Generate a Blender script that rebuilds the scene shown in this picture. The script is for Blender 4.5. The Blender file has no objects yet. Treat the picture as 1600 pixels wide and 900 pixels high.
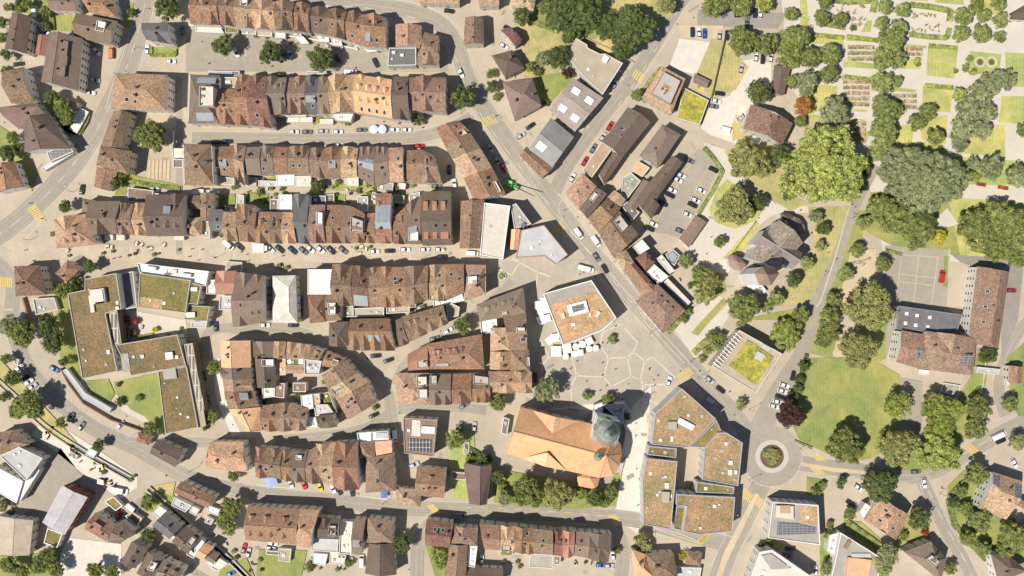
import bpy, math, random
SUN_E = 5.0; SKY_E = .098
from mathutils import Vector, Matrix, noise as mnoise
rnd = random.Random(11)
S = 0.27                 # metres per photo pixel at ground level
HC = 486.0               # flying height of the camera
sc = bpy.context.scene
col = bpy.data.collections.new("town"); sc.collection.children.link(col)

def P(px, py, h=0.0):
    f = S * (1 - h / HC)
    return ((px - 800) * f, (450 - py) * f)

# ------------------------------------------------------------------ materials
def _mat(name):
    m = bpy.data.materials.new(name); m.use_nodes = True
    nt = m.node_tree; b = nt.nodes["Principled BSDF"]
    return m, nt, b
def _mul(nt, a, b):
    n = nt.nodes.new("ShaderNodeMix"); n.data_type = 'RGBA'; n.blend_type = 'MULTIPLY'; n.inputs[0].default_value = 1
    nt.links.new(a, n.inputs[6]); nt.links.new(b, n.inputs[7]); return n.outputs[2]
def _pos(nt):
    g = nt.nodes.new("ShaderNodeNewGeometry"); return g.outputs["Position"]
def _noise(nt, scale, detail, rough, lo, hi, vec=None, c0=None, c1=None, w0=.3, w1=.7):
    n = nt.nodes.new("ShaderNodeTexNoise"); n.inputs["Scale"].default_value = scale
    n.inputs["Detail"].default_value = detail; n.inputs["Roughness"].default_value = rough
    nt.links.new(vec if vec else _pos(nt), n.inputs["Vector"])
    r = nt.nodes.new("ShaderNodeValToRGB")
    r.color_ramp.elements[0].position = w0; r.color_ramp.elements[1].position = w1
    r.color_ramp.elements[0].color = (*(c0 or (lo, lo, lo)), 1); r.color_ramp.elements[1].color = (*(c1 or (hi, hi, hi)), 1)
    nt.links.new(n.outputs["Fac"], r.inputs["Fac"]); return r.outputs["Color"]
def _cells(nt, scale, lo, hi, c0=None, c1=None, stretch=None):
    v = nt.nodes.new("ShaderNodeTexVoronoi"); v.inputs["Scale"].default_value = scale
    p = _pos(nt)
    if stretch:
        mp = nt.nodes.new("ShaderNodeMapping"); mp.inputs["Scale"].default_value = stretch
        nt.links.new(p, mp.inputs["Vector"]); p = mp.outputs["Vector"]
    nt.links.new(p, v.inputs["Vector"])
    s = nt.nodes.new("ShaderNodeSeparateColor"); nt.links.new(v.outputs["Color"], s.inputs[0])
    r = nt.nodes.new("ShaderNodeValToRGB")
    r.color_ramp.elements[0].color = (*(c0 or (lo, lo, lo)), 1); r.color_ramp.elements[1].color = (*(c1 or (hi, hi, hi)), 1)
    nt.links.new(s.outputs[0], r.inputs["Fac"]); return r.outputs["Color"]
def obj_color_mat(name, layers, rough=.9, spec=.2, base=None, bump=0, bscale=2):
    m, nt, b = _mat(name)
    if base is None:
        oi = nt.nodes.new("ShaderNodeObjectInfo"); c = oi.outputs["Color"]
    else:
        rg = nt.nodes.new("ShaderNodeRGB"); rg.outputs[0].default_value = (*base, 1); c = rg.outputs[0]
    for f in layers: c = _mul(nt, c, f(nt))
    nt.links.new(c, b.inputs["Base Color"])
    b.inputs["Roughness"].default_value = rough; b.inputs["Specular IOR Level"].default_value = spec
    if bump:
        n = nt.nodes.new("ShaderNodeTexNoise"); n.inputs["Scale"].default_value = bscale; n.inputs["Detail"].default_value = 4
        nt.links.new(_pos(nt), n.inputs["Vector"])
        bp = nt.nodes.new("ShaderNodeBump"); bp.inputs["Strength"].default_value = bump; bp.inputs["Distance"].default_value = .3
        nt.links.new(n.outputs["Fac"], bp.inputs["Height"]); nt.links.new(bp.outputs[0], b.inputs["Normal"])
    return m
L = lambda *a, **k: (lambda nt: _noise(nt, *a, **k))
Cc = lambda *a, **k: (lambda nt: _cells(nt, *a, **k))
M = {}
def tile_layer(nt):
    oi = nt.nodes.new("ShaderNodeObjectInfo"); sc_ = nt.nodes.new("ShaderNodeVectorMath"); sc_.operation = 'SCALE'; sc_.inputs[0].default_value = (300, 170, 90); nt.links.new(oi.outputs["Random"], sc_.inputs["Scale"])
    ad = nt.nodes.new("ShaderNodeVectorMath"); ad.operation = 'ADD'; nt.links.new(_pos(nt), ad.inputs[0]); nt.links.new(sc_.outputs[0], ad.inputs[1]); v = ad.outputs[0]
    c = _mul(nt, _noise(nt, .16, 3, .6, .8, 1.2, vec=v), _noise(nt, .8, 9, .8, 1, 1, vec=v, c0=(.60, .63, .66), c1=(1.46, 1.33, 1.22), w0=.34, w1=.68))
    mp = nt.nodes.new("ShaderNodeMapping"); mp.inputs["Scale"].default_value = (2.2, .35, 1); nt.links.new(v, mp.inputs["Vector"])
    c = _mul(nt, c, _noise(nt, .9, 4, .7, .86, 1.12, vec=mp.outputs[0]))
    mx = nt.nodes.new("ShaderNodeMix"); mx.data_type = 'RGBA'; mx.inputs[6].default_value = (1, 1, 1, 1); mr = nt.nodes.new("ShaderNodeMapRange"); mr.inputs[3].default_value = .35; mr.inputs[4].default_value = 1.0
    nt.links.new(oi.outputs["Random"], mr.inputs[0]); nt.links.new(mr.outputs[0], mx.inputs[0]); nt.links.new(c, mx.inputs[7]); return mx.outputs[2]
M['tile'] = obj_color_mat("clay_tiles", [tile_layer, Cc(2.6, 1, 1, c0=(.66, .65, .65), c1=(1.36, 1.30, 1.2))], rough=.9, bump=.35, bscale=2.5)
M['newtile'] = obj_color_mat("even_tiles", [L(.12, 4, .6, .9, 1.1), L(.7, 6, .75, .86, 1.12), Cc(2.6, .88, 1.1)], rough=.85, bump=.25, bscale=2.5)
M['metal'] = obj_color_mat("metal_roof", [L(.3, 3, .6, .85, 1.12), Cc(.9, .95, 1.05)], rough=.5, spec=.4)
M['plaster'] = obj_color_mat("plaster", [L(.6, 4, .6, .88, 1.05)], rough=.95)
M['sedum'] = obj_color_mat("sedum_roof", [L(.09, 6, .75, 1, 1, c0=(.66, .82, .72), c1=(1.3, 1.14, 1.1), w0=.36, w1=.64), L(1.3, 6, .8, .62, 1.4), Cc(2.2, .8, 1.2)], rough=1, bump=.5, bscale=3)
M['sedum2'] = obj_color_mat("flowering_sedum", [L(.35, 7, .8, 1, 1, c0=(.45, .55, .7), c1=(1.45, 1.35, 1.1), w0=.38, w1=.62), L(1.6, 6, .8, .6, 1.4)], rough=1, bump=.6, bscale=2)
M['gravel'] = obj_color_mat("gravel_roof", [L(.25, 6, .7, .82, 1.12), L(3, 3, .8, .9, 1.08)], rough=1)
M['plain'] = obj_color_mat("painted_trim", [L(1.5, 3, .5, .93, 1.04)], rough=.7)
M['chim'] = obj_color_mat("chimney_render", [L(2, 3, .6, .8, 1.1)], base=(.33, .24, .19))
M['cap'] = obj_color_mat("chimney_cap", [L(2, 3, .6, .8, 1.1)], base=(.09, .08, .075))
M['dark'] = obj_color_mat("dark_glass", [L(.8, 2, .5, .6, 1.3)], base=(.035, .04, .045), rough=.15, spec=.5)
M['frame'] = obj_color_mat("window_frame", [L(2, 2, .5, .9, 1.05)], base=(.55, .53, .49), rough=.6)
M['wood'] = obj_color_mat("door_wood", [L(3, 4, .6, .7, 1.2)], base=(.13, .07, .04), rough=.6)
M['trunk'] = obj_color_mat("bark", [L(3, 4, .7, .6, 1.3)], base=(.11, .08, .055))
M['copper'] = obj_color_mat("green_copper", [L(.5, 6, .75, 1, 1, c0=(.45, .5, .48), c1=(1.35, 1.4, 1.35))], base=(.32, .325, .275), rough=.6, spec=.5)
M['tyre'] = obj_color_mat("tyre_rubber", [L(3, 2, .5, .9, 1.1)], base=(.02, .02, .02))
m, nt, b = _mat("car_paint"); oi = nt.nodes.new("ShaderNodeObjectInfo"); nt.links.new(oi.outputs["Color"], b.inputs["Base Color"])
b.inputs["Roughness"].default_value = .3; b.inputs["Coat Weight"].default_value = .5; M['paint'] = m
# solar / glass roof with panel joints
def panel_mat(name, c, line, sx, sy, ms=.07):
    m, nt, b = _mat(name)
    br = nt.nodes.new("ShaderNodeTexBrick"); br.offset = 0
    br.inputs["Color1"].default_value = (*c, 1); br.inputs["Color2"].default_value = (c[0] * 1.25, c[1] * 1.2, c[2] * 1.15, 1)
    br.inputs["Mortar"].default_value = (*line, 1); br.inputs["Scale"].default_value = 1
    br.inputs["Brick Width"].default_value = sx; br.inputs["Row Height"].default_value = sy; br.inputs["Mortar Size"].default_value = ms
    uv = nt.nodes.new("ShaderNodeTexCoord"); nt.links.new(uv.outputs["Object"], br.inputs["Vector"])
    nt.links.new(br.outputs["Color"], b.inputs["Base Color"]); b.inputs["Roughness"].default_value = .25
    return m
M['solar'] = panel_mat("solar_panel", (.13, .135, .15), (.36, .36, .35), 1.7, 1.05)
M['glass'] = panel_mat("roof_glazing", (.30, .34, .36), (.42, .42, .40), 1.1, 2.6)
M['louvre'] = panel_mat("louvre_grid", (.035, .03, .025), (.45, .37, .25), 1.5, 6.2, .3)
M['slatgrid'] = panel_mat("facade_grid", (.05, .05, .05), (.7, .68, .63), 1.4, 2.2)
# foliage
def leaf_mat(name):
    m, nt, b = _mat(name)
    oi = nt.nodes.new("ShaderNodeObjectInfo"); c = oi.outputs["Color"]
    c = _mul(nt, c, _noise(nt, .45, 4, .6, 1, 1, c0=(.62, .66, .6), c1=(1.36, 1.28, 1.15), w0=.35, w1=.65))
    c = _mul(nt, c, _cells(nt, 1.3, .7, 1.3))
    d = nt.nodes.new("ShaderNodeBsdfDiffuse"); t = nt.nodes.new("ShaderNodeBsdfTranslucent"); mx = nt.nodes.new("ShaderNodeMixShader")
    mx.inputs[0].default_value = .22
    nt.links.new(c, d.inputs[0]); nt.links.new(c, t.inputs[0]); nt.links.new(d.outputs[0], mx.inputs[1]); nt.links.new(t.outputs[0], mx.inputs[2])
    nt.links.new(mx.outputs[0], nt.nodes["Material Output"].inputs[0]); nt.nodes.remove(b)
    return m
M['leaf'] = leaf_mat("foliage")
# grounds
def G(name, base, layers, **k): M[name] = obj_color_mat(name, layers, base=base, rough=1, spec=.1, **k)
pav = [L(.02, 5, .6, 1, 1, c0=(.90, .90, .92), c1=(1.08, 1.06, 1.03)), L(.12, 8, .75, .88, 1.10), L(2.2, 4, .8, .90, 1.09)]
G('paving', (.47, .405, .308), pav)
G('asphalt', (.365, .325, .258), [L(.03, 4, .6, .9, 1.08), L(.3, 8, .8, .88, 1.10), L(3, 3, .8, .92, 1.07)])
G('asphalt_dark', (.30, .275, .235), [L(.05, 4, .6, .9, 1.08), L(.3, 8, .8, .86, 1.12)])
G('cobble', (.42, .372, .295), [L(.06, 5, .6, .9, 1.1), Cc(3.5, .95, 1.05), L(.35, 7, .75, .90, 1.09)])
G('market', (.49, .415, .315), [L(.06, 5, .6, .9, 1.1), Cc(3, .95, 1.05), L(.4, 7, .75, .9, 1.09)])
G('path', (.58, .53, .44), [L(.1, 5, .7, .93, 1.05), L(1.5, 4, .8, .93, 1.06)])
G('sand', (.56, .45, .30), [L(.15, 6, .7, .88, 1.1), L(2, 4, .8, .9, 1.1)])
G('white_ground', (.64, .59, .50), [L(.3, 6, .7, .9, 1.08)])
def mow(nt):
    w = nt.nodes.new("ShaderNodeTexWave"); w.inputs["Scale"].default_value = .22; w.inputs["Distortion"].default_value = 1.2; w.inputs["Detail"].default_value = 2; nt.links.new(_pos(nt), w.inputs["Vector"])
    r = nt.nodes.new("ShaderNodeValToRGB"); r.color_ramp.elements[0].color = (.96, .965, .955, 1); r.color_ramp.elements[1].color = (1.035, 1.03, 1.035, 1); nt.links.new(w.outputs["Fac"], r.inputs["Fac"]); return r.outputs["Color"]
G('track', (.325, .292, .243), [L(.3, 8, .8, .86, 1.10), L(3, 3, .8, .92, 1.07)])
grs = lambda: [mow, L(.035, 4, .6, 1, 1, c0=(.80, .90, .86), c1=(1.24, 1.10, 1.05), w0=.38, w1=.62), L(.2, 8, .75, 1, 1, c0=(.72, .8, .72), c1=(1.32, 1.18, 1.15)), L(2.5, 4, .8, .8, 1.22)]
G('lawn', (.27, .30, .11), grs())
G('lawn_light', (.40, .42, .16), grs())
G('lawn_dry', (.42, .38, .18), grs())
G('soil', (.16, .11, .06), [L(.5, 6, .8, .7, 1.3)])
G('line_white', (.66, .62, .54), [L(1.5, 5, .8, .8, 1.08)])
G('line_pale', (.60, .54, .44), [L(1.5, 5, .8, .85, 1.08)])
G('line_yellow', (.66, .50, .17), [L(1.5, 5, .8, .78, 1.1)])
G('kerbstone', (.52, .48, .40), [L(1, 5, .8, .88, 1.08)])
G('field', (.17, .19, .06), [L(.004, 4, .6, .7, 1.3), L(.05, 6, .7, .8, 1.2)])
m, nt, b = _mat("stream_water"); b.inputs["Base Color"].default_value = (.045, .04, .025, 1); b.inputs["Roughness"].default_value = .12; M['water'] = m

# ------------------------------------------------------------------ objects
def mesh_obj(name, verts, faces, mats, parent=None, color=None, midx=None, smooth=False):
    me = bpy.data.meshes.new(name); me.from_pydata([tuple(v) for v in verts], [], faces)
    for mm in (mats if isinstance(mats, list) else [mats]): me.materials.append(mm)
    if midx: me.polygons.foreach_set("material_index", midx)
    if smooth: me.polygons.foreach_set("use_smooth", [True] * len(me.polygons))
    me.update()
    return link(name, me, parent, color)
def link(name, me, parent=None, color=None):
    o = bpy.data.objects.new(name, me); col.objects.link(o)
    if parent: o.parent = parent
    if color: o.color = (*color, 1)
    return o
THINGS = []          # (object, base label, px, py, kind) for the label pass
def thing(name, loc, label, cat, px, py, kind, rz=0, data=None):
    o = bpy.data.objects.new(name, data); col.objects.link(o)
    o.location = loc; o.rotation_euler = (0, 0, rz); o["category"] = cat
    if data is None: o.empty_display_size = 1
    THINGS.append((o, label, px, py, kind)); return o
def adopt(o, label, cat, px, py, kind):
    o["category"] = cat; THINGS.append((o, label, px, py, kind)); return o
class MB:
    def __init__(s): s.v = []; s.f = []; s.m = []
    def poly(s, pts, mi=0):
        n = len(s.v); s.v += [tuple(p) for p in pts]; s.f.append(tuple(range(n, n + len(pts)))); s.m.append(mi)
    def box(s, c, sz, mi=0, rz=0, top=None):
        cx, cy, cz = c; x, y, z = sz[0] / 2, sz[1] / 2, sz[2] / 2; n = len(s.v); ca, sa = math.cos(rz), math.sin(rz)
        for dz in (-z, z):
            k = 1 if dz < 0 or top is None else top
            for dx, dy in ((-x, -y), (x, -y), (x, y), (-x, y)):
                dx *= k; dy *= k
                s.v.append((cx + dx * ca - dy * sa, cy + dx * sa + dy * ca, cz + dz))
        for f in ((0, 3, 2, 1), (4, 5, 6, 7), (0, 1, 5, 4), (1, 2, 6, 5), (2, 3, 7, 6), (3, 0, 4, 7)):
            s.f.append(tuple(n + i for i in f)); s.m.append(mi)
    def cyl(s, p0, p1, r0, r1, n=8, mi=0, caps=True):
        p0 = Vector(p0); p1 = Vector(p1); d = (p1 - p0).normalized(); a = d.orthogonal().normalized(); bb = d.cross(a); k = len(s.v)
        for p, r in ((p0, r0), (p1, r1)):
            for i in range(n):
                t = 2 * math.pi * i / n; s.v.append(tuple(p + a * math.cos(t) * r + bb * math.sin(t) * r))
        for i in range(n):
            j = (i + 1) % n; s.f.append((k + i, k + j, k + n + j, k + n + i)); s.m.append(mi)
        if caps: s.f.append(tuple(k + i for i in range(n))[::-1]); s.f.append(tuple(k + n + i for i in range(n))); s.m += [mi, mi]
    def lathe(s, c, prof, n=16, mi=0):
        k = len(s.v)
        for r, z in prof:
            for i in range(n):
                t = 2 * math.pi * i / n; s.v.append((c[0] + r * math.cos(t), c[1] + r * math.sin(t), c[2] + z))
        for q in range(len(prof) - 1):
            for i in range(n):
                j = (i + 1) % n; s.f.append((k + q * n + i, k + q * n + j, k + (q + 1) * n + j, k + (q + 1) * n + i)); s.m.append(mi)
        s.f.append(tuple(k + (len(prof) - 1) * n + i for i in range(n))); s.m.append(mi)
    def prism(s, poly, z0, z1, mi=0, top=True):
        n = len(poly); k = len(s.v)
        s.v += [(x, y, z0) for x, y in poly] + [(x, y, z1) for x, y in poly]
        for i in range(n): j = (i + 1) % n; s.f.append((k + i, k + j, k + n + j, k + n + i)); s.m.append(mi)
        if top: s.f.append(tuple(k + n + i for i in range(n))); s.m.append(mi)
    def obj(s, name, mats, parent=None, color=None, smooth=False):
        return mesh_obj(name, s.v, s.f, mats, parent, color, s.m, smooth)
def structure(o): o["kind"] = "structure"; return o

# ---------------------------------------------------------------- ground sheets
def ccw(p):
    a = sum(p[i][0] * p[(i + 1) % len(p)][1] - p[(i + 1) % len(p)][0] * p[i][1] for i in range(len(p)))
    return p if a > 0 else p[::-1]
def pts(s): v = [float(t) for t in s.replace(',', ' ').split()]; return list(zip(v[::2], v[1::2]))
def sheet(name, s, z, mat):
    p = ccw([P(*q) for q in (pts(s) if isinstance(s, str) else s)])
    return structure(mesh_obj(name, [(x, y, z) for x, y in p], [tuple(range(len(p)))], M[mat]))
def smooth_line(p, n=4):
    out = []
    for i in range(len(p) - 1):
        p0 = p[max(i - 1, 0)]; p1 = p[i]; p2 = p[i + 1]; p3 = p[min(i + 2, len(p) - 1)]
        for k in range(n):
            t = k / n
            out.append(tuple(.5 * ((2 * p1[a]) + (-p0[a] + p2[a]) * t + (2 * p0[a] - 5 * p1[a] + 4 * p2[a] - p3[a]) * t * t + (-p0[a] + 3 * p1[a] - 3 * p2[a] + p3[a]) * t ** 3) for a in (0, 1)))
    out.append(p[-1]); return out
def offs(p, d):
    out = []
    for i in range(len(p)):
        a = p[max(i - 1, 0)]; b = p[min(i + 1, len(p) - 1)]; dx, dy = b[0] - a[0], b[1] - a[1]; l = math.hypot(dx, dy) or 1
        out.append((p[i][0] - dy / l * d, p[i][1] + dx / l * d))
    return out
def band(mb, line, w, z, z0=None):   # line in metres
    a = offs(line, w / 2); b = offs(line, -w / 2)
    for i in range(len(line) - 1):
        mb.poly([(*b[i], z), (*b[i + 1], z), (*a[i + 1], z), (*a[i], z)])
        if z0 is not None:
            mb.poly([(*b[i], z0), (*b[i + 1], z0), (*b[i + 1], z), (*b[i], z)]); mb.poly([(*a[i + 1], z0), (*a[i], z0), (*a[i], z), (*a[i + 1], z)])
def road(name, s, wpx, z, mat, n=6):
    l = smooth_line([P(*q) for q in pts(s)], n); mb = MB(); band(mb, l, wpx * S, z); o = structure(mb.obj(name, M[mat]))
    if wpx > 15 and mat == 'asphalt':
        for d in ((-.28, -.14, .14, .28) if wpx > 19 else (-.2, .2)):
            mb = MB(); band(mb, offs(l, d * wpx * S), .55, z + .0012); structure(mb.obj("wheel_track", M['track']))
        for d in (-.5, .5): mb = MB(); band(mb, offs(l, d * wpx * S), .3, z + .0016); structure(mb.obj("gutter", M['asphalt_dark' if d < 0 else 'kerbstone']))
    return o
def resample(l, step):
    out = []; d = 0; tgt = 0
    for i in range(len(l) - 1):
        a, b = l[i], l[i + 1]; sl = math.dist(a, b)
        while tgt <= d + sl and sl > 0:
            t = (tgt - d) / sl; out.append((a[0] + (b[0] - a[0]) * t, a[1] + (b[1] - a[1]) * t)); tgt += step
        d += sl
    return out
# ================================================================== buildings
RC = dict(pm=((.36, .30, .26), 'pale mauve brown'), mg=((.25, .243, .23), 'mid grey'), sn=((.34, .24, .135), 'orange brown planted'), rb=((.30, .192, .13), 'rust brown'), db=((.175, .128, .098), 'dark brown'), tn=((.43, .305, .21), 'tan'), og=((.78, .43, .245), 'bright orange'),
          dr=((.23, .135, .105), 'dark red'), gb=((.245, .18, .135), 'grey brown'), br=((.275, .195, .143), 'brown'), lt=((.47, .34, .23), 'pale tan'),
          sl=((.155, .15, .148), 'slate grey'), lg=((.50, .485, .46), 'light grey'), wh=((.80, .77, .70), 'white'), gr=((.40, .37, .31), 'gravel grey'),
          cr=((.66, .60, .50), 'cream'), rd=((.38, .20, .14), 'red'),
          sb=((.225, .165, .09), 'brown planted'), so=((.50, .32, .185), 'orange planted'), sg=((.21, .18, .07), 'green planted'), sy=((.36, .33, .07), 'yellow green planted'), be=((.45, .38, .27), 'beige'))
FLATMAT = dict(wh='plaster', gr='gravel', lg='gravel', cr='plaster', sl='metal', gb='gravel', be='gravel', sb='sedum', so='sedum', sn='sedum', sg='sedum', sy='sedum2', tn='gravel', og='gravel', br='gravel', db='metal', rb='gravel', rd='gravel')
WALLS = [(.82, .78, .70), (.86, .83, .77), (.72, .64, .52), (.80, .77, .70), (.76, .70, .60), (.64, .60, .53), (.86, .83, .75)]
FOOT = []         # every footprint in world metres, to know which walls stand free
PENDING = []      # walls waiting for windows
wm = MB(); wm.box((0, 0, 0), (1, .14, 1), 0); wm.poly([(-.38, -.078, -.42), (.38, -.078, -.42), (.38, -.078, .42), (-.38, -.078, .42)], 1)
WIN = bpy.data.meshes.new("window"); WIN.from_pydata(wm.v, [], wm.f); WIN.materials.append(M['frame']); WIN.materials.append(M['dark']); WIN.polygons.foreach_set("material_index", wm.m)
dm = MB(); dm.box((0, 0, 0), (1, .16, 1), 0); dm.box((0, -.1, 0), (.8, .04, .9), 1)
DOOR = bpy.data.meshes.new("door"); DOOR.from_pydata(dm.v, [], dm.f); DOOR.materials.append(M['frame']); DOOR.materials.append(M['wood']); DOOR.polygons.foreach_set("material_index", dm.m)
WHERE = ''        # filled by the tables: words naming the place

def lerp(a, b, t): return (a[0] + (b[0] - a[0]) * t, a[1] + (b[1] - a[1]) * t)
def inside(p, poly):
    x, y = p; c = False; n = len(poly)
    for i in range(n):
        x1, y1 = poly[i]; x2, y2 = poly[i - 1]
        if (y1 > y) != (y2 > y) and x < (x2 - x1) * (y - y1) / (y2 - y1) + x1: c = not c
    return c
def inset(poly, d):
    n = len(poly); out = []
    for i in range(n):
        a, b, c = Vector(poly[i - 1]), Vector(poly[i]), Vector(poly[(i + 1) % n])
        e1 = (b - a).normalized(); e2 = (c - b).normalized()
        n1 = Vector((-e1.y, e1.x)); n2 = Vector((-e2.y, e2.x)); bis = n1 + n2
        k = d / max(.35, bis.length_squared / 2) if bis.length > .01 else 0
        out.append(tuple(b + bis * k))
    return out
def vary(c):
    k = rnd.uniform(.84, 1.34); return tuple(min(.85, x * k) for x in c)
def words(n): return ['no', 'one', 'two', 'three', 'four', 'five', 'six', 'seven', 'eight', 'nine', 'ten'][min(n, 10)]

def register(root, poly_world, h, maxwin=70, skip=False):
    FOOT.append(poly_world)
    if not skip: PENDING.append((root, poly_world, h, maxwin))
def add_windows():
    boxes = [(min(x for x, y in f), max(x for x, y in f), min(y for x, y in f), max(y for x, y in f)) for f in FOOT]
    for root, poly, h, mx in PENDING:
        poly = ccw(poly); cnt = 0; door = False; rx, ry = root.location.x, root.location.y
        n = len(poly)
        for i in range(n):
            a, b = poly[i], poly[(i + 1) % n]; ln = math.dist(a, b)
            if ln < 2.2: continue
            k = max(1, int(ln / 3.0)); dx, dy = (b[0] - a[0]) / ln, (b[1] - a[1]) / ln; ox, oy = dy, -dx
            ang = math.atan2(dy, dx)
            for j in range(k):
                t = (j + .5) / k; p = (a[0] + dx * ln * t, a[1] + dy * ln * t); q = (p[0] + ox * 1.1, p[1] + oy * 1.1)
                if any(bx[0] <= q[0] <= bx[1] and bx[2] <= q[1] <= bx[3] and inside(q, f) for f, bx in zip(FOOT, boxes)): continue
                for fl in range(max(1, int((h - .6) / 2.9))):
                    if cnt >= mx: break
                    z = 1.7 + 2.9 * fl
                    if fl == 0 and not door:
                        o = link("door", DOOR, root); o.scale = (1.3, 1, 2.2); o.location = (p[0] - rx, p[1] - ry, 1.1); o.rotation_euler = (0, 0, ang); door = True; continue
                    o = link("window", WIN, root); o.scale = (1.15, 1, 1.5); o.location = (p[0] - rx, p[1] - ry, z); o.rotation_euler = (0, 0, ang); cnt += 1

def parse(feats):
    out = []
    for tk in feats.split():
        out.append((tk[0], [float(x) for x in tk[1:].replace(':', ',').split(',') if x]))
    return out

def house(q, h, c, typ='g', feats='', t=.5, pitch=.72, kind='house', label=None, wall=None, free=True, own=None, mat='tile', chim=None):
    """q: eight photo pixels A B C D of the eaves; the ridge runs parallel to A-B."""
    h *= 1.1
    A, B, Cq, D = [P(q[i], q[i + 1], h) for i in (0, 2, 4, 6)]
    cx = (A[0] + B[0] + Cq[0] + D[0]) / 4; cy = (A[1] + B[1] + Cq[1] + D[1]) / 4
    pxm = sum(q[0::2]) / 4; pym = sum(q[1::2]) / 4
    rc, rname = RC[c]; jit = rnd.uniform(.88, 1.12); rcol = tuple(min(.85, v * jit * rnd.uniform(.955, 1.045)) for v in rc)
    fs = parse(feats)
    A, B, Cq, D = [(p[0] - cx, p[1] - cy) for p in (A, B, Cq, D)]
    ar = sum(a[0] * b[1] - b[0] * a[1] for a, b in ((A, B), (B, Cq), (Cq, D), (D, A)))
    if ar > 0: A, B, Cq, D = D, Cq, B, A; t = 1 - t; fs = [(k.swapcase() if k in 'FB' else k, v) for k, v in fs]
    if ar > 0:
        fs2 = []
        for k, v in fs:
            if k in 'fb' and len(v) <= 1: k = 'F' if k == 'f' else 'B'
            elif k in 'fcksdw' and len(v) > 1: v = [v[0], 1 - v[1]] + v[2:]
            elif k in 'tPg' and len(v) == 4: v = [v[0], 1 - v[3], v[2], 1 - v[1]]
            fs2.append((k, v))
        fs = fs2
    rm = M['newtile' if mat == 'tile' and c in ('db', 'og', 'rd', 'gb', 'sl', 'pm', 'wh', 'lg') else mat]
    AB = (math.dist(A, B) + math.dist(D, Cq)) / 2; AD = (math.dist(A, D) + math.dist(B, Cq)) / 2
    rise = AD / 2 * pitch; hr = h + rise
    W = lambda u, v: lerp(lerp(A, B, u), lerp(D, Cq, u), v)
    def zr(v): return h + (rise * v / t if v < t else rise * (1 - v) / (1 - t))
    nf = sum(k in 'FBG' for k, v in fs); nd = sum(k in 'fsd' and len(v) > 1 for k, v in fs)
    if label is None:
        ft = ''
        if nf: ft = ' with %s cross gable%s' % (words(nf), 's' if nf > 1 else '')
        elif nd: ft = ' with %s dormer%s' % (words(nd), 's' if nd > 1 else '')
        elif any(k == 't' for k, v in fs): ft = ' with roof terrace'
        elif any(k in 'Pg' for k, v in fs): ft = ' with panelled roof'
        elif typ == 'h': ft = ' with hipped roof'
        label = rname + (' tiled ' if mat == 'tile' else ' metal roofed ') + kind.split()[-1] + ft + ' ' + (own or WHERE)
    root = thing("tiled_" + kind.replace(' ', '_') if mat == 'tile' else kind.replace(' ', '_'), (cx, cy, 0), label, kind.split()[-1], pxm, pym, kind + 's ' + (own or WHERE))
    # walls
    ov = min(.45, AD * .06); ou = .03 if not free else .25
    vi, ui = ov / AD, ou / AB
    fp = [W(ui, vi), W(1 - ui, vi), W(1 - ui, 1 - vi), W(ui, 1 - vi)]
    wz = lambda v: zr(v) - .16
    mb = MB()
    if typ == 'h':
        mb.prism(fp, 0, wz(vi))
    else:
        for (u, v), (u2, v2) in (((ui, vi), (1 - ui, vi)), ((1 - ui, 1 - vi), (ui, 1 - vi))):
            mb.poly([(*W(u, v), 0), (*W(u2, v2), 0), (*W(u2, v2), wz(v2)), (*W(u, v), wz(v))])
        for u in (ui, 1 - ui):
            mb.poly([(*W(u, vi), 0), (*W(u, 1 - vi), 0), (*W(u, 1 - vi), wz(1 - vi)), (*W(u, t), hr - .16), (*W(u, vi), wz(vi))])
    wc = wall or rnd.choice(WALLS)
    mb.obj("wall", M['plaster'], root, wc)
    # roof
    mb = MB()
    e = 0 if typ == 'g' else min(.45, AD / 2 / AB * (.95 if typ == 'h' else .45))
    R0, R1 = W(e, t), W(1 - e, t)
    if typ == 'm':     # half hip: ends clipped near the ridge
        hh = h + rise * .62; k0 = t * .62; k1 = 1 - (1 - t) * .62
        a0, a1, b0, b1 = W(0, k0), W(0, k1), W(1, k0), W(1, k1)
        top = [[(*D, h), (*Cq, h), (*b1, hh), (*R1, hr), (*R0, hr), (*a1, hh)], [(*B, h), (*A, h), (*a0, hh), (*R0, hr), (*R1, hr), (*b0, hh)],
               [(*a1, hh), (*R0, hr), (*a0, hh)], [(*b0, hh), (*R1, hr), (*b1, hh)]]
    else:
        top = [[(*D, h), (*Cq, h), (*R1, hr), (*R0, hr)], [(*B, h), (*A, h), (*R0, hr), (*R1, hr)]]
        if typ == 'h': top += [[(*A, h), (*D, h), (*R0, hr)], [(*Cq, h), (*B, h), (*R1, hr)]]
    for f in top:
        mb.poly(f); mb.poly([(x, y, z - .14) for x, y, z in f][::-1])
    rim = [A, B, Cq, D]
    if typ == 'g':
        for s_, e_ in (((*A, h), (*R0, hr)), ((*R0, hr), (*D, h)), ((*Cq, h), (*R1, hr)), ((*R1, hr), (*B, h))):
            mb.poly([s_, e_, (e_[0], e_[1], e_[2] - .14), (s_[0], s_[1], s_[2] - .14)])
        ed = [(A, B), (Cq, D)]
    else: ed = [(A, B), (B, Cq), (Cq, D), (D, A)]
    for a, b in ed: mb.poly([(*a, h - .14), (*b, h - .14), (*b, h), (*a, h)])
    roof = mb.obj("roof", rm, root, rcol)
    # ridge caps
    mb = MB(); mb.cyl((*R0, hr + .02), (*R1, hr + .02), .16, .16, 5)
    if typ == 'h':
        for a, r in ((A, R0), (D, R0), (B, R1), (Cq, R1)): mb.cyl((*a, h + .02), (*r, hr + .02), .13, .13, 5)
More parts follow.
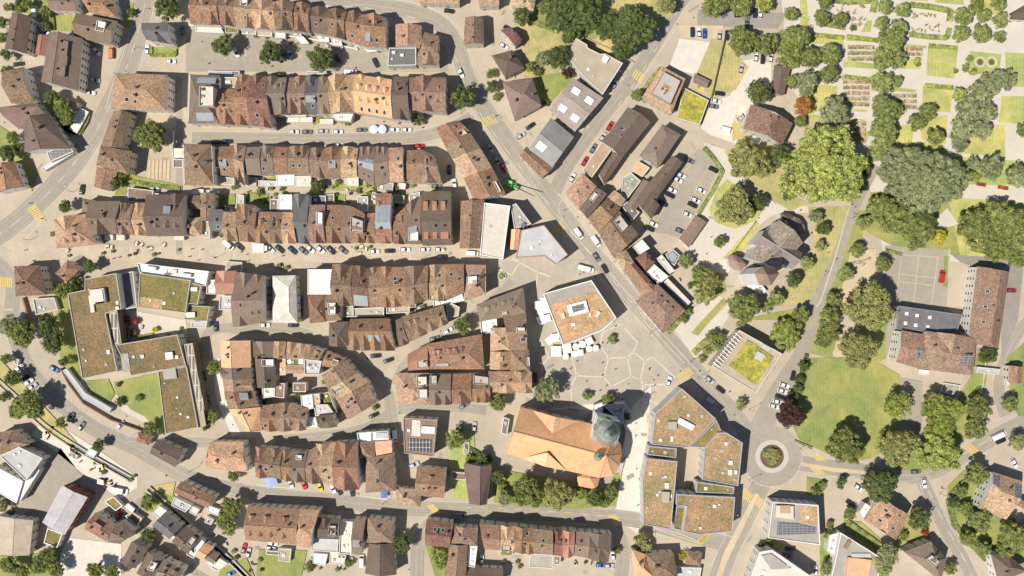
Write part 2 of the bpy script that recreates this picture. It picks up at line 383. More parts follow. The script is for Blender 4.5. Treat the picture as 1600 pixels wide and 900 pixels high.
    mb.obj("ridge_cap", M['tile'], roof, tuple(min(.85, v * 1.18) for v in rcol))
    def dorm(u, v0, w, eh, dc, name="dormer"):
        side = 1 if v0 >= t else 0
        run = (1 - t) * AD if side else t * AD; sl = rise / run
        sgn = -1 / AD if side else 1 / AD
        z0 = zr(min(max(v0, 0), 1)); ze = z0 + eh; za = min(ze + w / 2 * (1.35 if v0 in (0, 1) else 1.0), hr + .05)
        vb = lambda z: v0 + sgn * (z - z0) / sl
        du = w / 2 / AB; ve, va = vb(ze), vb(za); vf = v0 - sgn * .12 * AD / AD; vf = v0 - sgn * .2
        vw = v0 + sgn * .1
        rf = MB()
        LF, RF, AF = (*W(u - du, vf), ze), (*W(u + du, vf), ze), (*W(u, vf), za)
        LB, RB, AB_ = (*W(u - du, ve), ze), (*W(u + du, ve), ze), (*W(u, va), za)
        rf.poly([LF, AF, AB_, LB]); rf.poly([AF, RF, RB, AB_])
        if eh > .2 or True:
            zb = z0 - (.3 if v0 in (0, 1) else .05)
            dw = du * .9
            rf.poly([(*W(u - dw, vw), zb), (*W(u + dw, vw), zb), (*W(u + dw, vw), ze - .05), (*W(u, vw), za - .12), (*W(u - dw, vw), ze - .05)], 1)
            if eh > .2:
                for sg in (-1, 1): rf.poly([(*W(u + sg * dw, vw), zb), (*W(u + sg * dw, vw), ze - .04), (*W(u + sg * dw, ve), ze - .04)], 1)
        o = rf.obj(name, [rm, M['plaster']], root, dc); 
        return o
    if not free and nf and AB > 5:
        for i in range(rnd.choice([0, 1, 1, 2])): fs.append((rnd.choice('ffk'), [rnd.uniform(.15, .85), rnd.choice([.2, .3, .7, .8]), rnd.uniform(.8, 1.5)]))
    for k, v in fs:
        if k in 'FB':
            if len(v) < 1: v = [.5]
            w = min(v[1] * 1.2, AB * .95) if len(v) > 1 else AB * .6
            dorm(v[0], 1 if k == 'F' else 0, w, v[2] if len(v) > 2 else .15, vary(rcol), "cross_gable")
        elif k == 'G':
            w = v[1] * 1.2 if len(v) > 1 else AB * .6
            for s_ in (0, 1): dorm(v[0], s_, w, .15, vary(rcol), "cross_gable")
        elif k == 'f':
            dorm(v[0], v[1], v[2] if len(v) > 2 else 1.9, .8, vary(rcol))
        elif k in 'sd':   # shed dormer, s = tiled top, d = grey metal top
            u, v0 = v[0], v[1]; w = v[2] if len(v) > 2 else 3; side = 1 if v0 >= t else 0
            run = (1 - t) * AD if side else t * AD; sl = rise / run; sgn = -1 / AD if side else 1 / AD
            z0 = zr(v0); ze = z0 + 1.5; du = w / 2 / AB; vbk = v0 + sgn * (1.5 / (sl * .75))
            if (vbk - t) * (v0 - t) < 0: vbk = t
            zb_ = zr(vbk); rf = MB(); vf = v0 - sgn * .15
            rf.poly([(*W(u - du, vf), ze), (*W(u + du, vf), ze), (*W(u + du, vbk), zb_ + .05), (*W(u - du, vbk), zb_ + .05)])
            rf.poly([(*W(u - du * .95, v0), z0 - .05), (*W(u + du * .95, v0), z0 - .05), (*W(u + du * .95, v0), ze - .05), (*W(u - du * .95, v0), ze - .05)], 1)
            for sg in (-.95, .95): rf.poly([(*W(u + sg * du, v0), z0 - .05), (*W(u + sg * du, v0), ze - .06), (*W(u + sg * du, vbk), zb_ + .02)], 1)
            rf.obj("dormer", [rm if k == 's' else M['metal'], M['plaster']], root, ((.42, .2, .12) if len(v) > 3 else rcol) if k == 's' else (.25, .25, .26))
        elif k == 'c':
            chimney(root, W(*v[:2]), zr(v[1]) - .5, hr + .7)
        elif k == 'k':
            u, v0 = v[:2]; w = v[2] if len(v) > 2 else .9; du = w / 2 / AB; dv = .65 / AD; o = .09
            mb = MB(); mb.poly([(*W(u - du, v0 + dv), zr(v0 + dv) + o), (*W(u + du, v0 + dv), zr(v0 + dv) + o), (*W(u + du, v0 - dv), zr(v0 - dv) + o), (*W(u - du, v0 - dv), zr(v0 - dv) + o)])
            g = 1.25
            mb.poly([(*W(u - du * g, v0 + dv * g), zr(v0 + dv * g) + o - .03), (*W(u + du * g, v0 + dv * g), zr(v0 + dv * g) + o - .03), (*W(u + du * g, v0 - dv * g), zr(v0 - dv * g) + o - .03), (*W(u - du * g, v0 - dv * g), zr(v0 - dv * g) + o - .03)], 1)
            mb.obj("skylight", [M['dark'], M['frame']], root)
        elif k == 'w':
            p = W(*v[:2]); mb = MB(); an = math.atan2(B[1] - A[1], B[0] - A[0]); mb.box((*p, zr(v[1]) + .25), (v[2], v[2] * .8, .5), 0, an); mb.box((*p, zr(v[1]) + .53), (v[2] * .92, v[2] * .72, .06), 0, an)
            mb.obj("rooflight", M['plain'], root, (.84, .81, .75))
        elif k in 'Pg':
            u0, v0, u1, v1 = v; o = .12; mb = MB()
            p4 = [(*W(u0, v0), zr(v0) + o), (*W(u0, v1), zr(v1) + o), (*W(u1, v1), zr(v1) + o), (*W(u1, v0), zr(v0) + o)]
            if (v0 - t) * (v1 - t) < 0:
                mb.poly([p4[0], (*W(u0, t), hr + o), (*W(u1, t), hr + o), p4[3]]); mb.poly([(*W(u0, t), hr + o), p4[1], p4[2], (*W(u1, t), hr + o)])
            else: mb.poly(p4)
            mb.obj("solar_panel" if k == 'P' else "roof_glazing", M['solar' if k == 'P' else 'glass'], root)
        elif k == 't':
            u0, v0, u1, v1 = v; zt = min(max(zr(v0), zr(v1)), hr) - .4
            if (v0 - t) * (v1 - t) < 0: zt = hr - .5
            poly = ccw([W(u0, v0), W(u1, v0), W(u1, v1), W(u0, v1)]); mb = MB(); mb.prism(poly, h - .5, zt); inn = inset(poly, .18)
            n = 4
            for i in range(n):
                j = (i + 1) % n
                mb.poly([(*poly[i], zt), (*poly[j], zt), (*poly[j], zt + .8), (*poly[i], zt + .8)]); mb.poly([(*inn[j], zt), (*inn[i], zt), (*inn[i], zt + .8), (*inn[j], zt + .8)])
                mb.poly([(*poly[i], zt + .8), (*poly[j], zt + .8), (*inn[j], zt + .8), (*inn[i], zt + .8)])
            tr = mb.obj("roof_terrace", M['plaster'], root, rnd.choice([(.62, .58, .50), (.45, .42, .37), (.74, .71, .65), (.50, .46, .39)]))
            clutter(tr, inn, zt)
    # chimneys and roof windows nobody listed but every such roof carries
    if chim is None: chim = 0 if any(k == 'c' for k, v in fs) else (1 if AB < 9 else 2)
    for i in range(chim):
        v = t + rnd.choice([-.14, -.08, .08, .14]); chimney(root, W(rnd.uniform(.15, .85), v), zr(v) - .5, hr + rnd.uniform(.3, .9))
    register(root, [(x + cx, y + cy) for x, y in fp], h)
    return root
def chimney(root, p, z0, z1):
    mb = MB(); w = rnd.uniform(.55, .8); d = rnd.uniform(.6, 1.1)
    mb.box((p[0], p[1], (z0 + z1) / 2), (w, d, z1 - z0)); mb.box((p[0], p[1], z1 + .06), (w + .15, d + .15, .12), 0); mb.box((p[0], p[1], z1 + .32), (w * .7, d * .7, .1), 1)
    for sx in (-1, 1): mb.box((p[0] + sx * w * .28, p[1], z1 + .2), (.08, d * .6, .16), 1)
    mb.obj("chimney", [M['chim'], M['cap']], root)
def clutter(root, poly, z):
    c = (sum(p[0] for p in poly) / len(poly), sum(p[1] for p in poly) / len(poly)); r = max(math.dist(c, p) for p in poly); inn = inset(poly, .6)
    for i in range(int(min(7, r * 1.2))):
        p = (c[0] + rnd.uniform(-r, r), c[1] + rnd.uniform(-r, r))
        if inside(p, inn):
            s = rnd.uniform(.5, 1.3); d = rnd.uniform(.4, .9); a = rnd.uniform(0, 3); mb = MB(); mb.box((p[0], p[1], z + .25), (s, d, .5), 0, a); mb.box((p[0], p[1], z + .52), (s * .85, d * .8, .06), 1, a)
            mb.obj("planter_box", [M['plain'], M['leaf']], root, rnd.choice([(.6, .56, .5), (.15, .13, .12), (.08, .12, .05), (.12, .16, .06), (.5, .3, .15)]))

def flat(s, h, c, label, kind='building', boxes='', auto=0, par=.45, rim=(.62, .60, .55), wall=(.74, .71, .64), inlays=(), maxwin=90, win=True, name=None, own=True):
    """flat roofed building; s = photo pixels of its roof outline."""
    pp = pts(s) if isinstance(s, str) else s
    w = ccw([P(x, y, h) for x, y in pp]); cx = sum(p[0] for p in w) / len(w); cy = sum(p[1] for p in w) / len(w)
    loc = [(x - cx, y - cy) for x, y in w]
    pxm = sum(p[0] for p in pp) / len(pp); pym = sum(p[1] for p in pp) / len(pp)
    root = thing((name or ("flat_roofed_" + kind.replace(' ', '_'))), (cx, cy, 0), label, kind.split()[-1], pxm, pym, kind + 's')
    rc = RC[c][0]; rw = .28 if par else .05
    if c in ('sb', 'sg') and rim == (.62, .60, .55): rim = (.46, .42, .34)
    inn = inset(loc, rw)
    mb = MB(); mb.prism(loc, 0, h - .02, top=False); mb.obj("wall", M['plaster'], root, wall)
    j = rnd.uniform(.93, 1.07)
    roof = mesh_obj("roof", [(x, y, h) for x, y in inn], [tuple(range(len(inn)))], M[FLATMAT.get(c, 'gravel')], root, tuple(v * j for v in rc))
    mb = MB(); n = len(loc); z1 = h + par; out = inset(loc, -.06)
    for i in range(n):
        k = (i + 1) % n
        mb.poly([(*out[i], h - .1), (*out[k], h - .1), (*out[k], z1), (*out[i], z1)]); mb.poly([(*inn[k], h - .02), (*inn[i], h - .02), (*inn[i], z1), (*inn[k], z1)])
        mb.poly([(*out[i], z1), (*out[k], z1), (*inn[k], z1), (*inn[i], z1)])
    mb.obj("parapet", M['plain'], root, rim)
    for ip, ic, iz in inlays:
        q = ccw([P(x, y, h + iz) for x, y in pts(ip)]); q = [(x - cx, y - cy) for x, y in q]; mb = MB(); mb.prism(q, h + (.005 if iz < .5 else 0), h + iz)
        if ic in M: mb.obj("roof_panel", M[ic], root)
        else: mb.obj("roof_bed" if iz < .5 else "roof_penthouse", M[FLATMAT.get(ic, 'gravel')], root, RC[ic][0])
    for bx in boxes.split(';'):
        if not bx.strip(): continue
        f = bx.split(); x, y, bw, bd, bh, ang = map(float, f[:6]); q = P(x, y, h + bh); mb = MB(); mb.box((q[0] - cx, q[1] - cy, h + bh / 2), (bw * S, bd * S, bh), 0, math.radians(ang))
        if f[6] == 'solar': mb.obj("solar_panel", M['solar'], root)
        elif f[6] == 'dark': mb.obj("skylight", M['dark'], root)
        else:
            mb.box((q[0] - cx, q[1] - cy, h + bh + .03), (bw * S * .8, bd * S * .8, .06), 0, math.radians(ang)); mb.obj("roof_vent", M['plain'], root, RC[f[6]][0])
    r = max(math.dist((0, 0), p) for p in loc); tries = 0
    while auto and tries < 300:
        tries += 1; p = (rnd.uniform(-r, r), rnd.uniform(-r, r))
        if inside(p, inset(loc, 1.5)):
            auto -= 1; sz = rnd.choice([.5, .7, 1.0, 1.3]); mb = MB(); mb.box((p[0], p[1], h + .25), (sz, sz, .5), 0, math.atan2(loc[1][1] - loc[0][1], loc[1][0] - loc[0][0])); mb.box((p[0], p[1], h + .53), (sz * .7, sz * .7, .06)); mb.obj("roof_vent", M['plain'], root, rnd.choice([(.7, .68, .64), (.45, .42, .38), (.75, .73, .7)]))
    register(root, w, h, maxwin, not win)
    return root, loc

def row(where, h, stations, specs, typ='g', t=.5, pitch=.72, kind='terraced house'):
    global WHERE; WHERE = where
    st = [[float(x) for x in s.split(',')] for s in stations.split(';')]
    for i, sp in enumerate(specs):
        if sp == '-': continue
        a, b = st[i], st[i + 1]; f = sp.split(' ', 1)
        c = f[0]; ty = typ
        if ':' in c: c, ty = c.split(':')
        house([a[0], a[1], b[0], b[1], b[2], b[3], a[2], a[3]], h + rnd.uniform(-.9, .9), c, ty, f[1] if len(f) > 1 else '', t, pitch * rnd.uniform(.92, 1.08), kind, free=False)
# ================================================================== the town, block by block
row('in the top row', 9.5, '298,-6,298,38;341,-5,342,39;344,-6,344,38;367,-5,368,42;398,0,398,45;430,3,430,47;460,4,458,48;484,8,482,51;487,12,487,50;514,14,512,55;541,18,538,62;569,22,570,73;604,28,603,75',
    ['rb B.5:6 F.8:4', '-', 'rb B.6:5 F.5:4', 'tn t.35,.05,.7,.3 F.7:4', 'tn B.45:7 F.4:5', 'br B.5:8 F.5:7', 'rb B.6:5 F.4:5', '-', 'db B.5:6 k.3,.7', 'br B.5:5 F.6:6 k.3,.6', 'rb B.5:5 k.4,.8', 'rb B.5:6 d.2,.85,2 k.6,.8'], t=.42)
WHERE = 'beside the top car park'
house([663, 50, 686, 56, 686, 102, 650, 101], 9, 'br', 'm', 'F.5:5 k.3,.7', free=True)
house([618, 73, 618, 38, 659, 40, 658, 74], 8.5, 'tn', 'g', 'c.4,.3', t=.5)
flat('608,75 650,75 650,102 606,103', 8, 'sl', 'small grey flat roofed annex with white vents beside the top car park', 'annex', '615 82 5 4 1 0 wh; 628 86 5 4 .8 0 wh', 1)
row('in the second row', 10.5, '297,116,294,193;343,118,343,193;371,118,371,195;391,118,391,196;420,120,425,200;421,121,421,179;448,121,448,179;479,121,479,179;498,121,498,178;515,121,515,178;554,116,554,175;612,124,613,185;614,119,614,186;638,119,640,188;640,121,640,172;697,121,697,176',
    ['gb:h t.5,.3,.95,.7 g.3,.06,.92,.2 g.3,.8,.85,.95', '-', 'rb F.4:4 B.5:4', 'dr B.4:4 F.7:4', '-', 'gb B.2:4 F.8:5 f.5,.25', 'br B.7:4 F.3:6 F.8:5', 'sl B.4:4 d.5,.72,4 k.6,.8', 'gb B.5:4 F.5:4', 'lt B.3:7 F.5:9', 'og f.15,.3 f.38,.3 f.6,.3 f.85,.3 f.15,.72 f.38,.72 f.6,.72 f.85,.72 k.2,.9 k.4,.9 k.6,.9 k.8,.9 B.2:2.5 B.7:2.5', '-', 'db F.5:4', '-', 'br F.45:5 B.4:6 f.15,.75,1.5 f.75,.75,1.5'], pitch=.75)
WHERE = 'in the second row from top'
house([341, 138, 371, 138, 371, 195, 341, 194], 9.8, 'rb', 'g', 'F.5:5 f.2,.7,1.6 f.7,.7,1.6', t=.45, free=False)
flat('344,121 370,121 370,137 344,137', 8, 'be', 'small beige flat roof annex above the hipped grey corner house', 'annex', '356 128 8 4 .8 0 wh', 1)
row('in the third row', 9.5, '286,224,288,289;331,226,334,289;343,229,345,274;368,228,368,276;384,228,383,290;386,230,386,273;408,229,408,273;428,229,428,272;450,230,450,272;482,229,482,273;485,232,485,276;507,232,508,278;535,230,533,277;560,231,558,276;586,230,585,292;607,231,609,284;630,230,630,284;636,235,636,286;660,234,660,286;678,243,690,286',
    ['br:h d.8,.5,3', '-', 'rb k.3,.8 d.3,.7,3', 'tn B.3:5 F.5:4', '-', 'gb k.5,.3', 'gb B.5:5', 'rb', 'br B.4:5 B.8:4 k.3,.7 k.6,.7', '-', 'br B.5:5 F.7:3', 'rb B.5:6 d.5,.7,3', 'tn B.4:4 k.7,.65', 'gb B.3:3 B.7:3 g.02,.35,.98,.62 k.4,.8 k.7,.8', 'gb B.3:3 B.7:3 k.5,.7', 'tn k.7,.35', '-', 'rb', 'br F.3:5 k.6,.7'], t=.45, pitch=.6)
WHERE = 'between the third and fourth rows'
for s, c, h, w in (('335,232 352,230 352,262 335,262', 'sl', 6, 'narrow dark grey flat roof in the gap of the third row'), ('435,304 456,304 456,329 435,329', 'wh', 5, 'bright white flat roof'), ('422,311 434,311 434,328 422,328', 'db', 4.5, 'dark brown flat roof beside the bright white one'),
                   ('486,306 509,306 509,320 486,320', 'sl', 4, 'dark grey flat annex'), ('432,274 460,273 460,290 432,291', 'wh', 3.5, 'white garden annex with terrace'), ('461,275 486,275 486,292 461,292', 'cr', 3.5, 'cream garden annex with terrace'),
                   ('404,282 432,283 432,291 404,291', 'lg', 3.2, 'low pale grey shed'), ('541,276 560,277 560,291 541,290', 'cr', 3, 'small cream garden terrace with blue parasol'), ('590,285 615,286 613,299 590,298', 'gr', 3, 'low grey garage with gravel roof'), ('624,286 634,287 633,296 624,295', 'wh', 3, 'small white garden shed'),
                   ('370,305 381,305 381,329 368,329', 'lg', 4, 'pale grey narrow shed roof'), ('300,296 318,296 318,304 299,303', 'wh', 3.5, 'white awning roof'), ('323,297 340,297 340,302 323,302', 'wh', 3.5, 'small white lean-to roof'),
                   ('558,307 575,307 574,330 560,330', 'gr', 3.5, 'gravel roofed courtyard annex'), ('455,276 486,276 486,283 470,283', 'cr', 3, 'x')):
    if w == 'x': continue
    flat(s, h, c, w + (' between the third and fourth rows' if 'row' not in w else ''), 'annex', '', 1, .3, win=False)
row('above the market street', 10, '139,314,142,366;188,314,184,366;186,318,185,367;208,318,208,367;230,318,230,368;229,304,230,369;291,304,290,369', ['gb F.4:7 k.5,.3', '-', 'br B.3:3 B.6:3 F.4:4', 'tn B.5:4 F.6:5', '-', 'db f.3,.8,2.4 f.55,.8,2.4 f.8,.8,2.4 d.6,.3,3 B.8:5'], t=.55)
row('above the market street', 10, '328,327,328,361;348,327,348,362;348,331,350,375;371,331,372,377;370,318,372,377;401,322,402,378;401,331,402,380;423,331,423,380;442,331,442,380;461,331,463,380;459,304,463,380;483,304,484,381;484,320,484,379;508,320,508,380;535,320,535,380;549,322,549,380;570,333,570,379;587,333,588,380;588,302,588,380;612,302,613,380;615,340,615,381;634,322,634,381;659,304,658,382;659,299,660,384;704,299,706,383',
    ['sl k.7,.8', '-', 'tn F.4:5', '-', 'rb B.5:5 F.6:4', '-', 'rb F.35:5 f.4,.25 k.7,.3', 'gb f.3,.3 f.7,.3 F.5:6', 'tn F.5:5', '-', 'sl B.4:4 F.7:3', '-', 'br t.55,.22,.95,.55 F.5:6', 'rb F.5:6 k.5,.35', 'gb F.4:3', 'rb t.05,.3,.95,.7 F.6:4', 'rb F.4:5 k.3,.3', '-', 'rb g.02,.24,.98,.72 F.6:3', '-', 'rb F.5:4', 'gb B.4:5 d.5,.75,4 t.25,.72,.85,.93', '-', 'db s.15,.2,1.9,1 s.45,.2,1.9,1 s.75,.2,1.9,1 s.15,.88,1.9,1 s.45,.88,1.9,1 s.78,.88,3.2,1'], t=.58, pitch=.62)
WHERE = 'above the market street'
house([84, 343, 138, 333, 150, 381, 88, 388], 9.5, 'tn', 'h', 'f.3,.85 f.5,.85 f.7,.85 B.4:8', chim=2)
house([128, 331, 129, 310, 150, 313, 147, 333], 7, 'br', 'h')
house([293, 341, 315, 339, 314, 368, 294, 367], 8, 'tn', 'h', 'c.2,.5')
house([295, 305, 315, 305, 314, 327, 296, 326], 7, 'gb', 'g', chim=0)
house([313, 345, 313, 301, 336, 302, 334, 346], 8, 'br', 'g', 'k.5,.7', chim=1)
flat('316,346 328,346 328,372 316,370', 6, 'be', 'narrow beige flat roof beside a small tan hipped house', 'annex', '', 1, .3)
# top left houses
WHERE = 'near the top left corner'
house([7, 76, 19, 19, 49, 26, 42, 84], 8.5, 'db', 'g', '', own='near the top left corner')
house([75, -8, 120, -5, 120, 18, 78, 16], 7.5, 'gb', 'g')
house([122, -8, 176, -8, 184, 28, 140, 19], 7.5, 'rb', 'h')
house([119, 20, 184, 33, 174, 70, 116, 58], 8.5, 'gb', 'g', 't.6,.2,.82,.6')
house([64, 128, 78, 49, 129, 60, 122, 142], 10, 'gb', 'g', 's.72,.7,6 s.5,.72,4 s.3,.7,5', t=.42, chim=3)
house([55, 86, 60, 54, 76, 56, 71, 88], 5, 'rd', 'g', chim=0)
WHERE = 'on the left edge'
house([3, 112, 38, 104, 52, 157, 18, 162], 8, 'br', 'g')
house([-6, 168, 58, 160, 72, 178, 30, 202], 7, 'gb', 'g')
house([38, 238, 38, 188, 75, 178, 112, 232], 8, 'db', 'g', chim=2, t=.45)
house([-6, 302, -6, 258, 22, 252, 38, 292], 8, 'rb', 'g')
flat('73,238 108,226 115,237 80,253', 6, 'gr', 'grey flat roof covered in solar panels on the left edge', 'building', '', 0, inlays=(('76,238 108,229 112,236 82,248', 'solar', .3),))
flat('66,262 112,236 115,240 70,267', 3.2, 'wh', 'long narrow white canopy beside the left main road', 'canopy', win=False, name='long_canopy')
house([221, 36, 263, 35, 268, 69, 228, 62], 9.5, 'sl', 'g', 'F.55:6', own='standing alone beside the left main road', mat='metal')
house([179, 114, 262, 117, 260, 172, 174, 170], 10.5, 'tn', 'h', 'k.3,.75,1.5 k.45,.8', own='at the corner of the left main road', chim=2, pitch=.6)
WHERE = 'beside the stepped square'
house([157, 229, 177, 173, 205, 176, 192, 232], 8, 'br', 'g', '', t=.6)
house([157, 228, 206, 236, 201, 273, 150, 258], 8.5, 'br', 'h', '')
house([147, 292, 151, 260, 184, 268, 172, 299], 4, 'rb', 'g', chim=0, pitch=.3)
flat('200,293 240,298 237,318 200,315', 4, 'gb', 'brown flat roofed garage beside the stepped square', 'garage', '', 0, .25, win=False)
flat('270,232 288,232 288,246 270,247', 4, 'wh', 'small white flat roofed pavilion beside the stepped square', 'pavilion', '279 239 12 8 .3 0 cr')
flat('271,249 286,249 286,262 271,262', 2.6, 'sl', 'small dark glass kiosk beside the stepped square', 'kiosk', '', win=False)
# below the market street
WHERE = 'beside the planted roofs on the left'
house([22, 416, 62, 414, 74, 461, 24, 463], 8.5, 'dr', 'h', '', own='at the left junction')
house([86, 427, 106, 406, 125, 420, 104, 441], 7, 'rb', 'h', '', own='at the left junction')
flat('52,467 85,465 91,484 57,492', 3, 'gr', 'low walled roof terrace beside the left junction', 'terrace', '', 2, .6, win=False)
flat('106,459 133,453 133,436 182,427 190,482 165,490 184,580 129,592', 11, 'sb', 'large brown planted roof with long western wing', 'building', '143 475 6 26 1 8 cr; 152 463 22 22 2.4 8 cr; 183 473 4 5 .7 8 wh; 183 481 5 4 .7 8 wh; 169 550 5 6 .8 8 wh', 4, inlays=(('147,455 161,452 164,473 149,476', 'sb', 2.4),))
flat('181,539 277,523 291,571 206,587', 10.5, 'sb', 'middle brown planted roof joining two longer planted roofs', 'building', '222 557 5 5 .8 8 wh; 264 556 11 11 1.6 8 wh; 276 558 5 5 .8 8 wh', 2, inlays=(('188,553 200,552 204,580 192,582', 'gr', .3),))
flat('247,580 292,572 310,668 259,678', 10.5, 'sb', 'southern brown planted roof beside the green courtyard lawn', 'building', '265 584 20 16 1 8 gr; 277 621 3 3 .5 0 wh; 282 647 3 3 .5 0 wh', 3)
for s, a in (('166,489 183,485 190,537 174,541', 0), ('288,538 301,536 322,665 311,669', 1)):
    flat(s, 9.6, 'be', ['beige louvre canopy with dark slats beside the paved courtyard', 'long beige louvre canopy beside the shaded car park'][a], 'canopy', '', 0, .3, rim=(.42, .36, .26), wall=(.2, .16, .1), inlays=((('168,491 181,488 188,535 175,539', 'louvre', .25), ('290,541 300,539 320,640 312,643', 'louvre', .25))[a],), win=False, name='louvre_canopy')
flat('186,428 208,424 214,480 192,484', 5, 'sl', 'dark grey sloping roof between two planted roofs', 'building', '', 0, .3)
flat('215,411 327,424 322,447 300,443 297,438 219,426', 9, 'wh', 'white terrace strip above the green planted roof', 'terrace', '235 419 16 5 2.2 -7 wh; 290 430 15 5 2.2 -7 wh; 272 424 8 6 1 -7 cr; 262 428 10 3 .6 0 sg', 4, .9, win=True)
flat('219,427 298,438 290,489 216,480', 11, 'sg', 'green planted roof with terrace beside the market street', 'building', '', 3, inlays=(('217,463 254,468 253,484 217,479', 'so', .12),))
flat('300,442 315,446 309,476 292,474', 10, 'sg', 'narrow green planted roof with white roof light', 'building', '303 452 10 6 .8 0 wh')
flat('290,477 328,479 324,502 288,499', 8, 'sg', 'small green planted roof with two white fans', 'building', '297 492 14 8 1.4 0 wh')
flat('299,503 324,502 322,512 299,512', 5, 'lg', 'small grey glass roof beside the small green planted roof', 'annex', win=False)
WHERE = 'below the market street'
house([338, 424, 370, 424, 366, 460, 338, 460], 10, 'rd', 'g', 'B.5:7', chim=0)
house([370, 425, 415, 431, 417, 503, 364, 511], 12, 'gb', 'g', 'B.35:5 B.75:3 F.25:4 f.6,.8,1.6 f.8,.8,1.6 k.3,.6 k.75,.6', t=.53)
house([426, 504, 426, 431, 462, 430, 465, 505], 11, 'cr', 'h', '', t=.72, pitch=.5, mat='metal', label='white ridged metal roofed house with dark dormered side below the market street', chim=0)
flat('344,462 366,462 364,484 343,484', 6, 'lg', 'pale grey courtyard roof terrace beside the grey brown gabled house', 'terrace', '', 3, .8, win=False)
flat('324,438 338,437 337,460 323,459', 7, 'wh', 'small white roof terrace between green planted and red roofs', 'terrace', '', 3, .8)
flat('481,421 519,421 519,460 481,460', 10.5, 'wh', 'bright white square flat roof below the market street', 'building', '', 0, .4, rim=(.78, .75, .7))
row('below the market street', 10.5, '519,413,519,476;551,414,551,478;578,419,578,480;591,417,591,480;634,417,636,478;669,415,669,469;697,413,697,470;725,412,725,458;725,413,725,471;759,414,759,459',
    ['br B.5:6 F.6:4', 'dr B.5:4 g.1,.72,.9,.98', 'br B.5:3', 'rb B.3:4 F.3:4 F.6:4 k.7,.4,2', 'br B.4:7 F.4:7', 'tn B.4:5 F.6:5 t.1,.85,.9,1', 'rb c.7,.5 k.3,.3', '-', 'tn:h k.4,.35,3 t.15,.35,.6,.55'], t=.52)
WHERE = 'below the market street'
house([481, 461, 508, 461, 510, 503, 484, 505], 8.5, 'rb', 'h', '')
house([504, 461, 536, 461, 534, 500, 508, 502], 8, 'gb', 'h', 't.3,.3,.7,.75')
for s, c, w in (('536,478 552,478 552,495 536,495', 'gr', 'leafy grey courtyard terrace'), ('552,482 600,480 600,494 552,495', 'gr', 'long furnished roof terrace'), ('604,478 640,477 640,488 604,490', 'be', 'beige strip terrace'), ('641,470 650,470 650,480 641,481', 'sg', 'tiny green roof terrace'), ('676,466 722,458 725,470 678,480', 'wh', 'white stepped roof terrace')):
    flat(s, 5, c, w + ' behind the houses below the market street', 'terrace', '', 4, .8, win=False)
WHERE = 'in the inner lane block'
house([514, 504, 544, 502, 544, 541, 514, 540], 9.5, 'db', 'h', 'F.5:5')
house([547, 498, 608, 497, 618, 547, 546, 546], 9.5, 'rb', 'g', 'F.12:5 F.35:5 F.58:5 F.82:5 g.45,.52,.7,.72', t=.4)
house([618, 500, 627, 497, 639, 536, 624, 542], 9, 'gb', 'g', 'F.5:3')
house([627, 495, 693, 477, 700, 505, 640, 534], 9.5, 'br', 'g', 'f.15,.25,2.4 f.3,.25,2.4 F.3:7 F.6:5 F.88:4')
flat('697,478 706,474 718,480 716,494 700,497', 6, 'be', 'small curved beige flat roof at the lane end', 'annex', '', 1, .5)
WHERE = 'beside the cobbled square'
house([744, 476, 818, 449, 822, 489, 750, 503], 10.5, 'gb', 'h', 'f.35,.3 f.55,.3 f.7,.3 f.2,.3 t.45,.7,.6,.9', pitch=.6)
house([766, 548, 766, 512, 797, 512, 798, 548], 9.5, 'lt', 'h', '')
house([785, 489, 822, 489, 824, 547, 797, 547], 10, 'br', 'g', 't.5,.38,.9,.5 k.8,.7,2', chim=2)
house([765, 577, 766, 549, 798, 549, 798, 578], 9.5, 'lt', 'g', 'f.6,.6')
house([798, 547, 827, 547, 829, 581, 798, 580], 10, 'br', 'h', 't.85,.3,.98,.7')
house([763, 580, 831, 581, 831, 613, 766, 613], 9.5, 'tn', 'g', 'F.4:6 F.85:5 B.75:5')
flat('750,500 776,497 777,519 752,521', 7, 'wh', 'white walled roof terrace between inner lane and square', 'terrace', '', 4, .9)
WHERE = 'in the inner lane block'
house([668, 537, 753, 522, 757, 577, 672, 577], 10, 'rb', 'h', 'f.12,.3,1.8 f.2,.3,1.8 f.38,.3,1.8 f.5,.3,1.8 f.62,.3,1.8 t.08,.78,.35,.9', pitch=.6, chim=3)
house([637, 553, 668, 538, 671, 577, 638, 579], 9, 'rd', 'g', 't.45,.55,.95,.9')
house([618, 583, 670, 583, 670, 631, 619, 631], 9.5, 'lt', 'h', 't.65,.1,.95,.4 t.7,.5,.97,.8 f.55,.85,3')
row('in the inner lane block', 9.5, '671,584,671,631;705,584,705,631;737,583,737,628;766,587,766,627', ['gb F.3:5 F.75:4 t.05,.05,.35,.35', 'rb F.5:7', 'rb F.3:3 F.75:5 t.1,.05,.9,.35'], t=.52)
flat('737,584 748,584 748,597 737,597', 8, 'sl', 'tiny dark glass roof at the inner lane block', 'annex', win=False)
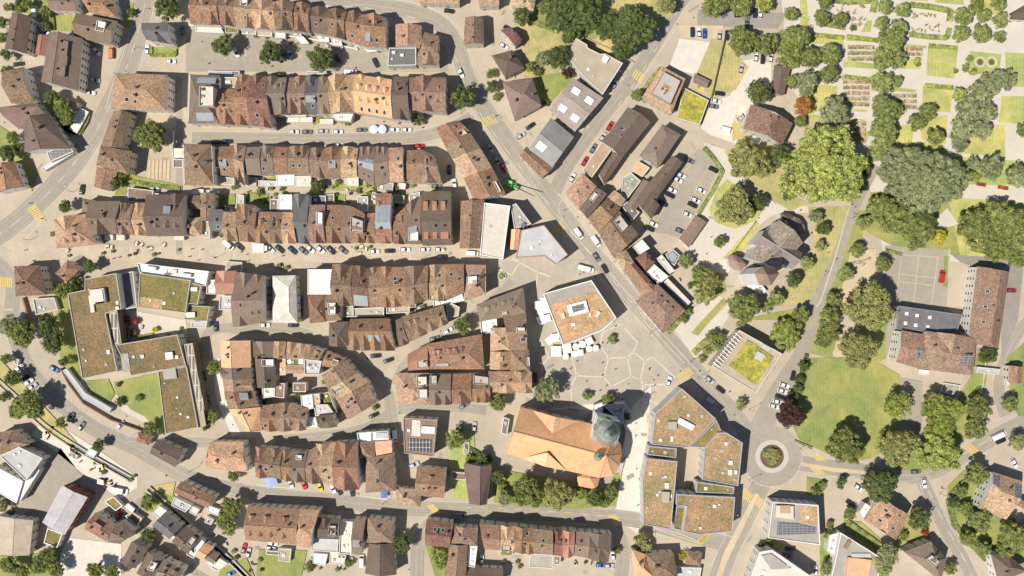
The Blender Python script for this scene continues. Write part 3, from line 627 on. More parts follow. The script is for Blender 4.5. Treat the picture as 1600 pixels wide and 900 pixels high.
# curved block
WHERE = 'in the rounded block'
house([346, 574, 344, 532, 391, 532, 392, 574], 10.5, 'og', 'g', 'k.4,.3 B.2:0.1', t=.42)
house([348, 592, 346, 574, 393, 574, 394, 592], 10, 'gb', 'g', 'B.5:4', t=.42)
house([350, 611, 348, 592, 395, 592, 396, 611], 9.5, 'tn', 'g', 'F.5:4', t=.42)
house([352, 625, 350, 611, 398, 611, 401, 626], 9.5, 'rb', 'g', 'd.5,.8,3', t=.4)
house([358, 639, 353, 625, 402, 625, 406, 637], 9, 'br', 'g', 'F.5:2', t=.4)
house([384, 673, 357, 639, 407, 636, 409, 673], 10, 'og', 'g', 'k.3,.65 k.7,.65', t=.42, label='bright orange sharp cornered tiled house in the rounded block on the left')
row('in the rounded block', 10, '395,534,398,560;428,534,428,562;447,534,446,560;478,538,476,560;507,546,499,563', ['db:g B.5:5', 'tn B.5:4', 'tn B.3:3 B.8:3', 'br B.3:3 f.7,.3'], t=.8, pitch=.6)
house([402, 606, 398, 560, 431, 560, 431, 606], 10, 'db', 'g', 't.75,.4,.98,.95', chim=1)
flat('431,561 446,561 446,586 431,586', 8.5, 'og', 'orange flat roof inside the rounded block', 'annex', '', 1, .2)
flat('446,559 475,560 475,572 446,571', 8.5, 'sg', 'bright green carpeted roof terrace inside the rounded block', 'terrace', '452 565 6 6 .6 20 wh; 470 565 7 8 1 0 wh', 2, .9, inlays=(('447,561 459,561 459,570 447,570', 'lawn', .06),))
house([446, 572, 475, 572, 475, 584, 446, 583], 8.5, 'tn', 'g', chim=0, pitch=.5)
flat('476,561 503,564 498,585 476,585', 9, 'lg', 'grey furnished roof terrace inside the rounded block', 'terrace', '', 8, .9)
row('in the rounded block', 10, '542,562,502,586;559,583,513,608;576,596,526,625;589,629,544,656', ['br', 'tn F.4:4 t.1,.6,.6,.9', 'br k.3,.7 B.5:5'], t=.48, pitch=.6)
house([511, 547, 541, 561, 527, 576, 502, 572], 8, 'rb', 'g', 't.5,.3,.8,.7')
row('in the rounded block', 9.5, '407,634,409,672;436,630,438,673;457,629,459,672;480,638,477,671;494,650,500,669;519,647,526,666', ['rb F.5:4', 'br F.4:5 B.5:3 f.8,.8', 'br F.6:6', '-', 'db F.6:6'], t=.5, pitch=.6)
for s, h, c, w in (('470,618 488,616 490,638 472,641', 9, 'wh', 'bright white square roof'), ('491,632 512,632 521,645 493,650', 8, 'lg', 'pale grey wedge roof'), ('489,616 499,615 500,630 490,631', 8.5, 'og', 'small orange square roof'), ('458,598 478,598 478,612 458,612', 7, 'br', 'small brown flat roof'), ('481,652 493,652 497,668 482,670', 6, 'wh', 'white plant filled roof terrace'), ('410,605 428,605 428,620 410,622', 6, 'wh', 'white courtyard terrace'), ('429,599 445,599 444,622 429,620', 7.5, 'rb', 'narrow rust brown roof'), ('500,616 514,612 526,645 514,640', 6, 'sg', 'leafy triangular terrace')):
    flat(s, h, c, w + ' inside the rounded block', 'annex', '', 2, .5, win=False)
# lower rows
WHERE = 'below the rounded block'
house([328, 690, 380, 690, 388, 738, 322, 731], 9.5, 'tn', 'm', 'k.3,.7', t=.5, pitch=.6, own='at the left end below the rounded block')
row('below the rounded block', 10, '402,698,400,744;422,700,421,746;441,702,440,749;458,705,455,751;480,706,477,752;500,693,505,754;524,691,521,760;560,690,562,764', ['rb B.3:4 F.4:4', 'br B.5:4', 'rb B.4:4 F.6:4', 'gb F.5:4 t.3,.1,.7,.25', 'br F.5:6', 'tn B.2:5', 'rb B.5:6 F.5:9'], t=.5)
house([571, 770, 572, 715, 614, 709, 619, 767], 10, 'br', 'h', '')
house([558, 716, 558, 690, 586, 690, 586, 716], 9.5, 'br', 'h', chim=0)
house([586, 690, 612, 688, 613, 707, 588, 712], 9.5, 'og', 'g', chim=0, pitch=.4)
flat('558,676 606,673 608,689 560,690', 9, 'wh', 'white roof terrace with bright parasol in the row below the rounded block', 'terrace', '577 682 6 14 1 0 wh; 596 680 18 8 1 0 lg', 3, .9)
flat('630,653 683,656 677,713 632,708', 10, 'br', 'brown and white house with gridded dark terrace near the church', 'house', '', 2, .5, rim=(.4, .3, .22), inlays=(('644,656 657,657 657,682 643,681', 'cr', .4), ('659,666 680,667 679,678 658,677', 'wh', 1.0), ('638,685 674,687 673,706 638,704', 'slatgrid', .35)))
house([619, 760, 657, 766, 657, 792, 618, 789], 8, 'tn', 'h', '', own='at the right end of the row below the rounded block')
house([652, 729, 698, 733, 694, 778, 648, 774], 8.5, 'rb', 'g', 'f.5,.25 k.3,.7', t=.52, own='left of the church garden')
house([733, 787, 724, 724, 769, 729, 761, 788], 7.5, 'db', 'g', '', t=.6, own='left of the church garden', chim=0)
flat('706,737 728,739 728,750 706,748', 3.5, 'gb', 'low brown link roof left of the church garden', 'annex', win=False)
WHERE = 'along the bottom street'
house([387, 791, 470, 795, 463, 851, 383, 844], 10, 'rb', 'g', 'f.12,.22,2.4 f.4,.22,2.4 f.75,.22,2.4 f.1,.8 f.3,.8 f.5,.8 f.75,.8', t=.48, free=False)
house([470, 795, 499, 797, 485, 857, 463, 851], 10, 'tn', 'm', '', free=False)
house([497, 808, 530, 810, 529, 842, 491, 840], 8.5, 'db', 'g', 'B.4:4 t.6,.3,.9,.8')
flat('488,841 529,843 527,863 486,860', 6, 'lg', 'ribbed grey metal shed roof along the bottom street', 'shed', win=False)
flat('532,814 551,815 549,866 530,864', 6, 'cr', 'cream cluttered terrace between dark roofs along the bottom street', 'terrace', '', 6, .8)
house([552, 811, 571, 812, 566, 868, 550, 866], 8.5, 'gb', 'g', 'd.5,.7,3')
house([575, 809, 616, 813, 614, 848, 572, 848], 9, 'br', 'h', 'c.4,.3')
house([570, 896, 576, 849, 615, 848, 620, 898], 8, 'db', 'g', chim=0)
house([666, 812, 709, 816, 702, 856, 664, 851], 9, 'dr', 'g', 'k.5,.3 k.65,.3 k.35,.3', t=.5)
house([708, 822, 747, 825, 745, 852, 704, 849], 9, 'br', 'h', 'B.4:5')
house([696, 904, 702, 850, 731, 851, 728, 904], 8.5, 'rb', 'g', 'c.7,.2')
house([729, 885, 786, 888, 786, 912, 728, 908], 6, 'db', 'g', chim=0)
flat('732,852 746,853 742,886 730,884', 7, 'wh', 'white furnished roof terrace along the bottom street', 'terrace', '', 5, .8)
row('along the bottom street', 9.5, '749,818,757,858;781,821,781,860;803,822,803,861;834,826,832,864;864,829,864,866;879,829,879,870;898,830,896,868;921,832,918,872;956,834,951,877', ['rb', 'tn B.5:4 t.1,.75,.7,.98', 'rb B.4:5 F.4:5 F.8:4', 'br k.5,.4', 'dr B.5:3', 'rd F.5:4 B.5:4', 'gb k.4,.7', 'db B.4:7 F.5:8'], t=.5, pitch=.6)
WHERE = 'at the bottom centre junction'
house([1008, 865, 1052, 863, 1060, 905, 1020, 908], 7.5, 'br', 'h', '')
house([987, 858, 1008, 866, 1024, 904, 990, 906], 7, 'og', 'h', '')
house([1075, 864, 1097, 864, 1095, 884, 1071, 882], 5, 'br', 'h', chim=0)
# bottom left quarter
WHERE = 'in the bottom left quarter'
house([-8, 676, 20, 672, 46, 694, -4, 712], 8, 'br', 'h', '')
flat('30,698 67,716 41,751 1,713', 9, 'lg', 'grey flat roof beside the building site in the bottom left quarter', 'building', '22 710 4 3 .6 -25 wh; 30 728 6 4 .6 -25 wh', 1)
flat('-8,728 36,752 26,786 -8,766', 7, 'wh', 'dazzling white flat roof in the bottom left quarter', 'building', '', 0, .3, rim=(.82, .8, .76))
flat('36,750 58,728 62,735 32,783 26,781', 6, 'wh', 'narrow white strip roof in the bottom left quarter', 'annex', '', 0, .3, win=False)
house([66, 816, 97, 758, 137, 777, 101, 836], 9.5, 'lg', 'g', '', mat='metal', t=.5, pitch=.25, chim=0, wall=(.25, .08, .06))
flat('75,825 98,834 90,855 69,848', 5, 'sg', 'small green flat roof with white rim in the bottom left quarter', 'annex', rim=(.8, .78, .74), par=.5)
house([-8, 866, -8, 805, 52, 813, 46, 868], 7, 'be', 'g', '', mat='metal', t=.55, pitch=.2, chim=0)
house([150, 800, 181, 822, 166, 846, 131, 826], 8, 'rb', 'g', 's.4,.3,4')
house([190, 812, 212, 829, 188, 850, 167, 847], 8, 'gb', 'g', '')
flat('164,783 178,776 192,790 181,798', 3.5, 'sg', 'tiny green square flat roof in the bottom left quarter', 'garage', rim=(.8, .78, .74), win=False)
flat('196,806 207,800 222,810 214,822', 3.5, 'sg', 'tiny green sloping flat roof beside the stream', 'garage', rim=(.7, .68, .64), win=False)
house([189, 879, 206, 845, 231, 856, 212, 888], 8, 'db', 'g', '')
house([213, 896, 231, 862, 256, 874, 240, 903], 8, 'db', 'g', 't.4,.5,.8,.85')
house([257, 873, 288, 890, 276, 912, 240, 906], 8, 'gb', 'g', 'f.3,.2 f.7,.2')
house([258, 800, 284, 822, 265, 843, 238, 822], 8, 'sl', 'g', '', mat='metal')
flat('249,790 261,798 251,811 239,802', 5, 'wh', 'small white roof beside the stream', 'annex', win=False)
house([290, 822, 312, 838, 293, 866, 268, 846], 8, 'db', 'g', 't.7,.1,.95,.5 k.5,.7')
flat('309,838 320,846 303,872 292,866', 6, 'wh', 'narrow white roof terrace beside the stream', 'terrace', '', 3, .8, win=False)
house([320, 848, 335, 855, 316, 876, 304, 868], 7, 'og', 'g', chim=0)
house([326, 858, 342, 868, 334, 882, 318, 872], 5, 'gb', 'g', chim=0)
flat('343,872 356,880 340,892 330,886', 4, 'cr', 'small cream flat roof beside the stream', 'shed', win=False)
house([283, 752, 337, 776, 325, 794, 272, 770], 8.5, 'rb', 'g', 'B.5:5', own='beside the end of the stream')
flat('273,777 300,790 290,800 268,789', 4.5, 'lg', 'low grey annex beside the end of the stream', 'annex', '', 2, .5, win=False)
house([247, 686, 288, 704, 274, 730, 234, 708], 7, 'db', 'g', '', own='below the brown planted roofs', chim=1)
house([216, 675, 238, 682, 232, 696, 213, 690], 4, 'rb', 'h', '', own='below the brown planted roofs', chim=0)
flat('98,579 104,576 133,614 174,638 170,645 130,623', 3.4, 'lg', 'long bent pale blue canopy roof beside the sloping left road', 'canopy', '', 0, .15, rim=(.5, .53, .58), win=False, name='bent_canopy')
# centre right diagonal streets
WHERE = 'in the slanted row left of the main road'
row('left of the main road', 10, '715,188,681,200;737,210,695,228;751,232,707,249;769,262,724,278;790,302,742,315', ['rb B.5:5 t.6,.1,.9,.35', 'br', 'tn', 'rb t.5,.1,.9,.2'], t=.5, pitch=.6)
house([718, 388, 720, 314, 757, 312, 749, 388], 10, 'br', 'g', '', chim=1, label='brown tiled house with glazed roof corner beside the long cream roof')
flat('757,317 797,322 786,405 750,398', 12, 'cr', 'long cream flat roof on the corner of the market street', 'building', '', 2, .6, rim=(.78, .76, .7), wall=(.78, .76, .70))
flat('798,322 806,318 830,350 804,358', 10, 'gr', 'grey flat roof with vents beside the long cream roof', 'building', '818 352 8 6 1 50 sl', 3, .5)
flat('814,360 850,352 887,398 868,413 850,400 806,403', 11, 'lg', 'pale lilac grey roof above the cobbled square', 'building', '', 4, .5, rim=(.45, .28, .2))
house([797, 390, 799, 358, 813, 358, 808, 390], 10, 'og', 'g', chim=0, own='beside the pale lilac grey roof')
house([861, 184, 897, 214, 862, 263, 826, 233], 8, 'mg', 'g', 'w.3,.75,4', own='left of the upper main road junction', mat='metal', pitch=.2, chim=0)
house([823, 229, 867, 260, 846, 279, 812, 243], 7.5, 'br', 'g', '', own='left of the upper main road junction', chim=0)
flat('900,60 917,70 918,75 938,85 945,84 973,99 942,147 912,120 886,88', 9, 'be', 'large grey gravel flat roof beside the upper trees', 'building', '946 92 9 10 1.4 -30 wh', 3, .4)
house([895, 121, 943, 153, 899, 205, 858, 171], 8.5, 'pm', 'g', 'w.3,.25,3.4 w.3,.78,3.4 w.75,.25,3.4 w.75,.78,3.4', own='with four white roof lights', mat='tile', pitch=.25, chim=0)
for i, (x, y, h) in enumerate(((894, 137, 10), (877, 157, 10), (926, 163, 9.6), (908, 183, 9.6))):
    pass
house([785, 128, 832, 122, 846, 165, 804, 188], 8, 'gb', 'h', '', own='beside the upper main road', chim=2)
house([768, 87, 800, 78, 820, 106, 790, 122], 7.5, 'db', 'h', '', own='beside the upper main road')
house([782, 47, 796, 42, 816, 62, 806, 74], 6.5, 'dr', 'g', '', own='beside the upper main road')
house([724, 70, 727, 27, 755, 28, 757, 69], 8, 'br', 'g', '', own='beside the upper main road')
house([655, -14, 718, -14, 718, 6, 655, 4], 8, 'tn', 'g', '', own='on the top edge beside the road')
house([746, -12, 780, -12, 780, 9, 748, 9], 8, 'lt', 'g', '', own='on the top edge beside the road')
house([797, -16, 838, -8, 834, 17, 800, 9], 7, 'lt', 'h', '', own='on the top edge beside the road')
house([1034, 103, 1071, 123, 1049, 178, 1003, 152], 8.5, 'tn', 'h', 't.17,.16,.84,.84', own='beside the yellow planted garage roof', pitch=.4)
flat('1068,137 1107,157 1093,195 1057,185', 3.5, 'sy', 'yellow green planted garage roof behind a low wall', 'garage', '', 0, .3, win=False)
house([1085, 114, 1109, 126, 1104, 138, 1083, 129], 3.5, 'gb', 'g', '', kind='shed', own='on the dry grass', chim=0, pitch=.3)
WHERE = 'left of the yellow marked car park'
house([941, 222, 981, 167, 1017, 191, 972, 247], 9, 'db', 'g', 'k.5,.3', chim=1)
flat('940,222 957,232 925,277 910,267', 7, 'tn', 'long tan flat roof between the diagonal street and dark roofs', 'building', '', 2, .3)
house([936, 272, 957, 238, 973, 247, 944, 288], 7.5, 'db', 'g', chim=1)
house([999, 243, 1035, 194, 1064, 210, 1028, 263], 8.5, 'gb', 'h', '', chim=1)
house([990, 313, 1050, 243, 1067, 254, 1010, 333], 8.5, 'db', 'g', chim=1)
house([979, 319, 1005, 280, 1020, 288, 991, 331], 7.5, 'gb', 'g', chim=1)
house([997, 320, 1012, 305, 1031, 320, 1018, 343], 8, 'db', 'g', chim=0)
flat('997,252 1015,262 1004,276 987,267', 5, 'og', 'small orange flat roof between dark roofs', 'annex', '', 1, .3)
flat('973,278 986,270 1001,283 978,313 970,308', 6, 'gr', 'grey roof terrace with green tarpaulin between dark roofs', 'terrace', '', 4, .6, inlays=(('978,281 986,276 994,284 988,294', 'copper', .3),))
WHERE = 'right of the main road'
house([883, 302, 910, 270, 932, 291, 905, 327], 9.5, 'tn', 'h', '', pitch=.4)
house([905, 327, 932, 293, 949, 303, 918, 342], 9.5, 'db', 'g', 't.5,.1,.8,.5')
house([948, 309, 970, 325, 935, 364, 918, 342], 9.5, 'rb', 'g', '', t=.4)
house([968, 329, 998, 366, 959, 403, 935, 364], 10, 'br', 'g', 'f.3,.7,3 t.1,.12,.55,.4', t=.5)
house([978, 390, 991, 410, 975, 423, 958, 403], 9.5, 'lt', 'h', '', chim=0)
flat('990,385 1003,374 1015,388 1000,397', 9, 'wh', 'white square flat roof in the long slanted row', 'annex', '', 1, .4)
house([993, 403, 1009, 391, 1024, 409, 1009, 424], 8.5, 'dr', 'h', '')
house([990, 409, 1027, 449, 1004, 463, 975, 423], 9.5, 'rb', 'g', 'k.6,.4', t=.35)
flat('1009,426 1022,413 1044,432 1029,444', 7, 'wh', 'white roof terrace with round plant pots in the long slanted row', 'terrace', '', 7, .8)
house([1027, 443, 1071, 485, 1036, 521, 993, 472], 10, 'br', 'h', 'f.5,.25,1.3 f.3,.25,1.3 f.7,.25,1.3', pitch=.5, chim=1)
flat('1037,441 1043,435 1079,472 1073,478', 5, 'cr', 'long thin cream flat roof behind the big hipped corner house', 'annex', win=False)
flat('1026,404 1034,398 1054,423 1046,428', 6, 'cr', 'short cream flat roof beside the glass garden room', 'annex', '', 2, .4)
flat('1040,397 1052,390 1062,399 1054,415 1046,410', 4, 'sl', 'dark glazed garden room behind the long slanted row', 'conservatory', '', 0, .3, win=False, inlays=(('1043,398 1052,393 1059,400 1053,410 1048,407', 'glass', .4),))
house([948, 309, 960, 297, 978, 312, 970, 325], 8, 'tn', 'g', chim=0)
flat('972,322 980,315 999,332 988,345', 7, 'sl', 'small dark grey roof in the long slanted row', 'annex', '', 1, .3)
house([1061, 373, 1087, 336, 1104, 347, 1076, 387], 4, 'gb', 'g', kind='garage', own='at the end of the yellow marked car park', chim=0, pitch=.25)
house([1161, 201, 1173, 163, 1239, 193, 1222, 227], 8.5, 'br', 'm', 's.5,.3,3', own='beside the orange leaved tree')
house([1205, 147, 1210, 101, 1235, 107, 1225, 149], 4, 'db', 'g', kind='shed', own='beside the cemetery trees', chim=0, pitch=.3)
house([1576, 22, 1604, 6, 1606, 32, 1577, 30], 5, 'db', 'g', kind='chapel', own='at the top right corner', chim=0)
# modern shop on the square
flat('849,459 924,438 963,497 941,516 880,540', 12, 'gr', 'modern flat shop building with orange planted roof on the cobbled square', 'building', '903 482 30 18 1.2 14 wh; 880 493 5 9 1 14 cr; 934 491 5 10 1 -30 cr; 896 507 6 5 .8 0 wh; 922 492 3 5 .5 0 wh', 0, .6, rim=(.82, .79, .73), wall=(.83, .8, .74), inlays=(('859,477 930,454 959,496 938,512 883,535', 'so', .06), ('893,479 912,474 914,483 896,489', 'solar', 1.35)))
vb_, vl_ = flat('1112,572 1155,516 1222,553 1181,614', 10, 'be', 'cream stone office block with yellow green planted roof', 'building', '1187 557 13 12 1 -30 lg; 1197 543 14 6 .8 -30 copper'.replace('copper', 'lg'), 0, .5, rim=(.66, .6, .5), wall=(.66, .6, .5), inlays=(('1139,571 1169,531 1209,558 1181,602', 'sy', .5 - .05),))
for i in range(11):
    k_ = (i + .5) / 11; mb = MB(); p_ = P(1116 + 38 * k_ + 2, 568 - 50 * k_ + 4, 11.2); mb.box((p_[0] - vb_.location.x, p_[1] - vb_.location.y, 10.9), (3.4, .35, .3), 0, math.radians(-38)); mb.obj("pergola_beam", M['plain'], vb_, (.82, .79, .72))
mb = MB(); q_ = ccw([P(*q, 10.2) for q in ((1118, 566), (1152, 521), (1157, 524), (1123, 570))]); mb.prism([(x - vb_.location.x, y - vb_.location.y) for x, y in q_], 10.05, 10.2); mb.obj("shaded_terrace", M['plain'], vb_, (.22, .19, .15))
N = [('1065,607 1118,654 1074,699 1018,694 1024,646', 'sn', 12.5, 'five sided orange planted roof at the top of the perforated white complex', '1072 663 26 9 1.2 -28 wh; 1051 665 13 12 1.5 0 gr; 1050 686 4 8 .6 0 wh', 6),
     ('1014,697 1057,701 1056,715 1011,710', 'sb', 10, 'narrow brown planted link roof in the perforated white complex', '', 2),
     ('1011,716 1058,721 1048,827 1005,819 1004,750', 'sn', 12.5, 'long orange planted roof on the west side of the white complex', '1040 777 12 16 2 -4 be; 1042 759 6 8 .6 0 wh; 1049 775 2 5 .5 0 wh', 8),
     ('1057,772 1148,777 1144,830 1093,835 1067,830 1073,791 1057,789', 'sn', 12.5, 'orange planted roof on the south side of the white complex', '', 8),
     ('1121,676 1135,676 1160,692 1153,759 1097,749 1101,699', 'sn', 12.5, 'angular orange planted roof nearest the roundabout', '1142 723 6 6 1 0 wh; 1141 738 6 8 .8 0 wh; 1150 738 4 6 .8 0 wh', 6),
     ('1089,753 1147,761 1146,771 1087,769', 'sg', 10, 'thin green link roof beside the roundabout', '', 2),
     ('1077,698 1119,656 1126,672 1101,699', 'sg', 11, 'wedge of green planted roof between two orange planted roofs', '', 1),
     ('1057,791 1072,792 1066,829 1052,826', 'sg', 8, 'sunken green courtyard roof in the white complex', '', 0)]
for s, c, h, lab, bx, au in N: flat(s, h, c, lab, 'building', bx, au, .5, rim=(.42, .42, .43), wall=(.80, .78, .74), maxwin=99)
# school
WHERE = 'beside the tarmac school yard'
house([1512, 536, 1527, 416, 1577, 425, 1560, 544], 10, 'br', 'm', 'k.3,.35 k.5,.35 k.7,.35 k.2,.65', t=.62, pitch=.5, own='on the right side of the school yard')
flat('1405,478 1503,492 1494,522 1400,514', 8, 'sl', 'dark metal flat roof with six square roof lights in the school', 'building', '1417 490 5 5 .5 -6 wh; 1433 493 5 5 .5 -6 wh; 1453 496 5 5 .5 -6 wh; 1415 505 5 5 .5 -6 wh; 1431 508 5 5 .5 -6 wh; 1450 510 5 4 .5 -6 wh', 0, .3, rim=(.25, .25, .26))
house([1408, 516, 1445, 522, 1437, 576, 1400, 566], 10, 'br', 'g', 'P.7,.4,.98,.72', own='at the left end of the school', pitch=.4, chim=1)
house([1446, 517, 1526, 528, 1520, 587, 1436, 576], 11, 'br', 'h', 'B.5:10 P.7,.45,.88,.75', own='in the middle of the school', pitch=.5, chim=2)
WHERE = 'on the right edge'
house([1576, 598, 1577, 571, 1598, 573, 1596, 599], 6, 'rb', 'g', chim=0)
house([1551, 737, 1597, 752, 1572, 812, 1528, 794], 8.5, 'tn', 'm', 'P.02,.05,.25,.3 P.75,.1,.98,.4', chim=2, t=.4)
house([1588, 788, 1594, 780, 1610, 786, 1606, 800], 5, 'rb', 'g', chim=0)
house([1548, 866, 1574, 866, 1606, 892, 1560, 910], 8, 'db', 'h', '')
WHERE = 'below the curving road on the right'
house([1350, 813, 1373, 775, 1421, 805, 1400, 844], 8.5, 'tn', 'm', 'k.3,.3 k.7,.3 k.3,.7 k.8,.7', chim=2, pitch=.6)
house([1412, 862, 1455, 846, 1479, 873, 1470, 908], 8.5, 'gb', 'h', 't.3,.3,.6,.6 f.3,.7', chim=2)
flat('1313,832 1382,875 1366,910 1296,910 1306,870', 9, 'gr', 'cream apartment block with orange roof section below the curving road', 'building', '1325 851 6 14 1 -30 rb; 1346 868 30 6 .8 0 lg', 2, .6, rim=(.8, .77, .71), wall=(.8, .77, .7), inlays=(('1325,871 1362,875 1356,908 1322,908', 'og', 1.5), ('1362,866 1379,877 1372,892 1362,880', 'so', .1)))
flat('1207,784 1278,789 1281,851 1200,840', 11, 'gr', 'cream apartment block with rows of solar panels near the roundabout', 'building', '1227 796 16 12 2 0 so; 1262 808 5 5 .6 0 wh', 0, .6, rim=(.78, .75, .69), wall=(.78, .75, .69), inlays=(('1213,790 1240,791 1240,812 1212,808', 'cr', 1.8), ('1249,792 1277,793 1276,820 1256,819 1249,806', 'so', .12), ('1215,816 1245,818 1275,825 1275,834 1214,836', 'solar', .5)))
flat('1187,862 1206,859 1266,900 1266,914 1168,914', 11, 'cr', 'cream slanted apartment block at the bottom edge', 'building', '', 4, .6, rim=(.78, .75, .69), wall=(.78, .75, .69), inlays=(('1190,868 1205,865 1236,888 1205,890', 'gr', .8),))
# white tents
for i, s in enumerate(('125,168 138,175 127,196 114,188', '117,190 127,196 120,208 108,201')):
    flat(s, 2.6, 'wh', ['larger white garden tent at the left road garden', 'smaller white garden tent at the left road garden'][i], 'tent', '', 0, .1, rim=(.85, .83, .79), win=False, name='garden_tent')
house([107, 167, 109, 157, 126, 162, 122, 174], 3, 'gb', 'g', kind='shed', own='beside the white garden tents', chim=0)

# low annexes, porches and yards in front of the rows
LOWS = '''306,41 345,43 350,52 306,50|3|cr|long cream porch at the left end of the top row
352,42 372,43 372,52 352,51|3|sg|small dark green porch in front of the top row
378,46 400,47 400,54 378,53|2.8|gr|grey cluttered terrace in front of the top row
403,47 425,49 425,57 403,56|2.8|be|beige terrace in front of the top row
430,48 446,49 446,60 430,59|3.2|wh|white square porch in front of the top row
458,49 470,50 471,56 458,55|3.5|cr|small cream box bay in front of the top row
458,57 474,57 483,68 470,69|2.8|wh|slanted white awning in front of the top row
496,53 514,54 514,66 496,65|3.2|wh|bright white porch roof in front of the top row
517,58 532,58 535,72 519,71|3|cr|cream and green porch in front of the top row
568,75 582,76 590,80 575,82|2.6|wh|first white sloping canopy at the right end of the top row
586,73 596,73 600,78 590,79|2.6|wh|second white sloping canopy at the right end of the top row
480,111 510,112 510,116 480,116|3|gr|low grey lean-to above the second row
540,112 556,113 556,117 541,117|3|wh|small white box roof above the second row
447,179 478,179 478,182 447,182|6|cr|thin cream balcony strip below the second row
518,178 552,178 548,190 524,188|6|wh|white balcony block of the pale tan house
490,270 497,270 497,277 490,277|3|rd|tiny pink porch in the third row gardens
513,273 530,274 530,277 513,277|3|gr|tiny grey shed in the third row gardens
340,276 366,278 366,289 342,288|3|gr|grey terrace with blue parasol behind the third row
385,277 400,277 400,290 386,290|3.5|lg|pale grey square annex behind the third row
509,305 522,303 522,318 510,318|3|gb|brown shed among the lane gardens
582,300 592,303 588,315 580,312|2.8|sl|small black roof among the lane gardens
616,304 632,306 630,318 617,317|3|be|beige patio among the lane gardens
640,303 656,300 655,318 640,318|3|gr|grey patio beside the brown gabled house
240,302 262,303 261,311 240,311|3|be|beige flat roof beside the brown flat roofed garage
239,310 259,310 259,315 239,315|4|sy|yellow awning beside the brown gabled houses
352,322 372,324 371,331 353,330|4|sy|yellow awning beside the white market roof
416,860 440,862 438,868 416,866|3|gb|low carport roof beside the bottom lawn
435,857 455,858 453,878 436,876|3|be|beige square shed on the bottom lawn
489,864 512,866 508,884 489,880|3.2|wh|white patio roof among the bottom yards
516,862 540,864 538,882 515,880|3.2|cr|cream patio roof among the bottom yards
528,866 540,867 540,873 528,872|4|dr|dark red small roof among the bottom yards
830,865 864,867 864,888 826,886|3.5|gr|wide pale yard terrace behind the bottom street houses
865,868 876,869 875,882 865,882|3.5|rb|tiny rust coloured shed roof behind the bottom street houses
783,858 802,860 800,868 782,867|3|sg|green planted porch behind the bottom street houses
1054,886 1096,887 1092,910 1054,910|3|lg|grey flat terrace roof at the bottom centre
1150,233 1166,235 1165,244 1148,243|.8|gr|low stone platform beside the park path
1176,212 1190,217 1186,226 1174,222|2.4|wh|white garden table terrace below the brown half hipped house
1148,185 1158,178 1162,183 1154,192|2.6|rd|small red shed beside the white car yard
1372,800 1352,786 1342,800 1349,812|6|wh|white balcony wing of the tan house below the curving road
1296,836 1310,832 1304,868 1292,862|6|wh|white balcony wing of the apartment with orange roof
1538,772 1548,764 1550,780 1540,790|4|wh|white bay with dark windows on the right edge
1573,575 1578,573 1577,602 1572,602|3|cr|narrow cream wall bay on the right edge
1527,573 1562,577 1560,585 1525,582|2.6|lg|pale ramp roof right of the school
1474,598 1500,602 1498,618 1470,612|1|gr|grey school entrance platform
1436,577 1452,579 1450,586 1434,584|2|wh|small white school porch
725,690 733,690 733,712 725,710|1|gr|narrow stone platform in the church garden
760,755 770,756 768,770 760,768|2.5|gr|small grey shed beside the dark brown gabled hall
787,652 796,655 792,680 783,676|4|sl|dark porch left of the orange church
1003,842 1012,850 1008,856 996,852|2.5|rb|tiny tiled porch at the bottom centre junction
24,560 30,562 28,570 22,568|2.5|gr|small grey kiosk on the left edge
140,700 152,706 146,716 134,710|2.6|wh|white container beside the building site
110,705 122,712 118,718 106,711|2.6|gr|grey container beside the building site
330,872 340,878 332,888 322,882|2.6|wh|white container roof beside the stream houses
300,790 312,796 306,806 296,800|3|cr|cream patio beside the end of the stream
326,790 344,796 340,806 324,800|3|wh|white patio right of the rust brown stream house
323,806 334,812 330,820 320,816|2.6|lg|pale grey shed right of the rust brown stream house
270,836 276,840 272,846 266,842|3|wh|tiny white dormer box beside the stream houses
5,772 20,780 16,790 2,784|2.5|gb|brown shed below the dazzling white roof'''
for ln in LOWS.split('\n'):
    s_, h_, c_, lab_ = ln.split('|'); wd_ = [w for w in ('porch', 'terrace', 'awning', 'canopy', 'shed', 'roof', 'patio', 'container', 'wing', 'platform', 'annex', 'kiosk', 'bay', 'strip', 'block', 'box') if w in lab_.split()] or ['annex']; wd_ = wd_[0]
    flat(s_, float(h_), c_, lab_, wd_ if wd_ not in ('roof', 'box', 'strip', 'block') else 'annex', '', rnd.choice([0, 1, 2]), .35, win=False)
# ================================================================== landmarks
def rel(root, px, py, h): x, y = P(px, py, h); return (x - root.location.x, y - root.location.y)
# the orange roofed church
cx, cy = P(884, 690, 13)
ch = thing("parish_church", (cx, cy, 0), "large church with bright orange tiled roof and rounded choir end beside the cobbled square", "church", 884, 690, 'church')
he, hr = 12.5, 22.5
eN = [(813, 636), (927, 663), (945, 672)]; apse = [(960, 680), (970, 694), (972, 709), (968, 727), (958, 742), (937, 747)]; eS = [(792, 709), (884, 735), (937, 747)]
outl = eN + apse + [(884, 735), (792, 709)]
oc = (.82, .455, .23)
v = {k: (*rel(ch, *k, he), he) for k in outl}
r0 = (*rel(ch, 803, 674, hr), hr); r1 = (*rel(ch, 948, 712, hr), hr)
mb = MB()
A, B = v[(813, 636)], v[(945, 672)]
mb.poly([B, v[(927, 663)], A, r0, r1]); mb.poly([v[(792, 709)], v[(884, 735)], v[(937, 747)], r1, r0])
ring = [(945, 672)] + apse
for a, b in zip(ring[:-1], ring[1:]): mb.poly([v[b], v[a], r1])
roof = mb.obj("roof", M['newtile'], ch, oc)
mb = MB(); mb.cyl(r0, r1, .25, .25, 6)
for k in ring[1:]: mb.cyl(v[k], r1, .12, .12, 5)
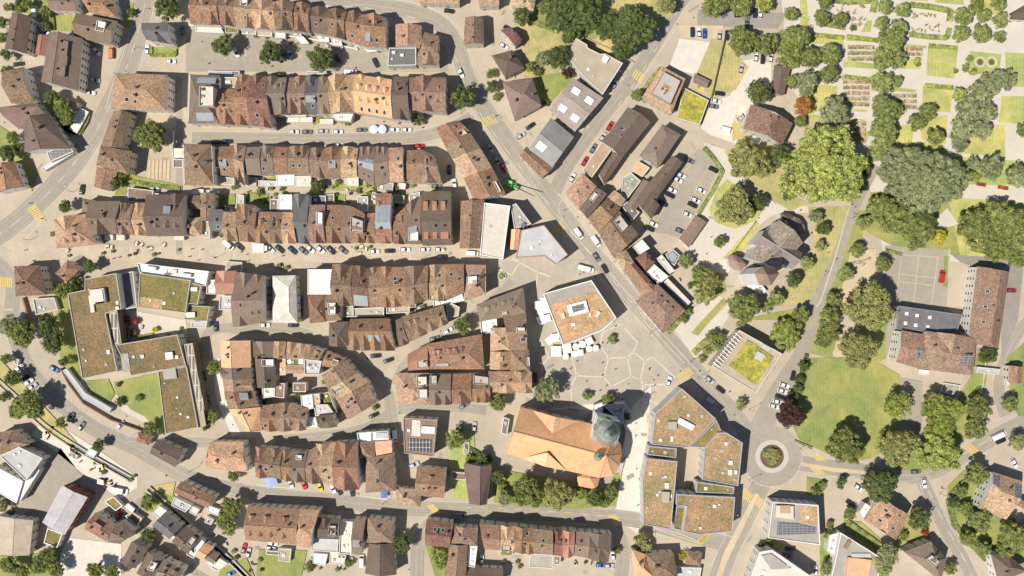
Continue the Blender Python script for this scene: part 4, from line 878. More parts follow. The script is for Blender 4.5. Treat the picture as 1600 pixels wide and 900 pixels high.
mb.obj("ridge_cap", M['newtile'], roof, (.45, .24, .15))
loc = ccw([v[k][:2] for k in outl]); inn = inset(loc, .5)
mb = MB(); mb.prism(inn, 0, he - .1)
mb.poly([(*inn[0], he - .1), (r0[0] + .5, r0[1], hr - .4), (*v[(813, 636)][:2], he - .1)])
ga, gb_ = rel(ch, 794, 708, he), rel(ch, 814, 638, he); mb.poly([(*ga, 0), (*gb_, 0), (*gb_, he), r0, (*ga, he)])
mb.obj("wall", M['plaster'], ch, (.6, .57, .5))
def cgable(pa, pb, pap, ha, hb_, col_, nm="cross_gable"):
    a, b = (*rel(ch, *pa, he + .2), he + .2), (*rel(ch, *pb, he + .2), he + .2); m_ = ((a[0] + b[0]) / 2, (a[1] + b[1]) / 2, ha); ap = (*rel(ch, *pap, hb_), hb_)
    mb = MB(); mb.poly([a, m_, ap]); mb.poly([m_, b, ap]); mb.poly([(a[0], a[1], he - 2), (b[0], b[1], he - 2), b, m_, a], 1)
    mb.obj(nm, [M['newtile'], M['plaster']], ch, col_)
cgable((903, 658), (832, 641), (863, 677), 18, 21.0, (.86, .52, .29)); cgable((816, 716), (886, 736), (855, 707), 18, 21.0, (.86, .53, .30))
sac = [(*rel(ch, *k, 7), 7) for k in ((902, 745), (926, 735), (937, 748), (932, 765), (902, 759))]; ap = (*rel(ch, 922, 748, 11), 11)
mb = MB(); 
for i in range(5): mb.poly([sac[i], sac[(i + 1) % 5], ap][::-1])
mb.prism(inset(ccw([p[:2] for p in sac]), .3), 0, 6.9, 1, top=False); mb.obj("sacristy", [M['newtile'], M['plaster']], ch, (.72, .42, .22))
q = rel(ch, 935, 714, 26); mb = MB(); mb.lathe((q[0], q[1], 20.5), [(1.3, 0), (1.3, 3), (1.7, 3.1), (1.9, 3.8), (1.5, 4.8), (.7, 5.6), (.15, 8)], 8)
mb.obj("ridge_turret", M['copper'], ch)
for (a, b, n) in ((outl[0], outl[1], 6), (outl[-1], outl[-2], 6)):
    for i in range(n):
        k = (a[0] + (b[0] - a[0]) * (i + .5) / n, a[1] + (b[1] - a[1]) * (i + .5) / n); w = rel(ch, *k, he); s_ = 1 if k[1] < 690 else -1
        o = link("window", WIN, ch); o.scale = (1.5, 2, 5); o.location = (w[0], w[1] - s_ * .42, 6.5); o.rotation_euler = (0, 0, -.25 + (math.pi if s_ > 0 else 0))
register(ch, [(x + cx, y + cy) for x, y in inn], he, 10, True)
# tower
tx, ty = P(949, 675, 33)
tw = thing("church_tower", (tx, ty, 0), "white church tower with green copper onion dome beside the orange church roof", "tower", 949, 675, 'tower', rz=math.radians(-14))
mb = MB(); mb.box((0, 0, 15.5), (9.2, 9.2, 31)); mb.obj("tower_wall", M['plaster'], tw, (.82, .80, .74))
for z in (10, 20, 30.8): mb = MB(); mb.box((0, 0, z), (9.7, 9.7, .5)); mb.obj("cornice", M['plain'], tw, (.6, .58, .52))
for a in range(4):
    mb = MB(); ca = math.cos(a * math.pi / 2); sa = math.sin(a * math.pi / 2); mb.cyl((ca * 4.55, sa * 4.55, 27.3), (ca * 4.75, sa * 4.75, 27.3), 1.5, 1.5, 20); mb.obj("clock_face", M['plain'], tw, (.12, .13, .15))
    o = link("window", WIN, tw); o.scale = (1.6, 2, 3.4); o.location = (sa * -4.62, ca * 4.62, 23.2); o.rotation_euler = (0, 0, a * math.pi / 2 + math.pi)
    mb = MB(); mb.poly([(ca * 4.8 - sa * 4.8, sa * 4.8 + ca * 4.8, 31.1), (ca * 4.8 + sa * 4.8, sa * 4.8 - ca * 4.8, 31.1), (ca * 4.8, sa * 4.8, 34.5)]); mb.poly([(ca * 4.8 - sa * 4.8, sa * 4.8 + ca * 4.8, 31.1), (ca * 4.8, sa * 4.8, 34.5), (0, 0, 36)]); mb.poly([(ca * 4.8, sa * 4.8, 34.5), (ca * 4.8 + sa * 4.8, sa * 4.8 - ca * 4.8, 31.1), (0, 0, 36)])
    mb.obj("dome_gable", M['copper'], tw)
mb = MB(); mb.lathe((0, 0, 31), [(4.6, 0), (4.9, .8), (4.9, 2), (4.4, 3.6), (3.3, 5), (2.2, 5.9), (1.6, 6.8), (1.5, 8.8), (1.9, 9), (2.1, 10), (1.6, 11.3), (.7, 12.4), (.2, 14), (.06, 17)], 16)
mb.obj("onion_dome", M['copper'], tw, smooth=True)
mb = MB(); mb.box((0, 0, 49), (1.5, .12, .15)); mb.box((0, 0, 48.5), (.12, .12, 2.4)); mb.obj("cross", M['plain'], tw, (.5, .4, .15))
register(tw, [(tx + dx, ty + dy) for dx, dy in ((-4.6, -4.6), (4.6, -4.6), (4.6, 4.6), (-4.6, 4.6))], 30, 1, True)
flat('928,633 941,629 942,645 930,647', 6, 'wh', 'small white stair turret below the church tower', 'annex', '', 0, .3, win=False)
flat('940,632 976,630 973,662 950,640', 7, 'lg', 'pale grey flat roof at the foot of the church tower', 'annex', '', 0, .3, win=False)

# park church
WHERE = 'x'
RC['mv'] = ((.29, .245, .22), 'grey brown')
pc = house([1166, 403, 1217, 343, 1255, 379, 1216, 421], 13, 'mv', 'g', 'c.2,.5', own='x', mat='tile', chim=0, pitch=.85, label='grey tiled nave of the white walled church in the park', kind='church', wall=(.85, .83, .78))
rc_ = (.29, .245, .22)
def sub(q, h, nm, pitch=.8, typ='g'):
    """another roofed volume of the same church, its meshes parented to the nave"""
    A, B, Cq, D = [rel(pc, q[i], q[i + 1], h) for i in (0, 2, 4, 6)]
    dd = (math.dist(A, D) + math.dist(B, Cq)) / 2; hr = h + dd / 2 * pitch; R0, R1 = lerp(A, D, .5), lerp(B, Cq, .5)
    mb = MB(); mb.poly([(*D, h), (*Cq, h), (*R1, hr), (*R0, hr)]); mb.poly([(*B, h), (*A, h), (*R0, hr), (*R1, hr)]); mb.obj("roof", M['newtile'], pc, rc_)
    mb = MB(); pl = inset(ccw([A, B, Cq, D]), .35); mb.prism(pl, 0, h - .1, top=False)
    for X, Y, R in ((A, D, R0), (B, Cq, R1)):
        k = lambda p: (p[0] + (sum(q_[0] for q_ in (A, B, Cq, D)) / 4 - p[0]) * .03, p[1] + (sum(q_[1] for q_ in (A, B, Cq, D)) / 4 - p[1]) * .03)
        mb.poly([(*k(X), 0), (*k(Y), 0), (*k(Y), h - .15), (*k(R), hr - .2), (*k(X), h - .15)])
    mb.obj(nm, M['plaster'], pc, (.85, .83, .78))
    mb = MB(); mb.cyl((*R0, hr + .05), (*R1, hr + .05), .2, .2, 5); mb.obj("ridge_cap", M['plain'], pc, (.4, .36, .3))
sub((1194, 359, 1254, 395, 1237, 421, 1176, 381), 13.5, "transept_wall", 1.55)
def pyr(poly, h, apx, nm, colr, wallc=(.85, .83, .78)):
    w = [(*rel(pc, *k, h), h) for k in pts(poly)]; ap = (*rel(pc, *apx[:2], apx[2]), apx[2]); mb = MB(); n = len(w)
    for i in range(n): mb.poly([w[i], w[(i + 1) % n], ap])
    mb.obj(nm + "_roof", M['newtile'], pc, colr); mb = MB(); mb.prism(inset(ccw([p[:2] for p in w]), .3), 0, h, top=False); mb.obj(nm + "_wall", M['plaster'], pc, wallc)
pyr('1179,427 1190,416 1208,418 1218,427 1205,446 1186,446', 34, (1199, 429, 43), "tower", (.42, .29, .20))
pyr('1228,343 1241,338 1250,342 1257,352 1258,364 1250,366 1240,356 1232,350', 6, (1246, 352, 9), "apse", (.24, .20, .18))
pyr('1137,403 1143,398 1150,399 1157,403 1166,413 1158,424 1146,421 1139,414', 8, (1152, 409, 11), "round_chapel", (.34, .24, .19))
pyr('1220,333 1236,334 1242,342 1226,344 1219,340', 6, (1230, 339, 8), "vestry", (.16, .125, .11))
pyr('1243,395 1252,392 1250,402 1244,404', 8, (1247, 398, 10), "porch", (.16, .125, .11))
flat('1172,436 1189,443 1198,455 1190,460 1166,447', 3, 'wh', 'white entrance steps and terrace of the park church', 'terrace', '', 0, .3, win=False)

# ================================================================== ground
gm = MB(); gm.poly([(-2500, -2500, 0), (2500, -2500, 0), (2500, 2500, 0), (-2500, 2500, 0)]); structure(gm.obj("ground", M['field']))
sheet("town_paving", '-330,-250 1950,-250 1950,1150 -330,1150', .012, 'paving')
z = .024
sheet("market_street", '0,372 82,388 290,384 700,386 790,402 800,404 840,395 860,412 850,440 760,408 480,410 215,408 90,403 20,412', z, 'market')
sheet("car_park", '290,40 700,70 700,112 290,112', z, 'asphalt')
sheet("cobbled_square", '778,410 850,400 905,405 1000,505 1075,585 1045,602 1018,600 985,640 975,625 850,640 826,610 822,450 778,440', z + .004, 'cobble')
sheet("street", '820,640 850,640 1018,600 1000,835 960,810 980,640', z, 'white_ground')
for n_, s_, w_, m_ in (("road", '230,-30 222,20 205,90 178,155 135,230 85,292 20,352 -40,392', 32, 'asphalt'), ("road", '400,2 520,4 620,14 680,32 712,68 730,120 765,180 820,255 880,335 940,410 1010,490 1080,570 1150,650 1180,690', 27, 'asphalt'),
                      ("road", '1100,-40 1062,5 1020,75 985,130 940,185 890,255 868,300', 22, 'asphalt'), ("road", '1245,722 1330,733 1400,742 1450,738 1510,708 1570,672 1640,640', 24, 'asphalt'),
                      ("road", '1440,745 1455,780 1480,830 1510,880 1530,930', 20, 'asphalt'), ("road", '1196,745 1170,800 1140,860 1115,930', 30, 'asphalt'), ("road", '-20,395 20,440 20,500 40,565 90,625 150,670 215,700 290,742 380,766 480,778 600,790 700,796 820,800 940,806 1010,815 1080,835 1140,850', 24, 'asphalt'),
                      ("road", '1640,470 1596,515 1572,560 1562,610 1572,650', 18, 'asphalt'), ("lane", '280,398 280,120', 10, 'asphalt'), ("street", '300,214 500,216 640,214 700,200 740,180', 18, 'asphalt'), ("lane", '430,688 560,672 620,640 700,634 760,640', 16, 'asphalt'),
                      ("lane", '360,512 450,514 530,548 600,600 616,660 640,720', 18, 'asphalt'), ("lane", '615,600 640,560 700,520 760,475 800,440', 12, 'asphalt'), ("lane", '200,690 330,690 400,690', 16, 'asphalt'), ("lane", '320,560 325,520 360,512', 14, 'asphalt'), ("lane", '340,560 345,620 370,680', 14, 'white_ground'),
                      ("lane", '220,780 215,820 270,870 330,910', 12, 'asphalt'), ("lane", '650,910 655,840 690,800', 22, 'asphalt'), ("street", '960,820 975,860 970,910', 22, 'asphalt')):
    z += .004; road(n_, s_, w_, z, m_)
sheet("parking_yard", '1092,232 1108,240 1122,265 1086,335 1060,372 1045,366 1010,362 1030,325 1070,250', .09, 'asphalt')
sheet("path", '1098,222 1140,236 1160,275 1172,300 1200,305 1210,318 1262,322 1264,332 1210,335 1196,343 1140,400 1140,425 1110,430 1080,400 1062,374 1078,386 1104,348 1092,336 1128,268 1112,242', .1, 'path')
sheet("gravel_yard", '1158,95 1182,92 1205,100 1203,150 1185,165 1165,180 1150,225 1108,210 1095,200 1112,158 1140,150 1165,110', .1, 'white_ground')
sheet("path", '1055,515 1085,480 1120,462 1136,466 1112,500 1138,475 1142,490 1100,552 1085,560', .102, 'path')
z = .12
def blob(cx_, cy_, r, n=40): return [(cx_ + r * math.cos(2 * math.pi * i / n), cy_ + r * math.sin(2 * math.pi * i / n)) for i in range(n)]
def ringsheet(name, cx_, cy_, r0_, r1_, z0_, z1_, mat):
    mb = MB(); n = 56; p0 = [P(*q) for q in blob(cx_, cy_, r0_, n)]; p1 = [P(*q) for q in blob(cx_, cy_, r1_, n)]
    for i in range(n):
        j = (i + 1) % n; mb.poly([(*p0[i], z1_), (*p0[j], z1_), (*p1[j], z1_), (*p1[i], z1_)]); mb.poly([(*p1[i], z0_), (*p1[j], z0_), (*p1[j], z1_), (*p1[i], z1_)])
    return structure(mb.obj(name, M[mat]))
sheet("roundabout", blob(1206, 713, 46, 60), z, 'asphalt')
ringsheet("roundabout_apron", 1206, 713, 18, 26, 0, z + .12, 'kerbstone')
ringsheet("kerb", 1206, 713, 46.5, 47.5, 0, .2, 'kerbstone')
sheet("traffic_island", blob(1206, 713, 18.5, 40), z + .2, 'soil')
sheet("brick_island", '1252,722 1300,730 1400,741 1400,745 1300,737 1252,728', z + .02, 'sand')
sheet("brick_island", '1180,770 1186,773 1135,880 1120,930 1110,930 1130,865', z + .02, 'sand')
# lawns and paths
z = .14
lz = [z]
def lawn(s_, m_='lawn', n_='lawn'):
    lz[0] += .004; return sheet(n_, s_, lz[0], m_)
lawn('935,-20 1062,-20 1050,22 1005,60 960,95 905,60 880,40', 'lawn_dry')
lawn('845,-10 935,-10 935,60 905,65 865,40 835,30', 'lawn')
lawn('808,22 868,40 890,58 885,90 868,120 850,150 838,165 815,110 820,80', 'lawn_dry'); lawn('838,120 880,112 898,120 856,166 842,150', 'lawn')
lawn('1112,60 1130,64 1123,110 1108,150 1080,140 1088,115', 'lawn_dry'); lawn('1135,64 1160,95 1170,105 1150,140 1115,152 1108,148', 'lawn_dry')
sheet("gravel_yard", '1062,60 1110,66 1100,115 1085,117 1045,105', z + .002, 'white_ground')
sheet("parking_yard", '1060,40 1130,40 1130,62 1065,58', z - .01, 'sand'); sheet("parking_yard", '1090,15 1230,20 1215,45 1090,40', z - .012, 'asphalt_dark')
lawn('1150,178 1170,195 1168,205 1145,222 1142,200', 'lawn_dry'); lawn('1155,205 1215,225 1205,232 1150,215', 'lawn_dry')
# cemetery
sheet("cemetery_path", '1218,-20 1640,-20 1640,420 1500,410 1380,395 1350,250 1300,230 1225,120 1225,30', z, 'path')
for s_ in ('1268,52 1318,55 1318,70 1265,68', '1322,55 1372,60 1372,66 1322,64', '1318,94 1372,100 1372,108 1318,105', '1250,130 1308,135 1308,158 1268,178 1262,150', '1315,118 1362,122 1362,128 1315,125', '1450,70 1497,73 1491,123 1447,118', '1442,132 1488,136 1485,176 1440,172',
           '1440,185 1480,180 1478,225 1438,218', '1405,68 1448,72 1447,76 1405,72', '1407,92 1440,92 1438,108 1407,108', '1392,136 1432,140 1430,145 1392,142', '1330,170 1355,172 1355,176 1330,174', '1262,178 1300,182 1300,196 1262,190', '1310,183 1352,187 1350,192 1312,188', '1400,195 1428,196 1422,245 1392,245',
           '1570,82 1640,85 1640,138 1572,135', '1565,150 1640,152 1640,195 1560,192', '1515,80 1565,85 1560,112 1520,118 1512,100', '1340,-10 1380,-8 1380,-2 1340,-2', '1400,-10 1450,-8 1450,2 1400,0', '1460,-10 1505,-8 1505,8 1460,4', '1250,25 1265,25 1262,45 1250,40', '1500,195 1570,195 1570,245 1500,240',
           '1490,245 1640,255 1640,292 1510,288', '1420,222 1470,222 1490,250 1430,245', '1512,-10 1570,-10 1565,22 1520,25', '1355,32 1362,32 1360,50 1345,50', '1250,0 1260,0 1262,25 1250,22', '1255,195 1300,205 1300,225 1262,215'):
    lawn(s_, 'lawn_light')
lawn('1270,195 1300,200 1360,205 1352,225 1300,222', 'lawn_light')
for s_, m_ in (('1480,308 1640,320 1640,415 1500,398 1478,360', 'lawn_light'), ('1360,300 1480,300 1500,400 1400,388 1350,360', 'lawn')): lawn(s_, m_)
sheet("path", '1485,290 1640,300 1640,312 1485,298', .3, 'path'); sheet("path", '1452,350 1480,325 1496,350 1462,362', .302, 'path')
# round flower rings
for x_, y_ in ((1531, 97), (1549, 97)):
    ringsheet("flower_ring_path", x_, y_, 6.5, 8.5, .1, .3, 'path'); sheet("flower_bed", blob(x_, y_, 4.5, 20), .3, 'soil')
# church park
lawn('1130,236 1170,232 1215,210 1230,300 1262,318 1235,330 1205,312 1190,300 1155,262', 'lawn_dry')
lawn('1262,325 1326,322 1300,400 1275,468 1215,480 1205,470 1240,440 1270,400 1272,350', 'lawn_dry')
lawn('1136,280 1162,300 1185,305 1195,325 1180,345 1148,358 1118,348 1107,330 1120,295', 'lawn_light')
lawn('1182,347 1186,350 1165,385 1140,408 1128,405 1150,380', 'lawn_light')
lawn('1080,520 1090,508 1130,465 1136,472 1104,508 1090,525', 'lawn'); lawn('1160,500 1200,490 1260,480 1262,515 1225,545 1215,500', 'lawn'); lawn('1096,415 1130,430 1135,455 1110,470 1080,440', 'lawn')
sheet("lane", '1352,250 1375,262 1340,330 1312,420 1285,480 1262,560 1225,640 1195,690 1170,665 1200,610 1240,550 1265,470 1300,400 1325,330', .34, 'asphalt')
lawn('1338,330 1356,330 1340,400 1318,470 1300,560 1265,552 1290,470 1318,400', 'lawn', 'lawn'); lz[0] = .36
lawn('1342,340 1350,350 1325,430 1305,490 1290,540 1265,550 1285,490 1315,420', 'lawn')
sheet("playground_sand", '1328,395 1370,388 1366,430 1345,460 1325,470 1310,510 1345,512 1330,540 1308,560 1300,552 1315,520 1300,500 1318,440', .37, 'sand')
lawn('1345,500 1385,480 1384,560 1365,570 1330,545', 'lawn')
lawn('1257,560 1312,558 1360,565 1378,570 1405,586 1406,690 1360,716 1330,722 1290,708 1248,686 1238,665 1245,610', 'lawn')
sheet("tarmac_court", '1382,384 1484,390 1478,480 1500,500 1402,492 1385,560 1380,480', .35, 'asphalt'); sheet("school_yard", '1486,398 1600,405 1590,500 1565,560 1560,430 1500,410', .352, 'asphalt_dark')
lawn('1524,555 1545,560 1538,610 1505,690 1480,700 1500,615 1515,590', 'lawn'); lawn('1475,400 1484,400 1480,448 1473,448', 'lawn')
sheet("path", '1405,590 1440,596 1440,660 1430,700 1405,700 1404,600', .36, 'asphalt')
lawn('1410,690 1500,690 1500,715 1440,735 1400,735', 'lawn'); lawn('1572,560 1640,500 1640,650 1590,650 1578,620', 'lawn'); lawn('1480,760 1505,735 1548,735 1530,790 1570,815 1640,820 1640,910 1560,860 1530,865 1500,830 1478,790', 'lawn')
lawn('1260,745 1290,750 1285,775 1260,772', 'lawn'); lawn('1318,812 1345,815 1385,850 1400,850 1420,800 1445,820 1455,840 1405,860 1380,880 1320,828', 'lawn'); lawn('1280,840 1300,820 1310,850 1295,905 1282,905', 'lawn')
lawn('1205,842 1225,850 1215,860 1190,855', 'lawn')
# left half greens
lawn('25,-10 75,-10 80,20 60,30 40,20 22,18', 'lawn'); lawn('84,24 118,24 116,50 84,48', 'lawn'); lawn('80,140 105,160 110,180 100,205 122,212 130,195 138,175 142,180 130,210 108,212 85,190 72,160', 'lawn'); lawn('-10,190 20,210 60,270 50,300 30,260 -10,240', 'lawn')
lawn('190,262 215,275 285,290 285,296 240,294 205,290 195,305 180,305 185,280', 'lawn'); lawn('237,75 275,72 275,88 237,88', 'lawn'); lawn('200,5 210,5 205,40 195,45', 'lawn')
lawn('85,440 105,440 128,590 122,600 95,560 88,500', 'lawn'); lawn('178,597 247,582 256,650 262,675 240,665 225,650 205,640 185,620', 'lawn'); lawn('135,595 170,592 180,615 165,640 140,610', 'lawn')
lawn('57,490 80,485 85,500 60,505', 'lawn'); sheet("courtyard_paving", '190,482 290,500 295,530 190,540', .2, 'path')
sheet("garden_paving", '205,630 235,630 240,655 225,660 190,640 180,615', .4, 'path')
lawn('0,868 60,865 95,850 90,880 100,905 0,905', 'lawn'); lawn('345,890 385,870 400,905 340,905', 'lawn'); lawn('405,858 480,860 470,905 400,905', 'lawn'); lawn('700,672 740,672 742,700 735,735 702,735', 'lawn_light'); lawn('708,750 733,750 733,780 706,780', 'lawn_light')
lawn('770,740 800,745 800,790 772,785', 'lawn'); lawn('790,735 880,750 950,765 960,740 972,740 962,790 900,795 800,790', 'lawn'); lawn('665,852 698,850 696,900 680,900', 'lawn'); lawn('225,770 265,765 285,790 262,800 232,800', 'lawn'); lawn('240,760 275,752 270,775 245,765', 'lawn_dry')
lawn('0,560 60,625 120,690 110,700 50,650 0,600', 'lawn_dry'); sheet("building_site", '70,650 150,700 215,745 215,760 190,780 130,740 80,700 50,680', .2, 'white_ground'); sheet("yard", '95,700 130,745 60,830 30,790', .2, 'asphalt'); sheet("gravel_yard", '110,840 190,850 190,900 90,905 95,865', .2, 'white_ground')
for s_ in ('405,281 432,275 432,290 405,291', '485,288 560,288 590,295 560,299 490,297', '385,300 420,303 420,318 385,315', '480,300 540,304 540,320 510,320', '560,300 640,302 630,320 600,318', '336,305 368,303 368,322 340,320'): lawn(s_, 'lawn')
# stream
def channel(s_, w_):
    l = smooth_line([P(*q) for q in pts(s_)], 4); mb = MB(); band(mb, l, w_ * S, .46); structure(mb.obj("stream", M['water']))
    for d in (-1, 1):
        mb = MB(); band(mb, offs(l, d * (w_ * S / 2 + .3)), .6, 1.3, 0); structure(mb.obj("stream_wall", M['kerbstone']))
channel('-20,580 30,625 70,665 130,705 205,748', 5); channel('232,763 275,800 320,840 360,875 400,915', 5)
# kerbs
def kerb(s_, zz=.13):
    l = smooth_line([P(*q) for q in pts(s_)], 5); mb = MB(); band(mb, l, .35, zz, 0); structure(mb.obj("kerb", M['kerbstone']))
for s_ in ('212,0 200,60 180,120 165,170', '250,5 240,60 222,100', '420,12 520,14 610,24 670,42 698,72 716,125', '425,-5 540,-6 630,2 690,20 725,55 748,112 800,190', '730,170 800,258 850,310', '880,310 873,330 900,370 960,435 1020,505 1100,590', '1005,500 1070,568', '-10,430 5,500 25,560 80,625', '320,742 400,758 520,770 610,782', '340,765 420,790', '1010,822 1060,838 1095,850',
           '1240,690 1290,715 1400,725', '1262,745 1340,745 1420,755', '1460,752 1470,790 1500,840 1530,900', '1130,600 1180,650', '985,150 1010,110 1060,40'): kerb(s_)
# road paint
LW = .10
def dashes(s_, on, off, w_=.22, m_='line_white', zz=.115):
    l = resample(smooth_line([P(*q) for q in pts(s_)], 8), .5); mb = MB(); step = int((on + off) / .5); k = int(on / .5)
    for i in range(0, len(l) - k, step): band(mb, l[i:i + k + 1], w_, zz)
    if mb.v: structure(mb.obj("road_marking", M[m_]))
dashes('228,5 210,70 190,125 150,205 100,275 40,335 -20,380', 4, 5); dashes('470,9 560,11 640,26 690,52 712,90 730,140 765,200 820,270 870,335 925,400 985,470 1070,572', 4, 5); dashes('1060,15 1020,85 985,140 945,190', 3, 6)
dashes('1450,765 1475,815 1510,880', 4, 6); dashes('700,792 800,795 900,802 960,808', 3, 4, .3, 'line_yellow'); dashes('1500,712 1560,678', 4, 5)
dashes('1162,695 1168,678 1185,664 1200,660', .5, .5, .3); dashes('1238,680 1250,705 1248,735 1232,758', .5, .5, .3); dashes('1210,762 1180,755 1164,735', .5, .5, .3); dashes('1133,840 1110,885', .5, .7, .3)
def line(s_, w_=.18, m_='line_white', zz=.118):
    l = [P(*q) for q in pts(s_)]; mb = MB(); band(mb, l, w_, zz); structure(mb.obj("road_marking", M[m_]))
for s_ in ('400,757 500,768 605,780', '41,373 65,345', '1003,820 1060,833 1095,848', '735,170 757,205 762,225', '1437,755 1442,772'): line(s_, .25)
line('420,8 520,10', .15)
def crossing(x0, y0, x1, y1, wid, n, ang):
    """zebra: n yellow bars spread between two points, each wid metres long along the road"""
    mb = MB(); a = math.radians(ang)
    for i in range(n):
        t = (i + .5) / n; x, y = P(x0 + (x1 - x0) * t, y0 + (y1 - y0) * t); mb.box((x, y, .1), (wid, .55, .05), 0, a)
    structure(mb.obj("pedestrian_crossing", M['line_yellow']))
for a_ in ((47, 342, 68, 327, 3.6, 0, 0),): pass
crossing(49, 322, 66, 345, 4.2, 8, 30); crossing(752, 193, 775, 185, 4, 6, 62 + 60); crossing(990, 112, 1005, 125, 4, 5, 140 - 90 + 10); crossing(862, 370, 880, 350, 4, 8, -50); crossing(1060, 592, 1080, 578, 3.6, 7, -52)
crossing(0, 440, 19, 442, 4.2, 7, 90); crossing(671, 788, 684, 788 + 14, 3.2, 6, 5); crossing(955, 804, 966, 820, 3.6, 6, 3); crossing(1090, 848, 1106, 838, 4, 7, 65); crossing(1272, 708, 1284, 720, 4, 5, 0); crossing(1270, 728, 1282, 740, 4, 5, 0)
crossing(1510, 695, 1528, 712, 4, 7, 20); crossing(1160, 768, 1174, 780, 4, 6, 65); crossing(1178, 777, 1190, 788, 4, 5, 65)
# parking bays
def bays(x0, y0, x1, y1, n, ln, ang, m_='line_white', edge=False):
    mb = MB(); a = math.radians(ang)
    for i in range(n + 1):
        t = i / n; x, y = P(x0 + (x1 - x0) * t, y0 + (y1 - y0) * t); mb.box((x + math.cos(a) * ln / 2, y + math.sin(a) * ln / 2, .1), (ln, .14, .05), 0, a)
    structure(mb.obj("parking_bay_line", M[m_]))
    if edge: line('%f,%f %f,%f' % (x0, y0, x1, y1), .16, m_, .13)
bays(322, 92, 402, 96, 8, 1.2, 100); bays(405, 97, 590, 108, 18, 1.2, 100); bays(330, 78, 590, 92, 26, 1.0, -80)
bays(1086, 245, 1022, 352, 12, 5.2, 205, 'line_yellow', True); bays(1107, 258, 1070, 330, 10, 5.4, -25, 'line_yellow', True); bays(1055, 315, 1080, 322, 1, .1, 0, 'line_yellow')
bays(1070, 44, 1130, 50, 7, 4, 95, 'line_yellow'); bays(424, 755, 605, 780, 16, 3.2, 100); bays(55, 585, 130, 650, 9, 3, 215); bays(360, 396, 545, 398, 20, 1.0, 130); bays(445, 210, 640, 208, 10, 2, 90)
for s_ in ('1408,398 1465,402', '1403,440 1460,446', '1408,398 1400,470', '1465,402 1455,476', '1435,398 1427,474', '1403,428 1460,434', '1400,470 1455,476', '1483,388 1478,440'): line(s_, .2, 'line_pale', .37)
for s_ in ('1405,403 1398,468',): pass
# pale stone joints of the square
for s_ in ('845,532 858,557 848,570 845,585', '893,555 901,587 892,603 893,640', '901,587 943,589 951,560 938,540 941,520 970,507', '951,560 980,558 990,550 996,535 975,512', '943,589 956,604 956,618', '956,604 986,588 980,558', '986,588 1001,593 1007,564 990,550', '1007,564 1020,558', '1001,593 1005,601 1000,640', '1005,601 1040,600', '1020,558 1055,590', '800,430 812,410 840,425 838,450', '812,410 800,404', '780,420 800,430', '840,425 860,432', '1000,615 1040,640'):
    line(s_, .6, 'line_pale', .08)
for x_ in (110, 205, 250, 290, 312, 365, 480, 560, 640): line('%d,386 %d,406' % (x_, x_ + 1), .8, 'kerbstone', .04)

# repairs, covers and worn patches that break up the paved surfaces
def inroads(x, y): return not any(inside(P(x, y), f) for f in FOOT)
k = 0
while k < 130:
    x, y = rnd.uniform(0, 1230), rnd.uniform(0, 900)
    if not inroads(x, y): continue
    k += 1; w, h2, a = rnd.uniform(3, 22), rnd.uniform(2, 7), rnd.choice([0, .1, -.5, 1.0, -.9, 1.5]); q = []
    for dx, dy in ((-1, -1), (1, -1), (1, 1), (-1, 1)): q.append((x + (dx * w * math.cos(a) - dy * h2 * math.sin(a)) / 2, y + (dx * w * math.sin(a) + dy * h2 * math.cos(a)) / 2))
    sheet("asphalt_patch", q, .1005 + k * .00012, rnd.choice(['asphalt', 'asphalt_dark', 'paving', 'asphalt']))
k = 0
mbm = None
while k < 90:
    x, y = rnd.uniform(0, 1230), rnd.uniform(0, 900)
    if not inroads(x, y): continue
    k += 1; structure(mesh_obj("manhole_cover", [(*p, .128) for p in ccw([P(*q) for q in blob(x, y, 1.2, 10)])], [tuple(range(10))], M['cap']))
# ================================================================== trees
def crown_mesh(seed, clumps, quads, leaf, hk=1.15, spread=.26):
    r = random.Random(seed); vs = []; fs = []
    # inner mass
    import bmesh
    bm = bmesh.new(); bmesh.ops.create_icosphere(bm, subdivisions=3, radius=.66)
    for v in bm.verts:
        n = mnoise.noise(v.co * 2.2 + Vector((seed, 0, 0))); v.co *= 1 + .3 * n; v.co.z = v.co.z * .5 * hk + .62 * hk
    vs += [tuple(v.co) for v in bm.verts]; fs += [tuple(v.index for v in f.verts) for f in bm.faces]; bm.free()
    for c in range(clumps):
        # points over the upper shell, denser toward the rim
        a = r.uniform(0, 2 * math.pi); rr = math.sqrt(r.uniform(.0, .78)); lob = 1 + .14 * math.sin(3 * a + seed) + .1 * math.sin(7 * a + 2 * seed) + .07 * math.sin(13 * a + seed)
        zz = hk * (.45 + .6 * math.sqrt(max(0, 1 - rr * rr))) * r.uniform(.86, 1.06)
        if r.random() < .25: zz *= r.uniform(.45, .8); rr = .8
        cc = Vector((rr * math.cos(a) * lob, rr * math.sin(a) * lob, zz)); cr = spread * r.uniform(.6, 1.15)
        for q in range(quads):
            d = Vector((r.gauss(0, 1), r.gauss(0, 1), r.gauss(.35, .9))).normalized(); p = cc + d * cr * r.uniform(.65, 1.05)
            nrm = (d + Vector((r.gauss(0, .45), r.gauss(0, .45), r.gauss(.25, .4)))).normalized(); u = nrm.orthogonal().normalized(); w = nrm.cross(u); t = r.uniform(0, 6.28)
            u, w = u * math.cos(t) + w * math.sin(t), w * math.cos(t) - u * math.sin(t); s1 = leaf * r.uniform(.6, 1.3); s2 = s1 * r.uniform(.5, .9); k = len(vs)
            vs += [tuple(p - u * s1), tuple(p - w * s2), tuple(p + u * s1), tuple(p + w * s2)]; fs.append((k, k + 1, k + 2, k + 3))
    me = bpy.data.meshes.new("crown"); me.from_pydata(vs, [], fs); me.materials.append(M['leaf']); me.update(); return me
